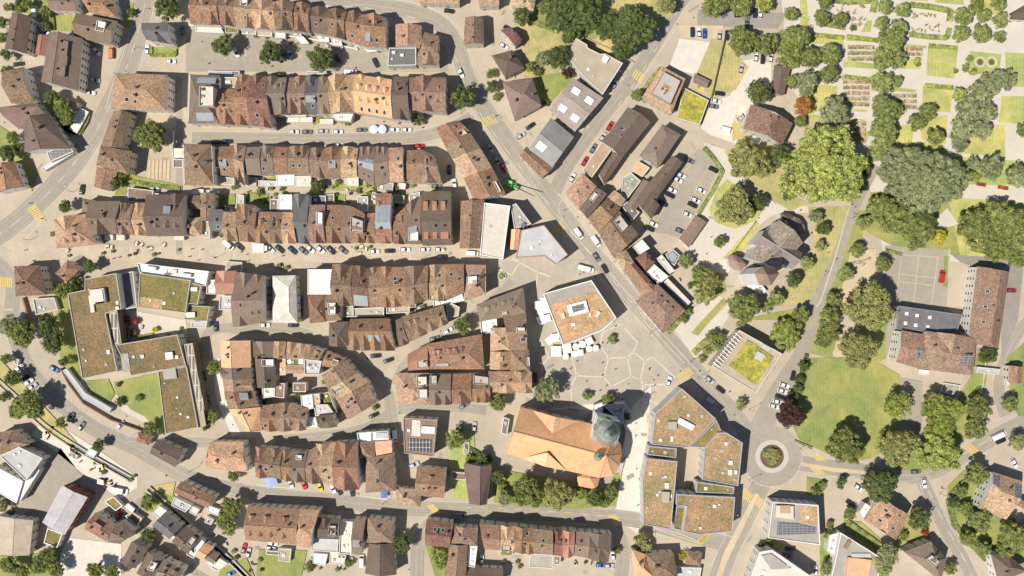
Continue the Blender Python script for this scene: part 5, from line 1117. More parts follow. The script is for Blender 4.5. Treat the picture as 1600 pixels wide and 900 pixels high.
SMALL = [crown_mesh(s, 26, 60, .085, spread=.34) for s in (1, 2, 3)]
MED = [crown_mesh(s, 55, 80, .062, spread=.27) for s in (4, 5, 6, 7)]
BIG = [crown_mesh(s, 120, 110, .04, spread=.19) for s in (8, 9, 10)]
HUGE = [crown_mesh(s, 260, 110, .026, spread=.125) for s in (11, 12)]
tm = MB(); tm.cyl((0, 0, 0), (.03, .02, .55), .055, .04, 8)
for i in range(5):
    a = i * 1.26; tm.cyl((.03, .02, .45), (.4 * math.cos(a), .4 * math.sin(a), .95), .03, .012, 6)
TR = bpy.data.meshes.new("trunk"); TR.from_pydata(tm.v, [], tm.f); TR.materials.append(M['trunk'])
LC = dict(d=((.060, .078, .024), 'dark green'), m=((.102, .118, .034), 'mid green'), y=((.18, .205, .05), 'yellow green'), Y=((.235, .265, .075), 'bright yellow green'), o=((.25, .115, .04), 'orange leaved'), p=((.055, .032, .030), 'dark purple'),
          g=((.130, .145, .075), 'grey green'), l=((.135, .14, .05), 'olive'), t=((.115, .135, .045), 'fresh green'), r=((.34, .08, .05), 'red leaved'), w=((.38, .34, .04), 'golden yellow'))
ANCH = [('the top left houses', 60, 60), ('the left main road', 185, 60), ('the top car park', 430, 80), ('the stepped square', 235, 230), ('the garden lane', 480, 290), ('the left road crossing', 60, 330), ('the upper road bend', 745, 130), ('the grey gravel roof', 850, 110), ('the upper meadow', 960, 40), ('the gravel yard', 1080, 90),
        ('the tree lined top car park', 1180, 20), ('the cemetery gravestones', 1330, 130), ('the cemetery lawns', 1460, 120), ('the cemetery chapel', 1560, 30), ('the flower rings', 1545, 120), ('the park church', 1200, 380), ('the triangular park lawn', 1150, 290), ('the red flower bench path', 1560, 290), ('the playground sand', 1345, 430), ('the tarmac court', 1440, 400),
        ('the school', 1480, 540), ('the big lawn', 1330, 640), ('the roundabout', 1206, 712), ('the right road junction', 1440, 745), ('the curving road', 1500, 800), ('the orange roofed church', 880, 690), ('the cobbled square', 930, 580), ('the green roofed office block', 1165, 560), ('the yellow marked car park', 1075, 300), ('the slanted row gardens', 1090, 430),
        ('the brown planted roofs', 190, 550), ('the courtyard lawn', 220, 630), ('the sloping left road', 70, 570), ('the rounded block', 460, 600), ('the inner lane block', 700, 550), ('the row below', 500, 730), ('the bottom street', 560, 840), ('the stream', 130, 700), ('the bottom left yards', 110, 860), ('the stream houses', 300, 820), ('the church garden', 730, 710), ('the bottom edge gardens', 700, 880), ('the white complex', 1080, 720), ('the apartment blocks', 1280, 840), ('the market street', 400, 392), ('the market street east end', 730, 392),
        ('the main road', 900, 360), ('the upper diagonal street', 940, 190), ('the second row street', 520, 206), ('the bottom centre junction', 1040, 870), ('the right edge gardens', 1580, 620)]
for _k in LC: LC[_k] = (tuple((v + (.012 if _k not in 'por' else 0)) * 1.12 * {'Y': 1.5, 'y': 1.6, 'w': 1.4, 'o': 1.5, 'r': 1.1, 'p': 1.7, 't': 2.25, 'd': 2.0, 'g': 2.1}.get(_k, 2.1) for v in LC[_k][0]), LC[_k][1])
def near(x, y): return min(ANCH, key=lambda a: (a[1] - x) ** 2 + (a[2] - y) ** 2)[0]
def tree(x, y, r, c, flatk=1.0):
    lc, ln = LC[c]; R_ = r * S; h = R_ * 1.15 * rnd.uniform(.9, 1.1) * flatk * (.85 if r > 40 else 1); lift = (min(R_ * 1.2, 5.5) if r >= 9 else R_ * .4) * (flatk == 1.0)
    pool = SMALL if r < 9.5 else MED if r < 22 else BIG if r < 42 else HUGE
    sz = 'small' if r < 10 else 'large' if r > 25 else ''
    if r > 42: sz = 'huge'
    # the crown's middle is seen at x, y: put the trunk under it
    wx, wy = P(x, y, lift + h * .7)
    kind = 'bush' if r < 7 else 'tree'
    lab = ' '.join(f'{sz} {ln} leafy {kind} near {near(x, y)}'.split())
    t_ = thing({'bush': 'bush', 'tree': 'leafy_tree'}[kind], (wx, wy, 0), lab, kind, x, y, 'trees near ' + near(x, y) if kind == 'tree' else 'bushes near ' + near(x, y), rz=rnd.uniform(0, 6.28))
    j = rnd.uniform(.88, 1.12); k = rnd.uniform(.94, 1.06)
    o = link("crown", rnd.choice(pool), t_, tuple(v * j for v in lc)); o.scale = (R_ * .93 * k, R_ * .93 / k, h); o.location = (0, 0, lift)
    if kind == 'tree': tr = link("trunk", TR, t_); tr.scale = (R_ * .9, R_ * .9, h * .7 + lift); 
    return t_
TREES = '''262,13,20,d 350,71,17,d 424,82,18,d 501,91,20,d 235,213,25,m 80,152,12,d 97,165,13,m 104,182,14,m 70,18,9,m 10,85,9,d 20,215,11,m 72,42,8,d 4,35,9,d 4,60,8,d 42,6,9,m 30,14,7,m 205,20,7,m 12,12,7,t 8,110,7,m 30,5,6,d
722,152,19,d 655,186,9,d 768,115,8,m 770,135,10,d 776,151,7,m 498,188,5,w 543,192,5,m 437,118,6,d 878,14,30,d 912,20,30,d 868,34,18,d 893,45,18,d 955,42,24,d 990,42,34,d 975,68,24,d 1040,6,16,l 1115,8,20,m 1135,2,15,m 1160,10,17,m 1195,8,14,y 1160,65,24,m 1193,72,18,m 1187,145,21,d 995,148,10,m 815,25,14,d 850,12,12,m
872,90,20,d 848,93,12,g 888,58,11,d 886,114,9,p 852,161,6,m 828,105,9,m 840,112,8,m 1235,22,11,m 1240,62,24,m 1232,88,20,m 1265,88,18,m 1288,3,13,m 1284,28,13,m 1313,30,12,m 1297,84,18,m 1294,117,16,m 1262,125,17,g 1260,142,12,g 1238,128,12,m 1205,65,12,m 1255,166,15,o 1303,173,23,g 1250,190,10,m 1382,12,13,t 1377,38,12,t 1410,15,12,t 1405,42,13,t 1393,65,22,t
1380,92,18,t 1400,92,15,t 1378,130,18,t 1400,128,10,t 1380,170,22,t 1398,172,13,y 1380,202,23,t 1376,234,22,t 1505,25,15,t 1500,53,14,t 1537,24,12,t 1562,32,13,t 1534,53,15,t 1562,57,10,t 1525,8,11,m 1560,5,13,m 1450,174,14,m 1434,192,15,m 1462,213,14,m 1515,92,6,t 1508,106,7,t 1570,124,17,g 1548,132,20,g 1530,150,20,g 1512,172,20,g 1540,175,16,g 1504,200,22,g 1535,202,17,g 1500,225,14,g
1498,148,12,Y 1599,203,11,m 1432,97,7,Y 1493,111,4,m 1333,44,5,d 1520,113,6,y 1218,243,17,d 1285,262,67,Y 1347,262,14,d 1232,303,12,d 1415,268,46,g 1468,282,44,g 1440,300,36,g 1375,325,22,m 1400,340,28,m 1432,362,28,m 1440,340,22,d 1466,370,12,w 1525,355,30,m 1565,345,33,m 1596,372,32,m 1556,385,24,m 1590,405,16,m 1550,262,19,g 1592,275,19,g 1520,256,11,g 1524,277,8,y
1350,348,12,t 1339,392,13,t 1320,428,13,t 1378,412,13,m 1275,338,11,g 1286,357,11,d 1282,384,9,t 1262,411,12,t 1239,438,13,d 1168,250,30,l 1192,262,16,l 1150,245,14,l 1147,322,31,l 1184,316,15,d 1125,378,10,m 1071,407,12,t 1092,427,14,t 1110,438,16,l 1100,458,17,l 1160,482,26,m 1096,467,8,t 1067,498,8,m 1075,487,7,m 1197,480,9,m 1357,478,38,l 1302,467,12,t 1296,497,17,m 1294,520,16,m 1285,533,13,m 1342,546,31,l
1213,466,13,t 1228,522,25,y 1252,492,14,m 1256,573,9,d 1250,592,8,d 1246,608,9,d 1238,620,10,d 1236,646,23,p 1404,632,21,y 1460,635,22,y 1488,640,20,y 1470,665,25,y 1321,698,29,m 1402,698,31,l 1466,706,34,Y 1528,638,19,m 1522,668,18,m 1542,555,14,d 1577,632,13,m 1590,692,14,l 1375,757,28,d 1314,754,9,d 1285,758,7,m 1275,766,8,m 1437,810,18,d 1327,802,10,m 1296,820,7,m 1293,835,8,m
1292,888,11,m 1385,865,18,g 1380,888,14,t 1525,742,18,m 1503,768,10,m 1490,785,9,d 1508,795,11,m 1530,812,19,t 1513,840,14,m 1537,857,13,t 1585,840,26,m 1570,860,14,m 1412,836,8,m 1445,831,6,r 1485,888,10,m 1203,848,7,m 1190,852,6,d 710,687,15,t 752,716,11,d 735,716,8,m 777,745,12,d 790,778,12,g 630,850,15,d 483,885,8,m 545,880,7,m 685,868,12,y 690,882,9,m 680,858,8,y
823,768,27,m 870,772,25,l 930,778,14,d 955,768,11,m 908,770,10,y 945,785,9,m 857,608,19,g 848,616,12,g 917,618,8,t 956,530,8,t 950,624,10,m 965,640,9,d 978,650,8,d 1158,632,9,l 1001,843,12,l 1010,854,9,l 1067,868,8,w 964,860,7,m 723,508,14,d 779,628,14,m 467,614,9,d 586,637,5,m 530,640,6,m 507,596,5,t 35,520,22,m 15,508,17,g 78,510,17,d 85,535,18,d
47,632,24,m 28,640,14,m 20,590,13,d 100,565,8,d 110,562,7,m 199,498,6,r 213,502,6,r 208,520,6,o 198,514,4,o 243,515,5,w 335,573,12,m 330,652,12,m 187,628,7,d 217,622,6,m 186,600,4,d 235,668,11,m 252,672,9,d 96,660,9,m 10,560,9,d 5,620,8,m 12,240,14,d 28,230,9,m 103,322,11,d 182,286,9,d 190,276,7,m 140,416,11,d 112,450,12,d 97,455,12,m 124,445,9,d
82,366,4,m 232,785,12,m 228,778,5,p 363,793,17,m 352,812,14,m 358,826,12,m 155,695,10,d 365,743,9,m 75,868,14,m 62,884,14,m 15,882,14,m 35,892,12,m 88,890,12,m 150,892,14,m 175,895,12,m 232,836,12,d 6,790,9,m 2,775,7,d 18,800,6,m 495,290,10,d 587,294,6,m 560,298,5,m 405,300,6,m 410,315,5,m 340,328,5,m 347,367,5,m 528,285,5,m 440,295,4,m 575,288,5,m 320,668,5,d
1105,548,8,l 1118,540,10,t 1112,525,9,m 1125,528,9,m 1097,560,7,l 540,495,6,m 545,485,5,m 556,388,3,y 578,386,3,t 436,415,4,y 448,418,4,l 1345,290,6,m 785,760,8,m 740,728,6,m 765,715,6,d 1385,640,5,t'''
for s_ in TREES.split():
    a_ = s_.split(','); tree(float(a_[0]), float(a_[1]), float(a_[2]), a_[3])
t_ = tree(1206, 711, 14, 'l', .5); THINGS[-1] = (t_, 'low rounded olive shrub bed in the centre of the roundabout island', 1206, 711, 'x'); t_["category"] = "shrub"
# hedges
def hedge(s_, w_, h_, c_, label):
    l = [P(*q) for q in pts(s_)]; cx_, cy_ = l[0]; l = resample([(x - cx_, y - cy_) for x, y in l], .5); r = rnd; vs = []; fs = []
    mb = MB(); band(mb, l, w_ * .9, h_ * .92, 0); vs += mb.v; fs += mb.f
    for i in range(len(l) - 1):
        for q in range(int(16 * max(1, w_))):
            k = r.random(); dx, dy = l[i + 1][0] - l[i][0], l[i + 1][1] - l[i][1]; d = math.hypot(dx, dy) or 1; o = r.uniform(-w_ / 2, w_ / 2)
            p = Vector((l[i][0] + dx * k - dy / d * o, l[i][1] + dy * k + dx / d * o, h_ * r.uniform(.82, 1.08) if r.random() < .7 else h_ * r.random())); n_ = Vector((r.gauss(0, .5), r.gauss(0, .5), 1)).normalized()
            u = n_.orthogonal().normalized() * .22; w = n_.cross(u.normalized()) * .16; b_ = len(vs); vs += [tuple(p - u), tuple(p - w), tuple(p + u), tuple(p + w)]; fs.append((b_, b_ + 1, b_ + 2, b_ + 3))
    o = mesh_obj("hedge", vs, fs, M['leaf'], None, LC[c_][0]); o.location = (cx_, cy_, 0); q = pts(s_)
    adopt(o, label, "hedge", q[0][0], q[0][1], 'hedges')
for a_ in (('1099,231 1112,245 1128,268 1115,295 1090,335', 1.6, 1.4, 't', 'bending clipped hedge around the yellow marked car park'), ('237,74 237,87 275,87 275,76', 1.2, 1.2, 'y', 'clipped yellow green hedge around the white porch'), ('1007,138 1018,122 1032,107', 1.5, 1.6, 't', 'straight hedge beside the diagonal street'),
           ('1303,2 1330,4 1366,2 1362,20', 2.2, 1.6, 't', 'clipped hedge along the uppermost grave field'), ('1290,38 1320,44', 2.2, 1.6, 't', 'short clipped hedge below the first grave field'), ('1420,8 1455,12 1484,18 1482,35', 2.2, 1.6, 't', 'angled clipped hedge around the second grave field'), ('1482,45 1478,60 1445,58 1418,54', 2.0, 1.5, 't', 'clipped hedge below the second grave field'),
           ('1322,58 1372,64', 1.8, 1.2, 'y', 'light clipped hedge strip above the gravestones'), ('1270,55 1318,60', 1.8, 1.2, 'y', 'light clipped hedge strip left of the gravestones'), ('1450,72 1496,76', 1.8, 1.2, 'y', 'light hedge on top of the square lawn'), ('1444,134 1490,138', 1.8, 1.2, 'y', 'light hedge above the lower square lawn'), ('1318,120 1362,125', 1.5, 1.2, 'y', 'light hedge above the large gravestone field'),
           ('1322,815 1350,835 1378,855', 2.4, 1.8, 't', 'thick green hedge above the apartment with orange roof'), ('1083,552 1100,535 1107,530', 2.8, 1, 'l', 'brown green hedge in front of the office block'), ('1043,520 1068,492', 2.2, 1.2, 'l', 'hedge strip below the big hipped corner house'), ('1260,553 1248,598 1240,640', 1.8, 1.3, 'd', 'dark hedge on the left rim of the big lawn'),
           ('1480,780 1490,820 1515,850 1540,875', 2, 1.5, 'm', 'dark hedge following the curving road'), ('1535,738 1500,755 1482,775', 2, 1.5, 'm', 'hedge along the junction garden'), ('122,213 136,192 141,176', 1.4, 1.3, 'm', 'dark hedge beside the white garden tents'), ('82,22 84,48', 2, 1.6, 'm', 'short hedge beside the small left lawn'), ('200,283 240,290 284,295', 1.6, 1.2, 't', 'long low hedge below the stepped square'),
           ('213,528 241,523', 1.8, 1, 'Y', 'bright planted trough in the paved courtyard'), ('725,695 770,720', 1.6, 1.2, 'd', 'hedge at the church garden'), ('1408,398 1395,394 1382,390', 1.2, 1.2, 'm', 'low hedge at the corner of the tarmac court'), ('1515,388 1555,398 1590,410', 2, 1.6, 'm', 'hedge above the school yard'), ('822,30 850,42 872,50', 2, 1.4, 't', 'hedge beside the path above the grey gravel roof'), ('1182,345 1160,375 1138,405', .5, .4, 't', 'thin planted edge left of the park church'),
           ('1268,700 1240,688', 1.0, 1, 't', 'small hedge between the roundabout and lawn'), ('1558,292 1575,295', 1.5, .8, 'r', 'red flower bed on the right path'), ('1525,287 1540,290', 1.5, .8, 'r', 'red flower bed next to the grey conifers')):
    hedge(*a_)
# grave fields
gv = MB(); gv.box((0, .75, .45), (.6, .16, .9)); HS = bpy.data.meshes.new("headstone"); HS.from_pydata(gv.v, [], gv.f); HS.materials.append(M['plain'])
gv = MB(); gv.box((0, -.1, .1), (.75, 1.3, .2)); gv.box((0, -.1, .22), (.55, 1.05, .16), 1); GB = bpy.data.meshes.new("planting"); GB.from_pydata(gv.v, [], gv.f); GB.materials.append(M['plain']); GB.materials.append(M['leaf']); GB.polygons.foreach_set("material_index", gv.m)
def graves(x0, y0, x1, y1, rows_, n_, where):
    for r_ in range(rows_):
        yy = y0 + (y1 - y0) * (r_ + .5) / rows_
        sheet("grave_field_soil", [(x0 - 1, yy - 3), (x1 + 1, yy - 2.6), (x1 + 1, yy + 3.4), (x0 - 1, yy + 3)], .31, 'sand')
        for i in range(n_):
            x = x0 + (x1 - x0) * (i + .5) / n_; w = P(x, yy + rnd.uniform(-.5, .5))
            g_ = thing("grave", (*w, .3), 'small grave with headstone and planting ' + where, 'grave', x, yy, None, rz=rnd.uniform(-.1, .1)); g_["group"] = 'graves ' + where
            link("headstone", HS, g_, rnd.choice([(.62, .58, .52), (.3, .28, .27), (.48, .42, .36), (.75, .72, .66), (.4, .25, .2)])); link("planting", GB, g_, rnd.choice([(.22, .24, .10), (.36, .25, .15), (.42, .30, .24), (.3, .29, .14), (.46, .38, .22), (.26, .28, .12), (.5, .42, .32)]))
graves(1324, 70, 1366, 97, 3, 13, 'in the upper left rows of the cemetery'); graves(1412, 73, 1441, 89, 2, 9, 'in the upper right rows of the cemetery'); graves(1317, 124, 1358, 168, 5, 12, 'in the big middle field of the cemetery'); graves(1390, 146, 1432, 172, 3, 12, 'in the field right of the round trees')
graves(1310, 190, 1353, 224, 4, 12, 'in the lowest field of the cemetery'); graves(1276, 190, 1302, 197, 1, 7, 'in the short row below the orange leaved tree')
for k_, (x0, y0, x1, y1) in enumerate(((1306, 4, 1352, 22), (1330, 28, 1352, 42), (1424, 20, 1462, 28), (1420, 38, 1474, 52))):
    for i in range(14):
        x, y = rnd.uniform(x0, x1), rnd.uniform(y0, y1); w = P(x, y); wh_ = ['in the uppermost gravel field', 'beside the small round hedge', 'in the second gravel field, upper part', 'in the second gravel field, lower part'][k_]
        g_ = thing("grave", (*w, .15), 'small loose placed grave ' + wh_, 'grave', x, y, None, rz=rnd.uniform(0, 6)); g_["group"] = 'loose graves ' + wh_
        link("headstone", HS, g_, (.6, .56, .5)); link("planting", GB, g_, rnd.choice([(.38, .30, .18), (.32, .30, .14), (.45, .38, .24)]))
# ================================================================== vehicles
def loft(mb, secs, mi=0):
    """secs: (x, half width, z low, z high, half width top)"""
    k = len(mb.v)
    for x, w, z0, z1, wt in secs:
        zm = z0 + (z1 - z0) * .55
        mb.v += [(x, -w * .95, z0), (x, -w, zm), (x, -wt, z1), (x, wt, z1), (x, w, zm), (x, w * .95, z0)]
    n = 6
    for s in range(len(secs) - 1):
        for i in range(n):
            j = (i + 1) % n; mb.f.append((k + s * n + i, k + s * n + j, k + (s + 1) * n + j, k + (s + 1) * n + i)); mb.m.append(mi)
    mb.f.append(tuple(k + i for i in range(n))[::-1]); e = k + (len(secs) - 1) * n; mb.f.append(tuple(e + i for i in range(n))); mb.m += [mi, mi]
def me_of(mb, name, mats, smooth=False):
    me = bpy.data.meshes.new(name); me.from_pydata(mb.v, [], mb.f)
    for m_ in mats: me.materials.append(m_)
    me.polygons.foreach_set("material_index", mb.m); me.update(); return me
def vehicle_kit(L_, W_, H_, van=False):
    a = L_ / 2; w = W_ / 2; kit = []
    mb = MB(); loft(mb, [(-a, w * .8, .35, .75, w * .7), (-a + .15, w * .95, .25, .95, w * .85), (-a * .5, w, .22, 1.0, w * .92), (a * .4, w, .22, .98, w * .92), (a * .75, w * .97, .22, .88, w * .84), (a - .1, w * .85, .28, .72, w * .7), (a, w * .7, .35, .6, w * .6)] if not van else
                     [(-a, w * .92, .3, H_ * .6, w * .88), (-a + .1, w, .3, 1.1, w * .94), (a * .6, w, .3, 1.1, w * .94), (a - .15, w * .9, .3, .95, w * .8), (a, w * .8, .35, .7, w * .7)])
    kit.append(("body", me_of(mb, "body", [M['paint']]), True))
    mb = MB(); x0, x1 = (-a * .9, a * .38) if not van else (-a * .98, a * .72); z = .95 if not van else 1.05
    loft(mb, [(x0, w * .8, z, z + .02, w * .76), (x0 + (.5 if not van else .08), w * .86, z, H_ - .06, w * .66), (x1 - (.95 if not van else .6), w * .86, z, H_ - .05, w * .66), (x1, w * .82, z - .02, z + .02, w * .74)])
    kit.append(("cabin_glass", me_of(mb, "cabin_glass", [M['dark']]), False))
    mb = MB(); r0_, r1_ = (x0 + .42, x1 - .88) if not van else (x0 + .05, x1 - .55)
    loft(mb, [(r0_, w * .6, H_ - .1, H_ - .03, w * .58), (r0_ + .15, w * .7, H_ - .12, H_, w * .64), (r1_ - .2, w * .7, H_ - .12, H_, w * .64), (r1_, w * .6, H_ - .12, H_ - .04, w * .58)] if not van else [(r0_, w * .9, 1.1, H_ - .02, w * .82), (r1_ - .4, w * .92, 1.1, H_, w * .82), (r1_ - .1, w * .8, H_ - .3, H_ - .05, w * .76)])
    kit.append(("roof_panel", me_of(mb, "roof_panel", [M['paint']]), True))
    for sx in (-a * .62, a * .62):
        for sy in (-1, 1):
            mb = MB(); mb.cyl((sx, sy * (w - .22), .32), (sx, sy * (w - .02), .32), .32, .32, 12); kit.append(("wheel", me_of(mb, "wheel", [M['tyre']]), False))
    for sy in (-1, 1):
        mb = MB(); mb.box((a - .1, sy * w * .6, .66), (.12, .3, .12)); kit.append(("headlight", me_of(mb, "headlight", [M['frame']]), False))
    return kit
KITS = dict(c=vehicle_kit(4.4, 1.84, 1.48), v=vehicle_kit(5.3, 2.05, 2.2, True), k=vehicle_kit(7.2, 2.4, 2.9, True))
CC_ = dict(w=((.78, .77, .74), 'white'), k=((.025, .025, .03), 'black'), s=((.48, .48, .48), 'silver'), g=((.17, .17, .18), 'dark grey'), r=((.45, .025, .02), 'red'), b=((.04, .12, .38), 'blue'), n=((.02, .03, .09), 'navy blue'), y=((.6, .52, .05), 'yellow'), o=((.65, .2, .06), 'orange'), R=((.14, .01, .02), 'dark red'))
def car(x, y, ang, c, t='c'):
    cc, cn = CC_[c]; w = P(x, y, .8); nm = dict(c='parked_car', v='delivery_van', k='box_truck')[t]; wd = dict(c='car', v='van', k='truck')[t]
    if t == 'c' and min((x - q) ** 2 + (y - r_) ** 2 for q, r_ in ((720, 114), (932, 402), (945, 420), (1431, 737), (1444, 755), (1564, 689), (128, 296), (1045, 596), (548, 113))) < 9: nm = 'car'
    z_ = .13 if (x > 880) else .11
    if x > 1240 and y < 520: z_ = .36
    t_ = thing(nm, (*w, z_), f'{cn} {wd} near {near(x, y)}', wd, x, y, wd + 's near ' + near(x, y), rz=math.radians(ang))
    for n_, me_, cl in KITS[t]: link(n_, me_, t_, cc if cl else None)
CARS = '''357,383,-40,w,v 374,385,-40,k 422,389,-40,w 437,389,-40,k 457,391,-40,n 474,392,-40,g 485,389,-40,w 501,390,-40,w 517,391,-40,k 536,391,-40,g 585,393,0,w 609,392,0,k 633,390,0,w 664,390,3,w 687,390,0,w 691,401,0,k 738,396,-5,w,v 682,291,0,g 710,287,100,w 702,265,92,k 766,231,-60,s 777,251,-60,s 786,262,-60,r 655,228,0,r
459,206,0,w 480,206,0,g 505,205,0,s 528,206,0,w 565,203,0,g 616,203,0,w 635,203,0,w 337,222,0,k 355,221,0,k 530,227,0,w 443,85,-65,g 453,84,-65,s 527,91,-60,k 587,98,-62,k 720,114,-65,w 369,82,-65,w 548,113,0,w,v 702,17,-8,k 787,72,-30,w 794,45,-30,k
54,19,85,w,v 69,46,-50,w,v 29,100,8,k 151,80,-50,w 148,125,-10,s 141,145,-5,w 285,47,90,g 230,78,92,w 267,96,0,w 174,82,90,o,v 128,296,80,k 241,296,-5,w 960,132,60,s 829,197,35,k 814,212,35,s 953,197,58,r 942,214,58,s 1082,50,90,n 1092,51,90,w 1101,52,88,b 1124,55,85,s 1136,55,85,k 1167,36,85,g 1151,19,90,k 1157,19,90,k 1180,20,86,n 1188,21,86,w
1158,107,80,s 1181,89,85,w 1192,92,85,k 1125,146,-8,k 1119,158,-15,w 1115,166,-10,g 1136,203,-15,w,v 1204,90,85,w 927,232,60,g 914,252,60,r 894,278,62,w 1077,251,-25,g 1115,265,-25,k 1064,274,-25,w 1059,281,-25,w 1096,298,-25,w 1050,297,-25,w 1047,305,-25,k 1087,313,-25,w 1082,320,-25,k 1036,318,-25,k 1074,335,-25,w 1021,350,-25,w 1015,357,-25,k 1063,361,-25,g
904,365,-55,w,v 931,377,-55,w,v 932,402,-58,g 945,420,-58,k 915,420,-15,w,k 1162,297,-60,k 1471,432,82,r,v 85,577,-30,b 45,597,35,w 39,591,35,k 51,604,35,s 30,575,35,w 110,652,60,s 127,666,55,g 188,664,45,s 337,510,92,n 325,625,-82,g 318,588,-82,k 414,508,0,w 458,508,0,k 471,470,90,b 470,487,90,k 587,556,5,k 607,563,20,k 700,517,30,w 679,529,15,g 725,634,32,g 584,649,25,k 720,666,85,g 741,667,85,s 617,681,-82,w,v
647,726,25,s 836,590,90,R 1045,596,70,w 1109,594,-38,s 1126,609,-38,k 1111,627,-38,s,v 1239,587,75,k 1226,602,-18,w 1223,611,-18,w 1219,620,-18,k 1216,628,-18,w 1210,635,-18,w 1250,499,-20,w 1247,506,-20,k 1580,454,-3,r 1560,680,25,w,k 1564,689,22,k 1431,737,3,g 1444,755,-78,w 1329,787,-38,k 1341,762,-38,w 1235,857,0,k 1231,868,0,g 1274,892,90,w 1585,724,-60,w
187,804,55,r 207,794,-38,w,v 187,766,-12,w,k 381,857,75,r 388,864,75,s 361,896,25,b 454,755,-70,w 475,757,-72,r 500,760,-72,y 520,763,-68,w 530,766,-68,k 550,768,-80,k 718,805,0,g,v 565,876,90,w,v 426,849,-10,w 423,857,-12,w 453,847,0,w 753,875,88,w 939,883,0,b 952,884,0,s 958,868,88,w 277,874,-10,o'''
for s_ in CARS.split():
    a_ = s_.split(','); car(float(a_[0]), float(a_[1]), float(a_[2]), a_[3], a_[4] if len(a_) > 4 else 'c')
# diggers
def digger(x, y, ang, lab):
    t_ = thing("digger", (*P(x, y), .2), lab, "digger", x, y, 'diggers', rz=math.radians(ang)); oc_ = (.7, .28, .07)
    for sy in (-1, 1):
        mb = MB(); mb.box((0, sy * .9, .35), (3, .5, .6)); mb.cyl((-1.5, sy * .65, .35), (-1.5, sy * 1.15, .35), .3, .3, 10); mb.cyl((1.5, sy * .65, .35), (1.5, sy * 1.15, .35), .3, .3, 10); mb.obj("track", M['tyre'], t_)
    mb = MB(); mb.box((-.3, 0, 1.2), (2.6, 2.1, 1)); mb.box((-1.3, 0, 1.75), (.9, 2, .5), 0, 0, .8); mb.obj("engine_body", M['paint'], t_, oc_)
    mb = MB(); mb.box((.4, .5, 2.1), (1.3, 1, 1.2), 0, 0, .85); c_ = mb.obj("cab", M['dark'], t_)
    mb = MB(); mb.box((.4, .5, 2.75), (1.3, 1.05, .1)); mb.obj("cab_roof", M['paint'], c_, oc_)
    mb = MB(); mb.cyl((.8, -.4, 1.4), (2.6, -.4, 3.2), .2, .16, 6); mb.cyl((2.6, -.4, 3.2), (3.9, -.4, 1.4), .16, .12, 6); a2 = mb.obj("boom_arm", M['paint'], t_, oc_)
    mb = MB(); mb.box((3.9, -.4, .9), (.7, .9, .9), 0, 0, .6); mb.obj("bucket", M['tyre'], a2)
digger(74, 679, 60, 'orange digger at the upper end of the building site'); digger(109, 699, -20, 'orange digger with lowered arm in the middle of the building site'); digger(157, 730, 200, 'orange digger beside the dark stream wall'); digger(161, 752, -10, 'orange digger near the white truck at the building site')
# small green crane on the corner site
t_ = thing("mobile_crane", (*P(800, 290), .1), "bright green mobile crane with long dark jib beside the main road", "crane", 800, 287, 'crane', rz=math.radians(-25)); gc = (.22, .62, .12)
mb = MB(); mb.box((-1, 0, 1.1), (5.5, 2.4, 1.2)); mb.box((2.2, 0, 1.4), (1.6, 2.3, 1.8), 0, 0, .85); mb.obj("chassis", M['paint'], t_, gc)
mb = MB(); mb.box((-1.2, .2, 2.5), (2.6, 2.6, 1.6), 0, .3, .8); mb.obj("turret", M['paint'], t_, gc)
for sx in (-3, -1, 1.8):
    for sy in (-1.1, 1.1): mb = MB(); mb.cyl((sx, sy - .2, .55), (sx, sy + .2, .55), .55, .55, 12); mb.obj("wheel", M['tyre'], t_)
mb = MB(); mb.cyl((-1, 0, 3), (10.5, -.8, 9), .28, .16, 6); mb.obj("jib", M['cap'], t_)
for sy in (-2.6, 2.6): mb = MB(); mb.box((-2.5, sy / 2, .6), (.3, abs(sy), .2)); mb.box((-2.5, sy, .25), (.7, .7, .5)); mb.obj("outrigger", M['paint'], t_, gc)
# parasols
pm = MB(); pm.lathe((0, 0, 2.3), [(1.0, 0), (.97, .05), (.05, .55)], 8); PC = me_of(pm, "canopy", [M['plain']])
ps = MB()
for sg in (1,): ps.box((0, 0, 2.35), (1.9, 1.9, .1)); ps.box((0, 0, 2.6), (1.86, 1.86, .45), 0, 0, .05)
PS = me_of(ps, "canopy", [M['plain']]); pp_ = MB(); pp_.cyl((0, 0, 0), (0, 0, 2.8), .04, .04, 6); pp_.cyl((0, 0, 0), (0, 0, .1), .35, .35, 10); PO = me_of(pp_, "pole", [M['frame']])
def parasol(x, y, r, c, lab, sq=False, ang=0):
    t_ = thing("parasol", (*P(x, y, 2.5), .05), lab, "parasol", x, y, 'parasols ' + lab.split('parasol ')[-1], rz=math.radians(ang)); o = link("canopy", PS if sq else PC, t_, c); o.scale = (r, r, 1); link("pole", PO, t_)
WC = (.86, .80, .70)
for x, y, r, s_, a in ((841, 477, 1.9, 1, 10), (852, 471, 1.9, 1, 15), (844, 488, 1.5, 0, 0), (846, 500, 1.9, 1, 25), (855, 497, 1.5, 1, 10), (859, 532, 1.6, 1, 35), (867, 528, 1.8, 1, 10), (900, 542, 1.5, 0, 0), (910, 538, 1.6, 0, 0), (898, 553, 1.5, 0, 0), (907, 551, 1.3, 1, 5), (884, 557, 1.4, 0, 0), (921, 545, 1.4, 0, 0), (931, 544, 1.4, 0, 0), (921, 533, 1.6, 1, 30), (853, 484, 1.6, 1, 10)):
    parasol(x, y, r, WC, ('square ' if s_ else 'round ') + 'white cafe parasol beside the modern shop', bool(s_), a)
parasol(869, 549, 2.3, WC, 'largest square white awning parasol at the corner of the modern shop', True, 0); parasol(886, 545, 2.0, WC, 'wide cream awning parasol below the modern shop', True, 10)
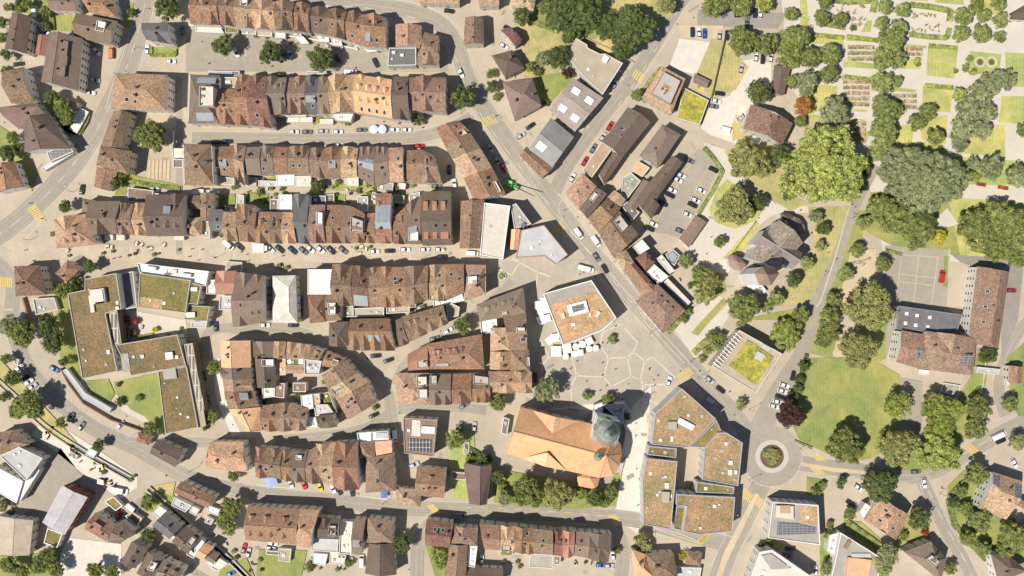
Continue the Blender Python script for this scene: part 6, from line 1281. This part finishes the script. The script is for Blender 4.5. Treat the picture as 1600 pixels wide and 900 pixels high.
parasol(584, 202, 1.9, (.62, .68, .78), 'left pale blue parasol on the second row street'); parasol(597, 202, 1.9, (.62, .68, .78), 'right pale blue parasol on the second row street')
parasol(423, 752, 2.6, (.32, .42, .62), 'large square blue market parasol beside the bottom road', True, 20); parasol(592, 388 + 100, .1, WC, 'x') if False else None
parasol(592, 277, .9, (.3, .32, .6), 'small violet blue parasol on a garden terrace'); parasol(548, 283, 1.6, (.35, .4, .7), 'blue parasol on the cream garden terrace', True); parasol(600, 773, 1.4, (.12, .2, .5), 'small dark blue market parasol beside the bottom road', True)
for i, (x, y) in enumerate(((447, 187), (468, 187), (500, 190))): flat('%d,%d %d,%d %d,%d %d,%d' % (x, y - 4, x + 20, y - 4, x + 20, y + 4, x, y + 4), 2.8, 'cr', ['left', 'middle', 'right'][i] + ' cream shop awning below the second row from top', 'awning', '', 0, .05, win=False, name='shop_awning')
for i, (x, y, w) in enumerate(((164, 371, 12), (182, 371, 12), (355, 427 - 40, 0), (405, 388, 12), (272, 371, 15))):
    if w: flat('%d,%d %d,%d %d,%d %d,%d' % (x, y - 4, x + w, y - 4, x + w, y + 4, x, y + 4), 2.8, 'cr', ['first', 'second', '', 'fourth', 'third'][i] + ' pale shop awning from the left above the market street', 'awning', '', 0, .05, win=False, name='shop_awning')
flat('394,380 412,381 412,395 394,395', 3, 'wh', 'white market tent in the slanted parking bays', 'tent', '', 0, .1, win=False, name='market_tent')
flat('353,408 378,410 377,424 353,423', 2.8, 'be', 'beige cafe awning beside the red roof', 'awning', '', 0, .1, win=False, name='cafe_awning')
flat('326,111 374,111 374,119 326,119', 3, 'sl', 'long glazed bus shelter above the hipped corner house', 'shelter', '', 0, .1, win=False, name='bus_shelter', inlays=(('327,112 363,112 363,118 327,118', 'glass', .15),))
# market tables
def table(x, y, lab):
    t_ = thing("table", (*P(x, y), .03), lab, "table", x, y, 'outdoor tables ' + lab.split('table ')[-1], rz=rnd.uniform(0, 1.5)); mb = MB(); mb.box((0, 0, .74), (1.6, .9, .05)); mb.obj("tabletop", M['plain'], t_, (.7, .6, .45))
    for sx in (-.7, .7):
        for sy in (-.35, .35): mb = MB(); mb.box((sx, sy, .36), (.06, .06, .7)); mb.obj("leg", M['frame'], t_)
    for sy in (-.8, .8): mb = MB(); mb.box((0, sy, .42), (1.6, .3, .05)); mb.box((0, sy, .2), (1.3, .06, .4)); mb.obj("bench", M['wood'], t_)
for x, y in ((168, 384), (175, 386), (214, 380), (222, 382), (257, 382), (565, 385), (572, 389), (440, 417), (660, 180), (236, 388), (562, 396)): table(x, y, 'wooden outdoor table near ' + near(x, y))
# yards: pots, benches and heaps of everyday things that make a courtyard
def yard(s_, n, where):
    q = pts(s_)
    x0, x1 = min(p[0] for p in q), max(p[0] for p in q); y0, y1 = min(p[1] for p in q), max(p[1] for p in q); k = 0
    while k < n:
        x, y = rnd.uniform(x0, x1), rnd.uniform(y0, y1)
        if not inside((x, y), q): continue
        w_ = P(x, y)
        if any(inside(w_, f) for f in FOOT): k += .34; continue
        k += 1; ty = rnd.choice(['pot', 'pot', 'crate', 'chest', 'shrub'])
        if ty == 'pot' or ty == 'shrub':
            t_ = thing("planter", (*w_, .25), 'round planter with leafy plant ' + where, "planter", x, y, None, rz=0); t_["group"] = 'planters ' + where
            mb = MB(); mb.lathe((0, 0, 0), [(.35, 0), (.5, .6), (.42, .6)], 10); mb.obj("pot", M['plain'], t_, (.4, .2, .12)); o = link("plant", SMALL[0], t_, LC[rnd.choice('dmty')][0]); sz = rnd.uniform(.5, 1.1); o.scale = (sz, sz, sz); o.location = (0, 0, .3)
        elif ty == 'crate':
            t_ = thing("storage_box", (*w_, .25), 'small pale storage box ' + where, "box", x, y, None, rz=rnd.uniform(0, 3)); t_["group"] = 'storage boxes ' + where
            mb = MB(); mb.box((0, 0, .45), (1.5, 1, .9)); mb.obj("body", M['plain'], t_, rnd.choice([(.7, .66, .58), (.3, .28, .25), (.12, .14, .16)])); mb = MB(); mb.box((0, 0, .94), (1.6, 1.1, .08)); mb.obj("lid", M['plain'], t_, (.5, .47, .42))
        else:
            t_ = thing("bench", (*w_, .25), 'small wooden bench ' + where, "bench", x, y, None, rz=rnd.uniform(0, 3)); t_["group"] = 'benches ' + where
            mb = MB(); mb.box((0, 0, .45), (1.6, .45, .06)); mb.obj("seat", M['wood'], t_); mb = MB(); mb.box((0, .22, .7), (1.6, .05, .4)); mb.obj("backrest", M['wood'], t_)
            for sx in (-.6, .6): mb = MB(); mb.box((sx, 0, .2), (.08, .4, .42)); mb.obj("leg", M['frame'], t_)
for s_, n, w_ in (('300,44 560,60 600,82 560,80 300,50', 26, 'in front of the top row'), ('335,276 660,282 660,300 335,296', 34, 'in the gardens behind the third row'), ('300,298 660,302 640,325 330,325', 34, 'in the gardens above the market row'), ('410,575 560,640 500,660 410,630', 18, 'inside the rounded block'),
                 ('485,860 570,868 565,895 480,890', 16, 'in the bottom yards'), ('785,865 960,875 960,890 785,885', 14, 'behind the bottom street houses'), ('540,478 720,460 700,480 545,500', 12, 'behind the houses below the market street'), ('1040,430 1090,440 1110,480 1060,460', 8, 'in the slanted row gardens'),
                 ('100,390 330,390 330,400 100,400', 10, 'on the market street'), ('1490,750 1590,760 1590,850 1530,850', 12, 'in the right edge gardens'), ('140,710 215,745 190,775 120,720', 12, 'on the building site'), ('240,780 420,880 400,900 260,800', 10, 'beside the stream houses'),
                 ('90,150 130,160 110,210 80,190', 8, 'in the left road garden'), ('200,495 290,505 280,530 200,530', 8, 'in the paved courtyard')):
    yard(s_, n, w_)
# fountain and planter
t_ = thing("octagonal_fountain", (*P(784, 431), .03), "octagonal planted stone fountain at the east end of the market street", "fountain", 784, 431, 'f')
mb = MB(); mb.lathe((0, 0, 0), [(2.0, 0), (2.0, .7), (1.6, .7), (1.6, .5)], 8); mb.obj("basin", M['plain'], t_, (.55, .55, .42)); mb = MB(); mb.lathe((0, 0, .5), [(.35, 0), (.25, 1.2), (.4, 1.3), (.1, 1.7)], 10); mb.obj("column", M['plain'], t_, (.5, .47, .4))
o = link("planting", SMALL[0], t_, LC['t'][0]); o.scale = (1.3, 1.3, 1); o.location = (0, 0, .3)
# street lamps
mb = MB(); mb.cyl((0, 0, 0), (0, 0, 7), .09, .06, 6); LPm = me_of(mb, "pole", [M['cap']]); mb = MB(); mb.cyl((0, 0, 6.9), (1.5, 0, 7.2), .05, .04, 5); LA = me_of(mb, "arm", [M['cap']]); mb = MB(); mb.box((1.8, 0, 7.2), (.8, .3, .14)); LH = me_of(mb, "lamp_head", [M['frame']])
for x, y, a in ((735, 60, 200), (770, 185, 200), (838, 270, 210), (880, 330, 30), (1015, 520, 210), (1090, 590, 30), (1170, 640, 30), (115, 300, 120), (48, 375, 120), (190, 120, 160), (1250, 700, 60), (1170, 750, 20), (1468, 770, 180), (1400, 730, 90), (600, 785, 90), (300, 735, 60), (870, 402, 220), (970, 120, 130), (1330, 340, 180), (1285, 430, 180), (215, 20, 0), (520, 398, 90), (340, 402, 90), (660, 404, 90), (1000, 614, 30), (1078, 565, 200), (1012, 845, 90), (1140, 800, 0)):
    t_ = thing("street_lamp", (*P(x, y), .03), 'thin dark street lamp near ' + near(x, y), 'street lamp', x, y, 'street lamps', rz=math.radians(a)); link("pole", LPm, t_); link("arm", LA, t_); link("lamp_head", LH, t_)
# people: one continuous body each, hair and clothing as children
def body_mesh(walk, seed):
    vs = [(0, 0, .95), (0, 0, 1.15), (0, 0, 1.38), (0, 0, 1.5), (.02, 0, 1.62), (.02, 0, 1.74), (0, .17, 1.4), (-.08 * walk, .24, 1.12), (.1 * walk, .25, .86), (.14 * walk, .25, .78), (0, -.17, 1.4), (.08 * walk, -.24, 1.12), (-.05, -.25, .88), (-.02, -.25, .79),
          (0, .1, .9), (.16 * walk, .1, .5), (.05 * walk, .1, .08), (.2 + .05 * walk, .11, .04), (0, -.1, .9), (-.05 * walk, -.1, .5), (-.3 * walk, -.1, .1), (-.12 * walk + .03, -.11, .04)]
    es = [(0, 1), (1, 2), (2, 3), (3, 4), (4, 5), (2, 6), (6, 7), (7, 8), (8, 9), (2, 10), (10, 11), (11, 12), (12, 13), (0, 14), (14, 15), (15, 16), (16, 17), (0, 18), (18, 19), (19, 20), (20, 21)]
    rd = [.14, .13, .15, .06, .09, .08, .07, .05, .035, .03, .07, .05, .035, .03, .1, .07, .045, .04, .1, .07, .045, .04]
    me = bpy.data.meshes.new("person"); me.from_pydata(vs, es, []); o = bpy.data.objects.new("person", me); col.objects.link(o); md = o.modifiers.new("s", 'SKIN')
    for i, r_ in enumerate(rd): me.skin_vertices[0].data[i].radius = (r_, r_)
    me.skin_vertices[0].data[0].use_root = True; o.modifiers.new("u", 'SUBSURF').levels = 1
    dg = bpy.context.evaluated_depsgraph_get(); out = bpy.data.meshes.new_from_object(o.evaluated_get(dg)); bpy.data.objects.remove(o); out.name = "person"; out.materials.clear(); out.materials.append(M['skin']); return out
M['skin'] = obj_color_mat("skin", [], base=(.45, .28, .2)); M['cloth'] = obj_color_mat("clothing", [L(8, 2, .5, .9, 1.1)])
for kk in (.6, 1.0):
    pass
BD = [body_mesh(.5, 1), body_mesh(1.0, 2)]
hm = MB(); hm.lathe((.01, 0, 1.66), [(.115, 0), (.12, .06), (.09, .12), (.02, .15)], 10); HM = me_of(hm, "hair", [M['cloth']]); jm = MB(); jm.lathe((0, 0, .92), [(.2, 0), (.19, .2), (.21, .45), (.1, .56)], 10)
for sy in (-1, 1): jm.cyl((0, sy * .16, 1.42), (0, sy * .26, 1.1), .09, .065, 8)
JM = me_of(jm, "jacket", [M['cloth']]); tm_ = MB()
for sy in (-1, 1): tm_.cyl((0, sy * .1, .97), (.03, sy * .1, .5), .13, .1, 8); tm_.cyl((.03, sy * .1, .52), (0, sy * .1, .12), .1, .075, 8)
TM = me_of(tm_, "trousers", [M['cloth']])
CL = [((.04, .04, .05), 'black'), ((.5, .48, .45), 'pale'), ((.07, .1, .2), 'blue'), ((.3, .05, .04), 'red'), ((.12, .1, .07), 'brown')]
PEOPLE = [(230, 386), (178, 404), (187, 402), (868, 412), (905, 429), (1014, 576), (1020, 594), (961, 510), (1293, 395), (1306, 405), (1330, 320), (1122, 386), (1103, 397), (336, 403), (388, 408), (316, 390), (1162, 250), (521, 397), (1092, 580), (1139, 612), (48, 318), (66, 342), (1335, 324), (891, 576), (1022, 602), (1470, 762)]
for q_, n_ in (('20,385 780,385 780,405 20,408', 22), ('840,545 1010,530 1040,595 880,600', 8), ('990,640 1010,640 1000,800 985,800', 5), ('1090,380 1200,310 1330,320 1300,420', 7), ('320,60 640,90 640,108 320,108', 6), ('450,190 680,190 680,200 450,200', 8), ('905,590 985,600 990,640 905,625', 4)):
    q_ = pts(q_); k_ = 0
    while k_ < n_:
        x, y = rnd.uniform(min(p[0] for p in q_), max(p[0] for p in q_)), rnd.uniform(min(p[1] for p in q_), max(p[1] for p in q_))
        if inside((x, y), q_) and not any(inside(P(x, y), f_) for f_ in FOOT): PEOPLE.append((x, y)); k_ += 1
for i, (x, y) in enumerate(PEOPLE):
    j, jn = CL[i % 5]; k, kn = CL[(i * 2 + 1) % 5]
    t_ = thing("person", (*P(x, y), .14 if x < 1240 else .36), f'person in {jn} top and {kn} trousers near {near(x, y)}', 'person', x, y, 'people walking', rz=rnd.uniform(0, 6.28), data=BD[i % 2])
    t_.visible_shadow = True; link("hair", HM, t_, (.06, .04, .03)); link("jacket", JM, t_, j); link("trousers", TM, t_, k)
# playground and yard pieces
for i, (x, y, a) in enumerate(((1349, 407, 20), (1340, 412, -10))):
    t_ = thing("swing_frame" if i else "climbing_frame", (*P(x, y), .38), ['curved wooden climbing frame on the playground sand', 'small wooden swing frame on the playground sand'][i], 'play frame', x, y, 'p', rz=math.radians(a))
    for sx in (-2.2, 2.2):
        for sy in (-.8, .8): mb = MB(); mb.cyl((sx, sy, 0), (sx, sy * .1, 2.3), .08, .07, 6); mb.obj("leg", M['wood'], t_)
    mb = MB(); mb.cyl((-2.4, 0, 2.3), (2.4, 0, 2.3), .08, .08, 6); mb.obj("crossbar", M['wood'], t_)
t_ = thing("sandpit_shelter", (*P(1326, 470), .38), 'x', 'shelter', 0, 0, 'p'); THINGS.pop(); bpy.data.objects.remove(t_)
# garden walls and fences
def wallrun(s_, h_, lab, c_=(.5, .46, .38), t=.3, nm="garden_wall"):
    l = [P(*q) for q in pts(s_)]; cx_, cy_ = l[0]; mb = MB(); band(mb, [(x - cx_, y - cy_) for x, y in l], t, h_, 0); o = mb.obj(nm, M['plaster'], None, c_); o.location = (cx_, cy_, 0); q = pts(s_); adopt(o, lab, 'wall', q[0][0], q[0][1], 'walls')
wallrun('97,575 110,600 133,630 175,655 230,675', 2.4, 'long brick red retaining wall beside the sloping left road', (.30, .19, .13), .4); wallrun('38,465 50,505', 2.2, 'brick red wall beside the left junction terrace', (.34, .17, .11), .6)
wallrun('1132,62 1112,150 1107,158 1093,196', 1.8, 'dark boundary wall beside the dry grass', (.14, .11, .09), .25); wallrun('1326,325 1305,400 1282,470 1275,480', .5, 'long low pale wall beside the park lane', (.6, .55, .45), .4); wallrun('272,205 272,235', 1.6, 'white wall beside the stepped square', (.8, .77, .7))
wallrun('296,40 340,42 400,52 480,60 560,78', 1.2, 'white garden wall in front of the top row', (.75, .72, .66), .5); wallrun('1540,560 1533,615', .8, 'pale wall beside the school lawn', (.6, .56, .48)); wallrun('1480,760 1474,800 1500,850', .6, 'low wall following the curving road', (.55, .5, .42)); wallrun('1483,389 1480,435', 1.2, 'pale fence wall on the right of the tarmac court', (.7, .65, .5), .15)
wallrun('973,700 978,672 962,630', 1.6, 'grey wall curving behind the church tower', (.5, .48, .43), .5); wallrun('968,742 975,718 980,715', 1.6, 'short pale wall at the choir end', (.55, .52, .46), .5); wallrun('880,48 905,56 955,78 990,98', 1.2, 'low wall between the meadow trees and path', (.5, .46, .4), .25)
# stepped square slabs
for i in range(6):
    o = sheet("stone_step", [(232 + i * 6, 250), (236 + i * 6, 250), (235 + i * 6, 282), (230 + i * 6, 280)], .2 + i * .02, 'sand')
# ================================================================== windows, labels, light, camera
add_windows()
ORD = ['first', 'second', 'third', 'fourth', 'fifth', 'sixth', 'seventh', 'eighth', 'ninth', 'tenth', 'eleventh', 'twelfth', 'thirteenth', 'fourteenth', 'fifteenth', 'sixteenth', 'seventeenth', 'eighteenth', 'nineteenth', 'twentieth']
by = {}
for o, lab, x, y, kind in THINGS: by.setdefault(lab, []).append((x, y, o, kind))
for lab, g in by.items():
    g.sort(key=lambda e: (e[0], e[1]))
    for i, (x, y, o, kind) in enumerate(g):
        if kind is None or len(g) == 1: l = lab
        elif len(g) == 2: l = lab + [', the left one', ', the right one'][i]
        else: l = lab + (', leftmost' if i == 0 else ', rightmost' if i == len(g) - 1 else ', %s from left' % (ORD[i] if i < 20 else str(i + 1) + 'th'))
        if len(l.split()) > 16: l = l.replace("tiled ", "")
        if len(l.split()) > 16: l = l.replace("with roof terrace ", "").replace(" leafy", "")
        o["label"] = l
        if len(l.split()) > 16 or len(l.split()) < 4: print("LABEL LENGTH", len(l.split()), l)
kc = {}
for o, lab, x, y, kind in THINGS:
    if kind: kc[kind] = kc.get(kind, 0) + 1
for o, lab, x, y, kind in THINGS:
    if kind and kc[kind] > 1: o["group"] = kind

el = math.radians(62); d = Vector((.87 * math.cos(el), .49 * math.cos(el), -math.sin(el)))
sun = bpy.data.lights.new("sun", 'SUN'); sun.energy = SUN_E; sun.angle = math.radians(.5); sun.color = (1, .945, .86)
so = bpy.data.objects.new("sun", sun); sc.collection.objects.link(so); so.rotation_euler = d.to_track_quat('-Z', 'Y').to_euler(); so.location = (-300, -220, 600)
wd = bpy.data.worlds.new("World"); sc.world = wd; wd.use_nodes = True; nt = wd.node_tree; bg = nt.nodes["Background"]
sk = nt.nodes.new("ShaderNodeTexSky"); sk.sky_type = 'NISHITA'; sk.sun_disc = False; sk.sun_elevation = el; sk.sun_rotation = math.atan2(-.885, -.466); sk.dust_density = .3; sk.air_density = .7; sk.ozone_density = .5
nt.links.new(sk.outputs[0], bg.inputs[0]); bg.inputs[1].default_value = SKY_E
cam = bpy.data.cameras.new("camera"); co = bpy.data.objects.new("camera", cam); sc.collection.objects.link(co); co.location = (0, 0, HC); co.rotation_euler = (0, 0, 0)
cam.sensor_width = 36; cam.lens = 36 / (2 * (800 * S / HC)); cam.clip_end = 6000; cam.clip_start = 1; sc.camera = co
sc.view_settings.view_transform = 'Standard'; sc.view_settings.look = 'None'; sc.view_settings.exposure = 0; sc.view_settings.gamma = 1
sc.cycles.max_bounces = 5; sc.cycles.diffuse_bounces = 2
print("THINGS", len(THINGS), "OBJECTS", len(bpy.data.objects))
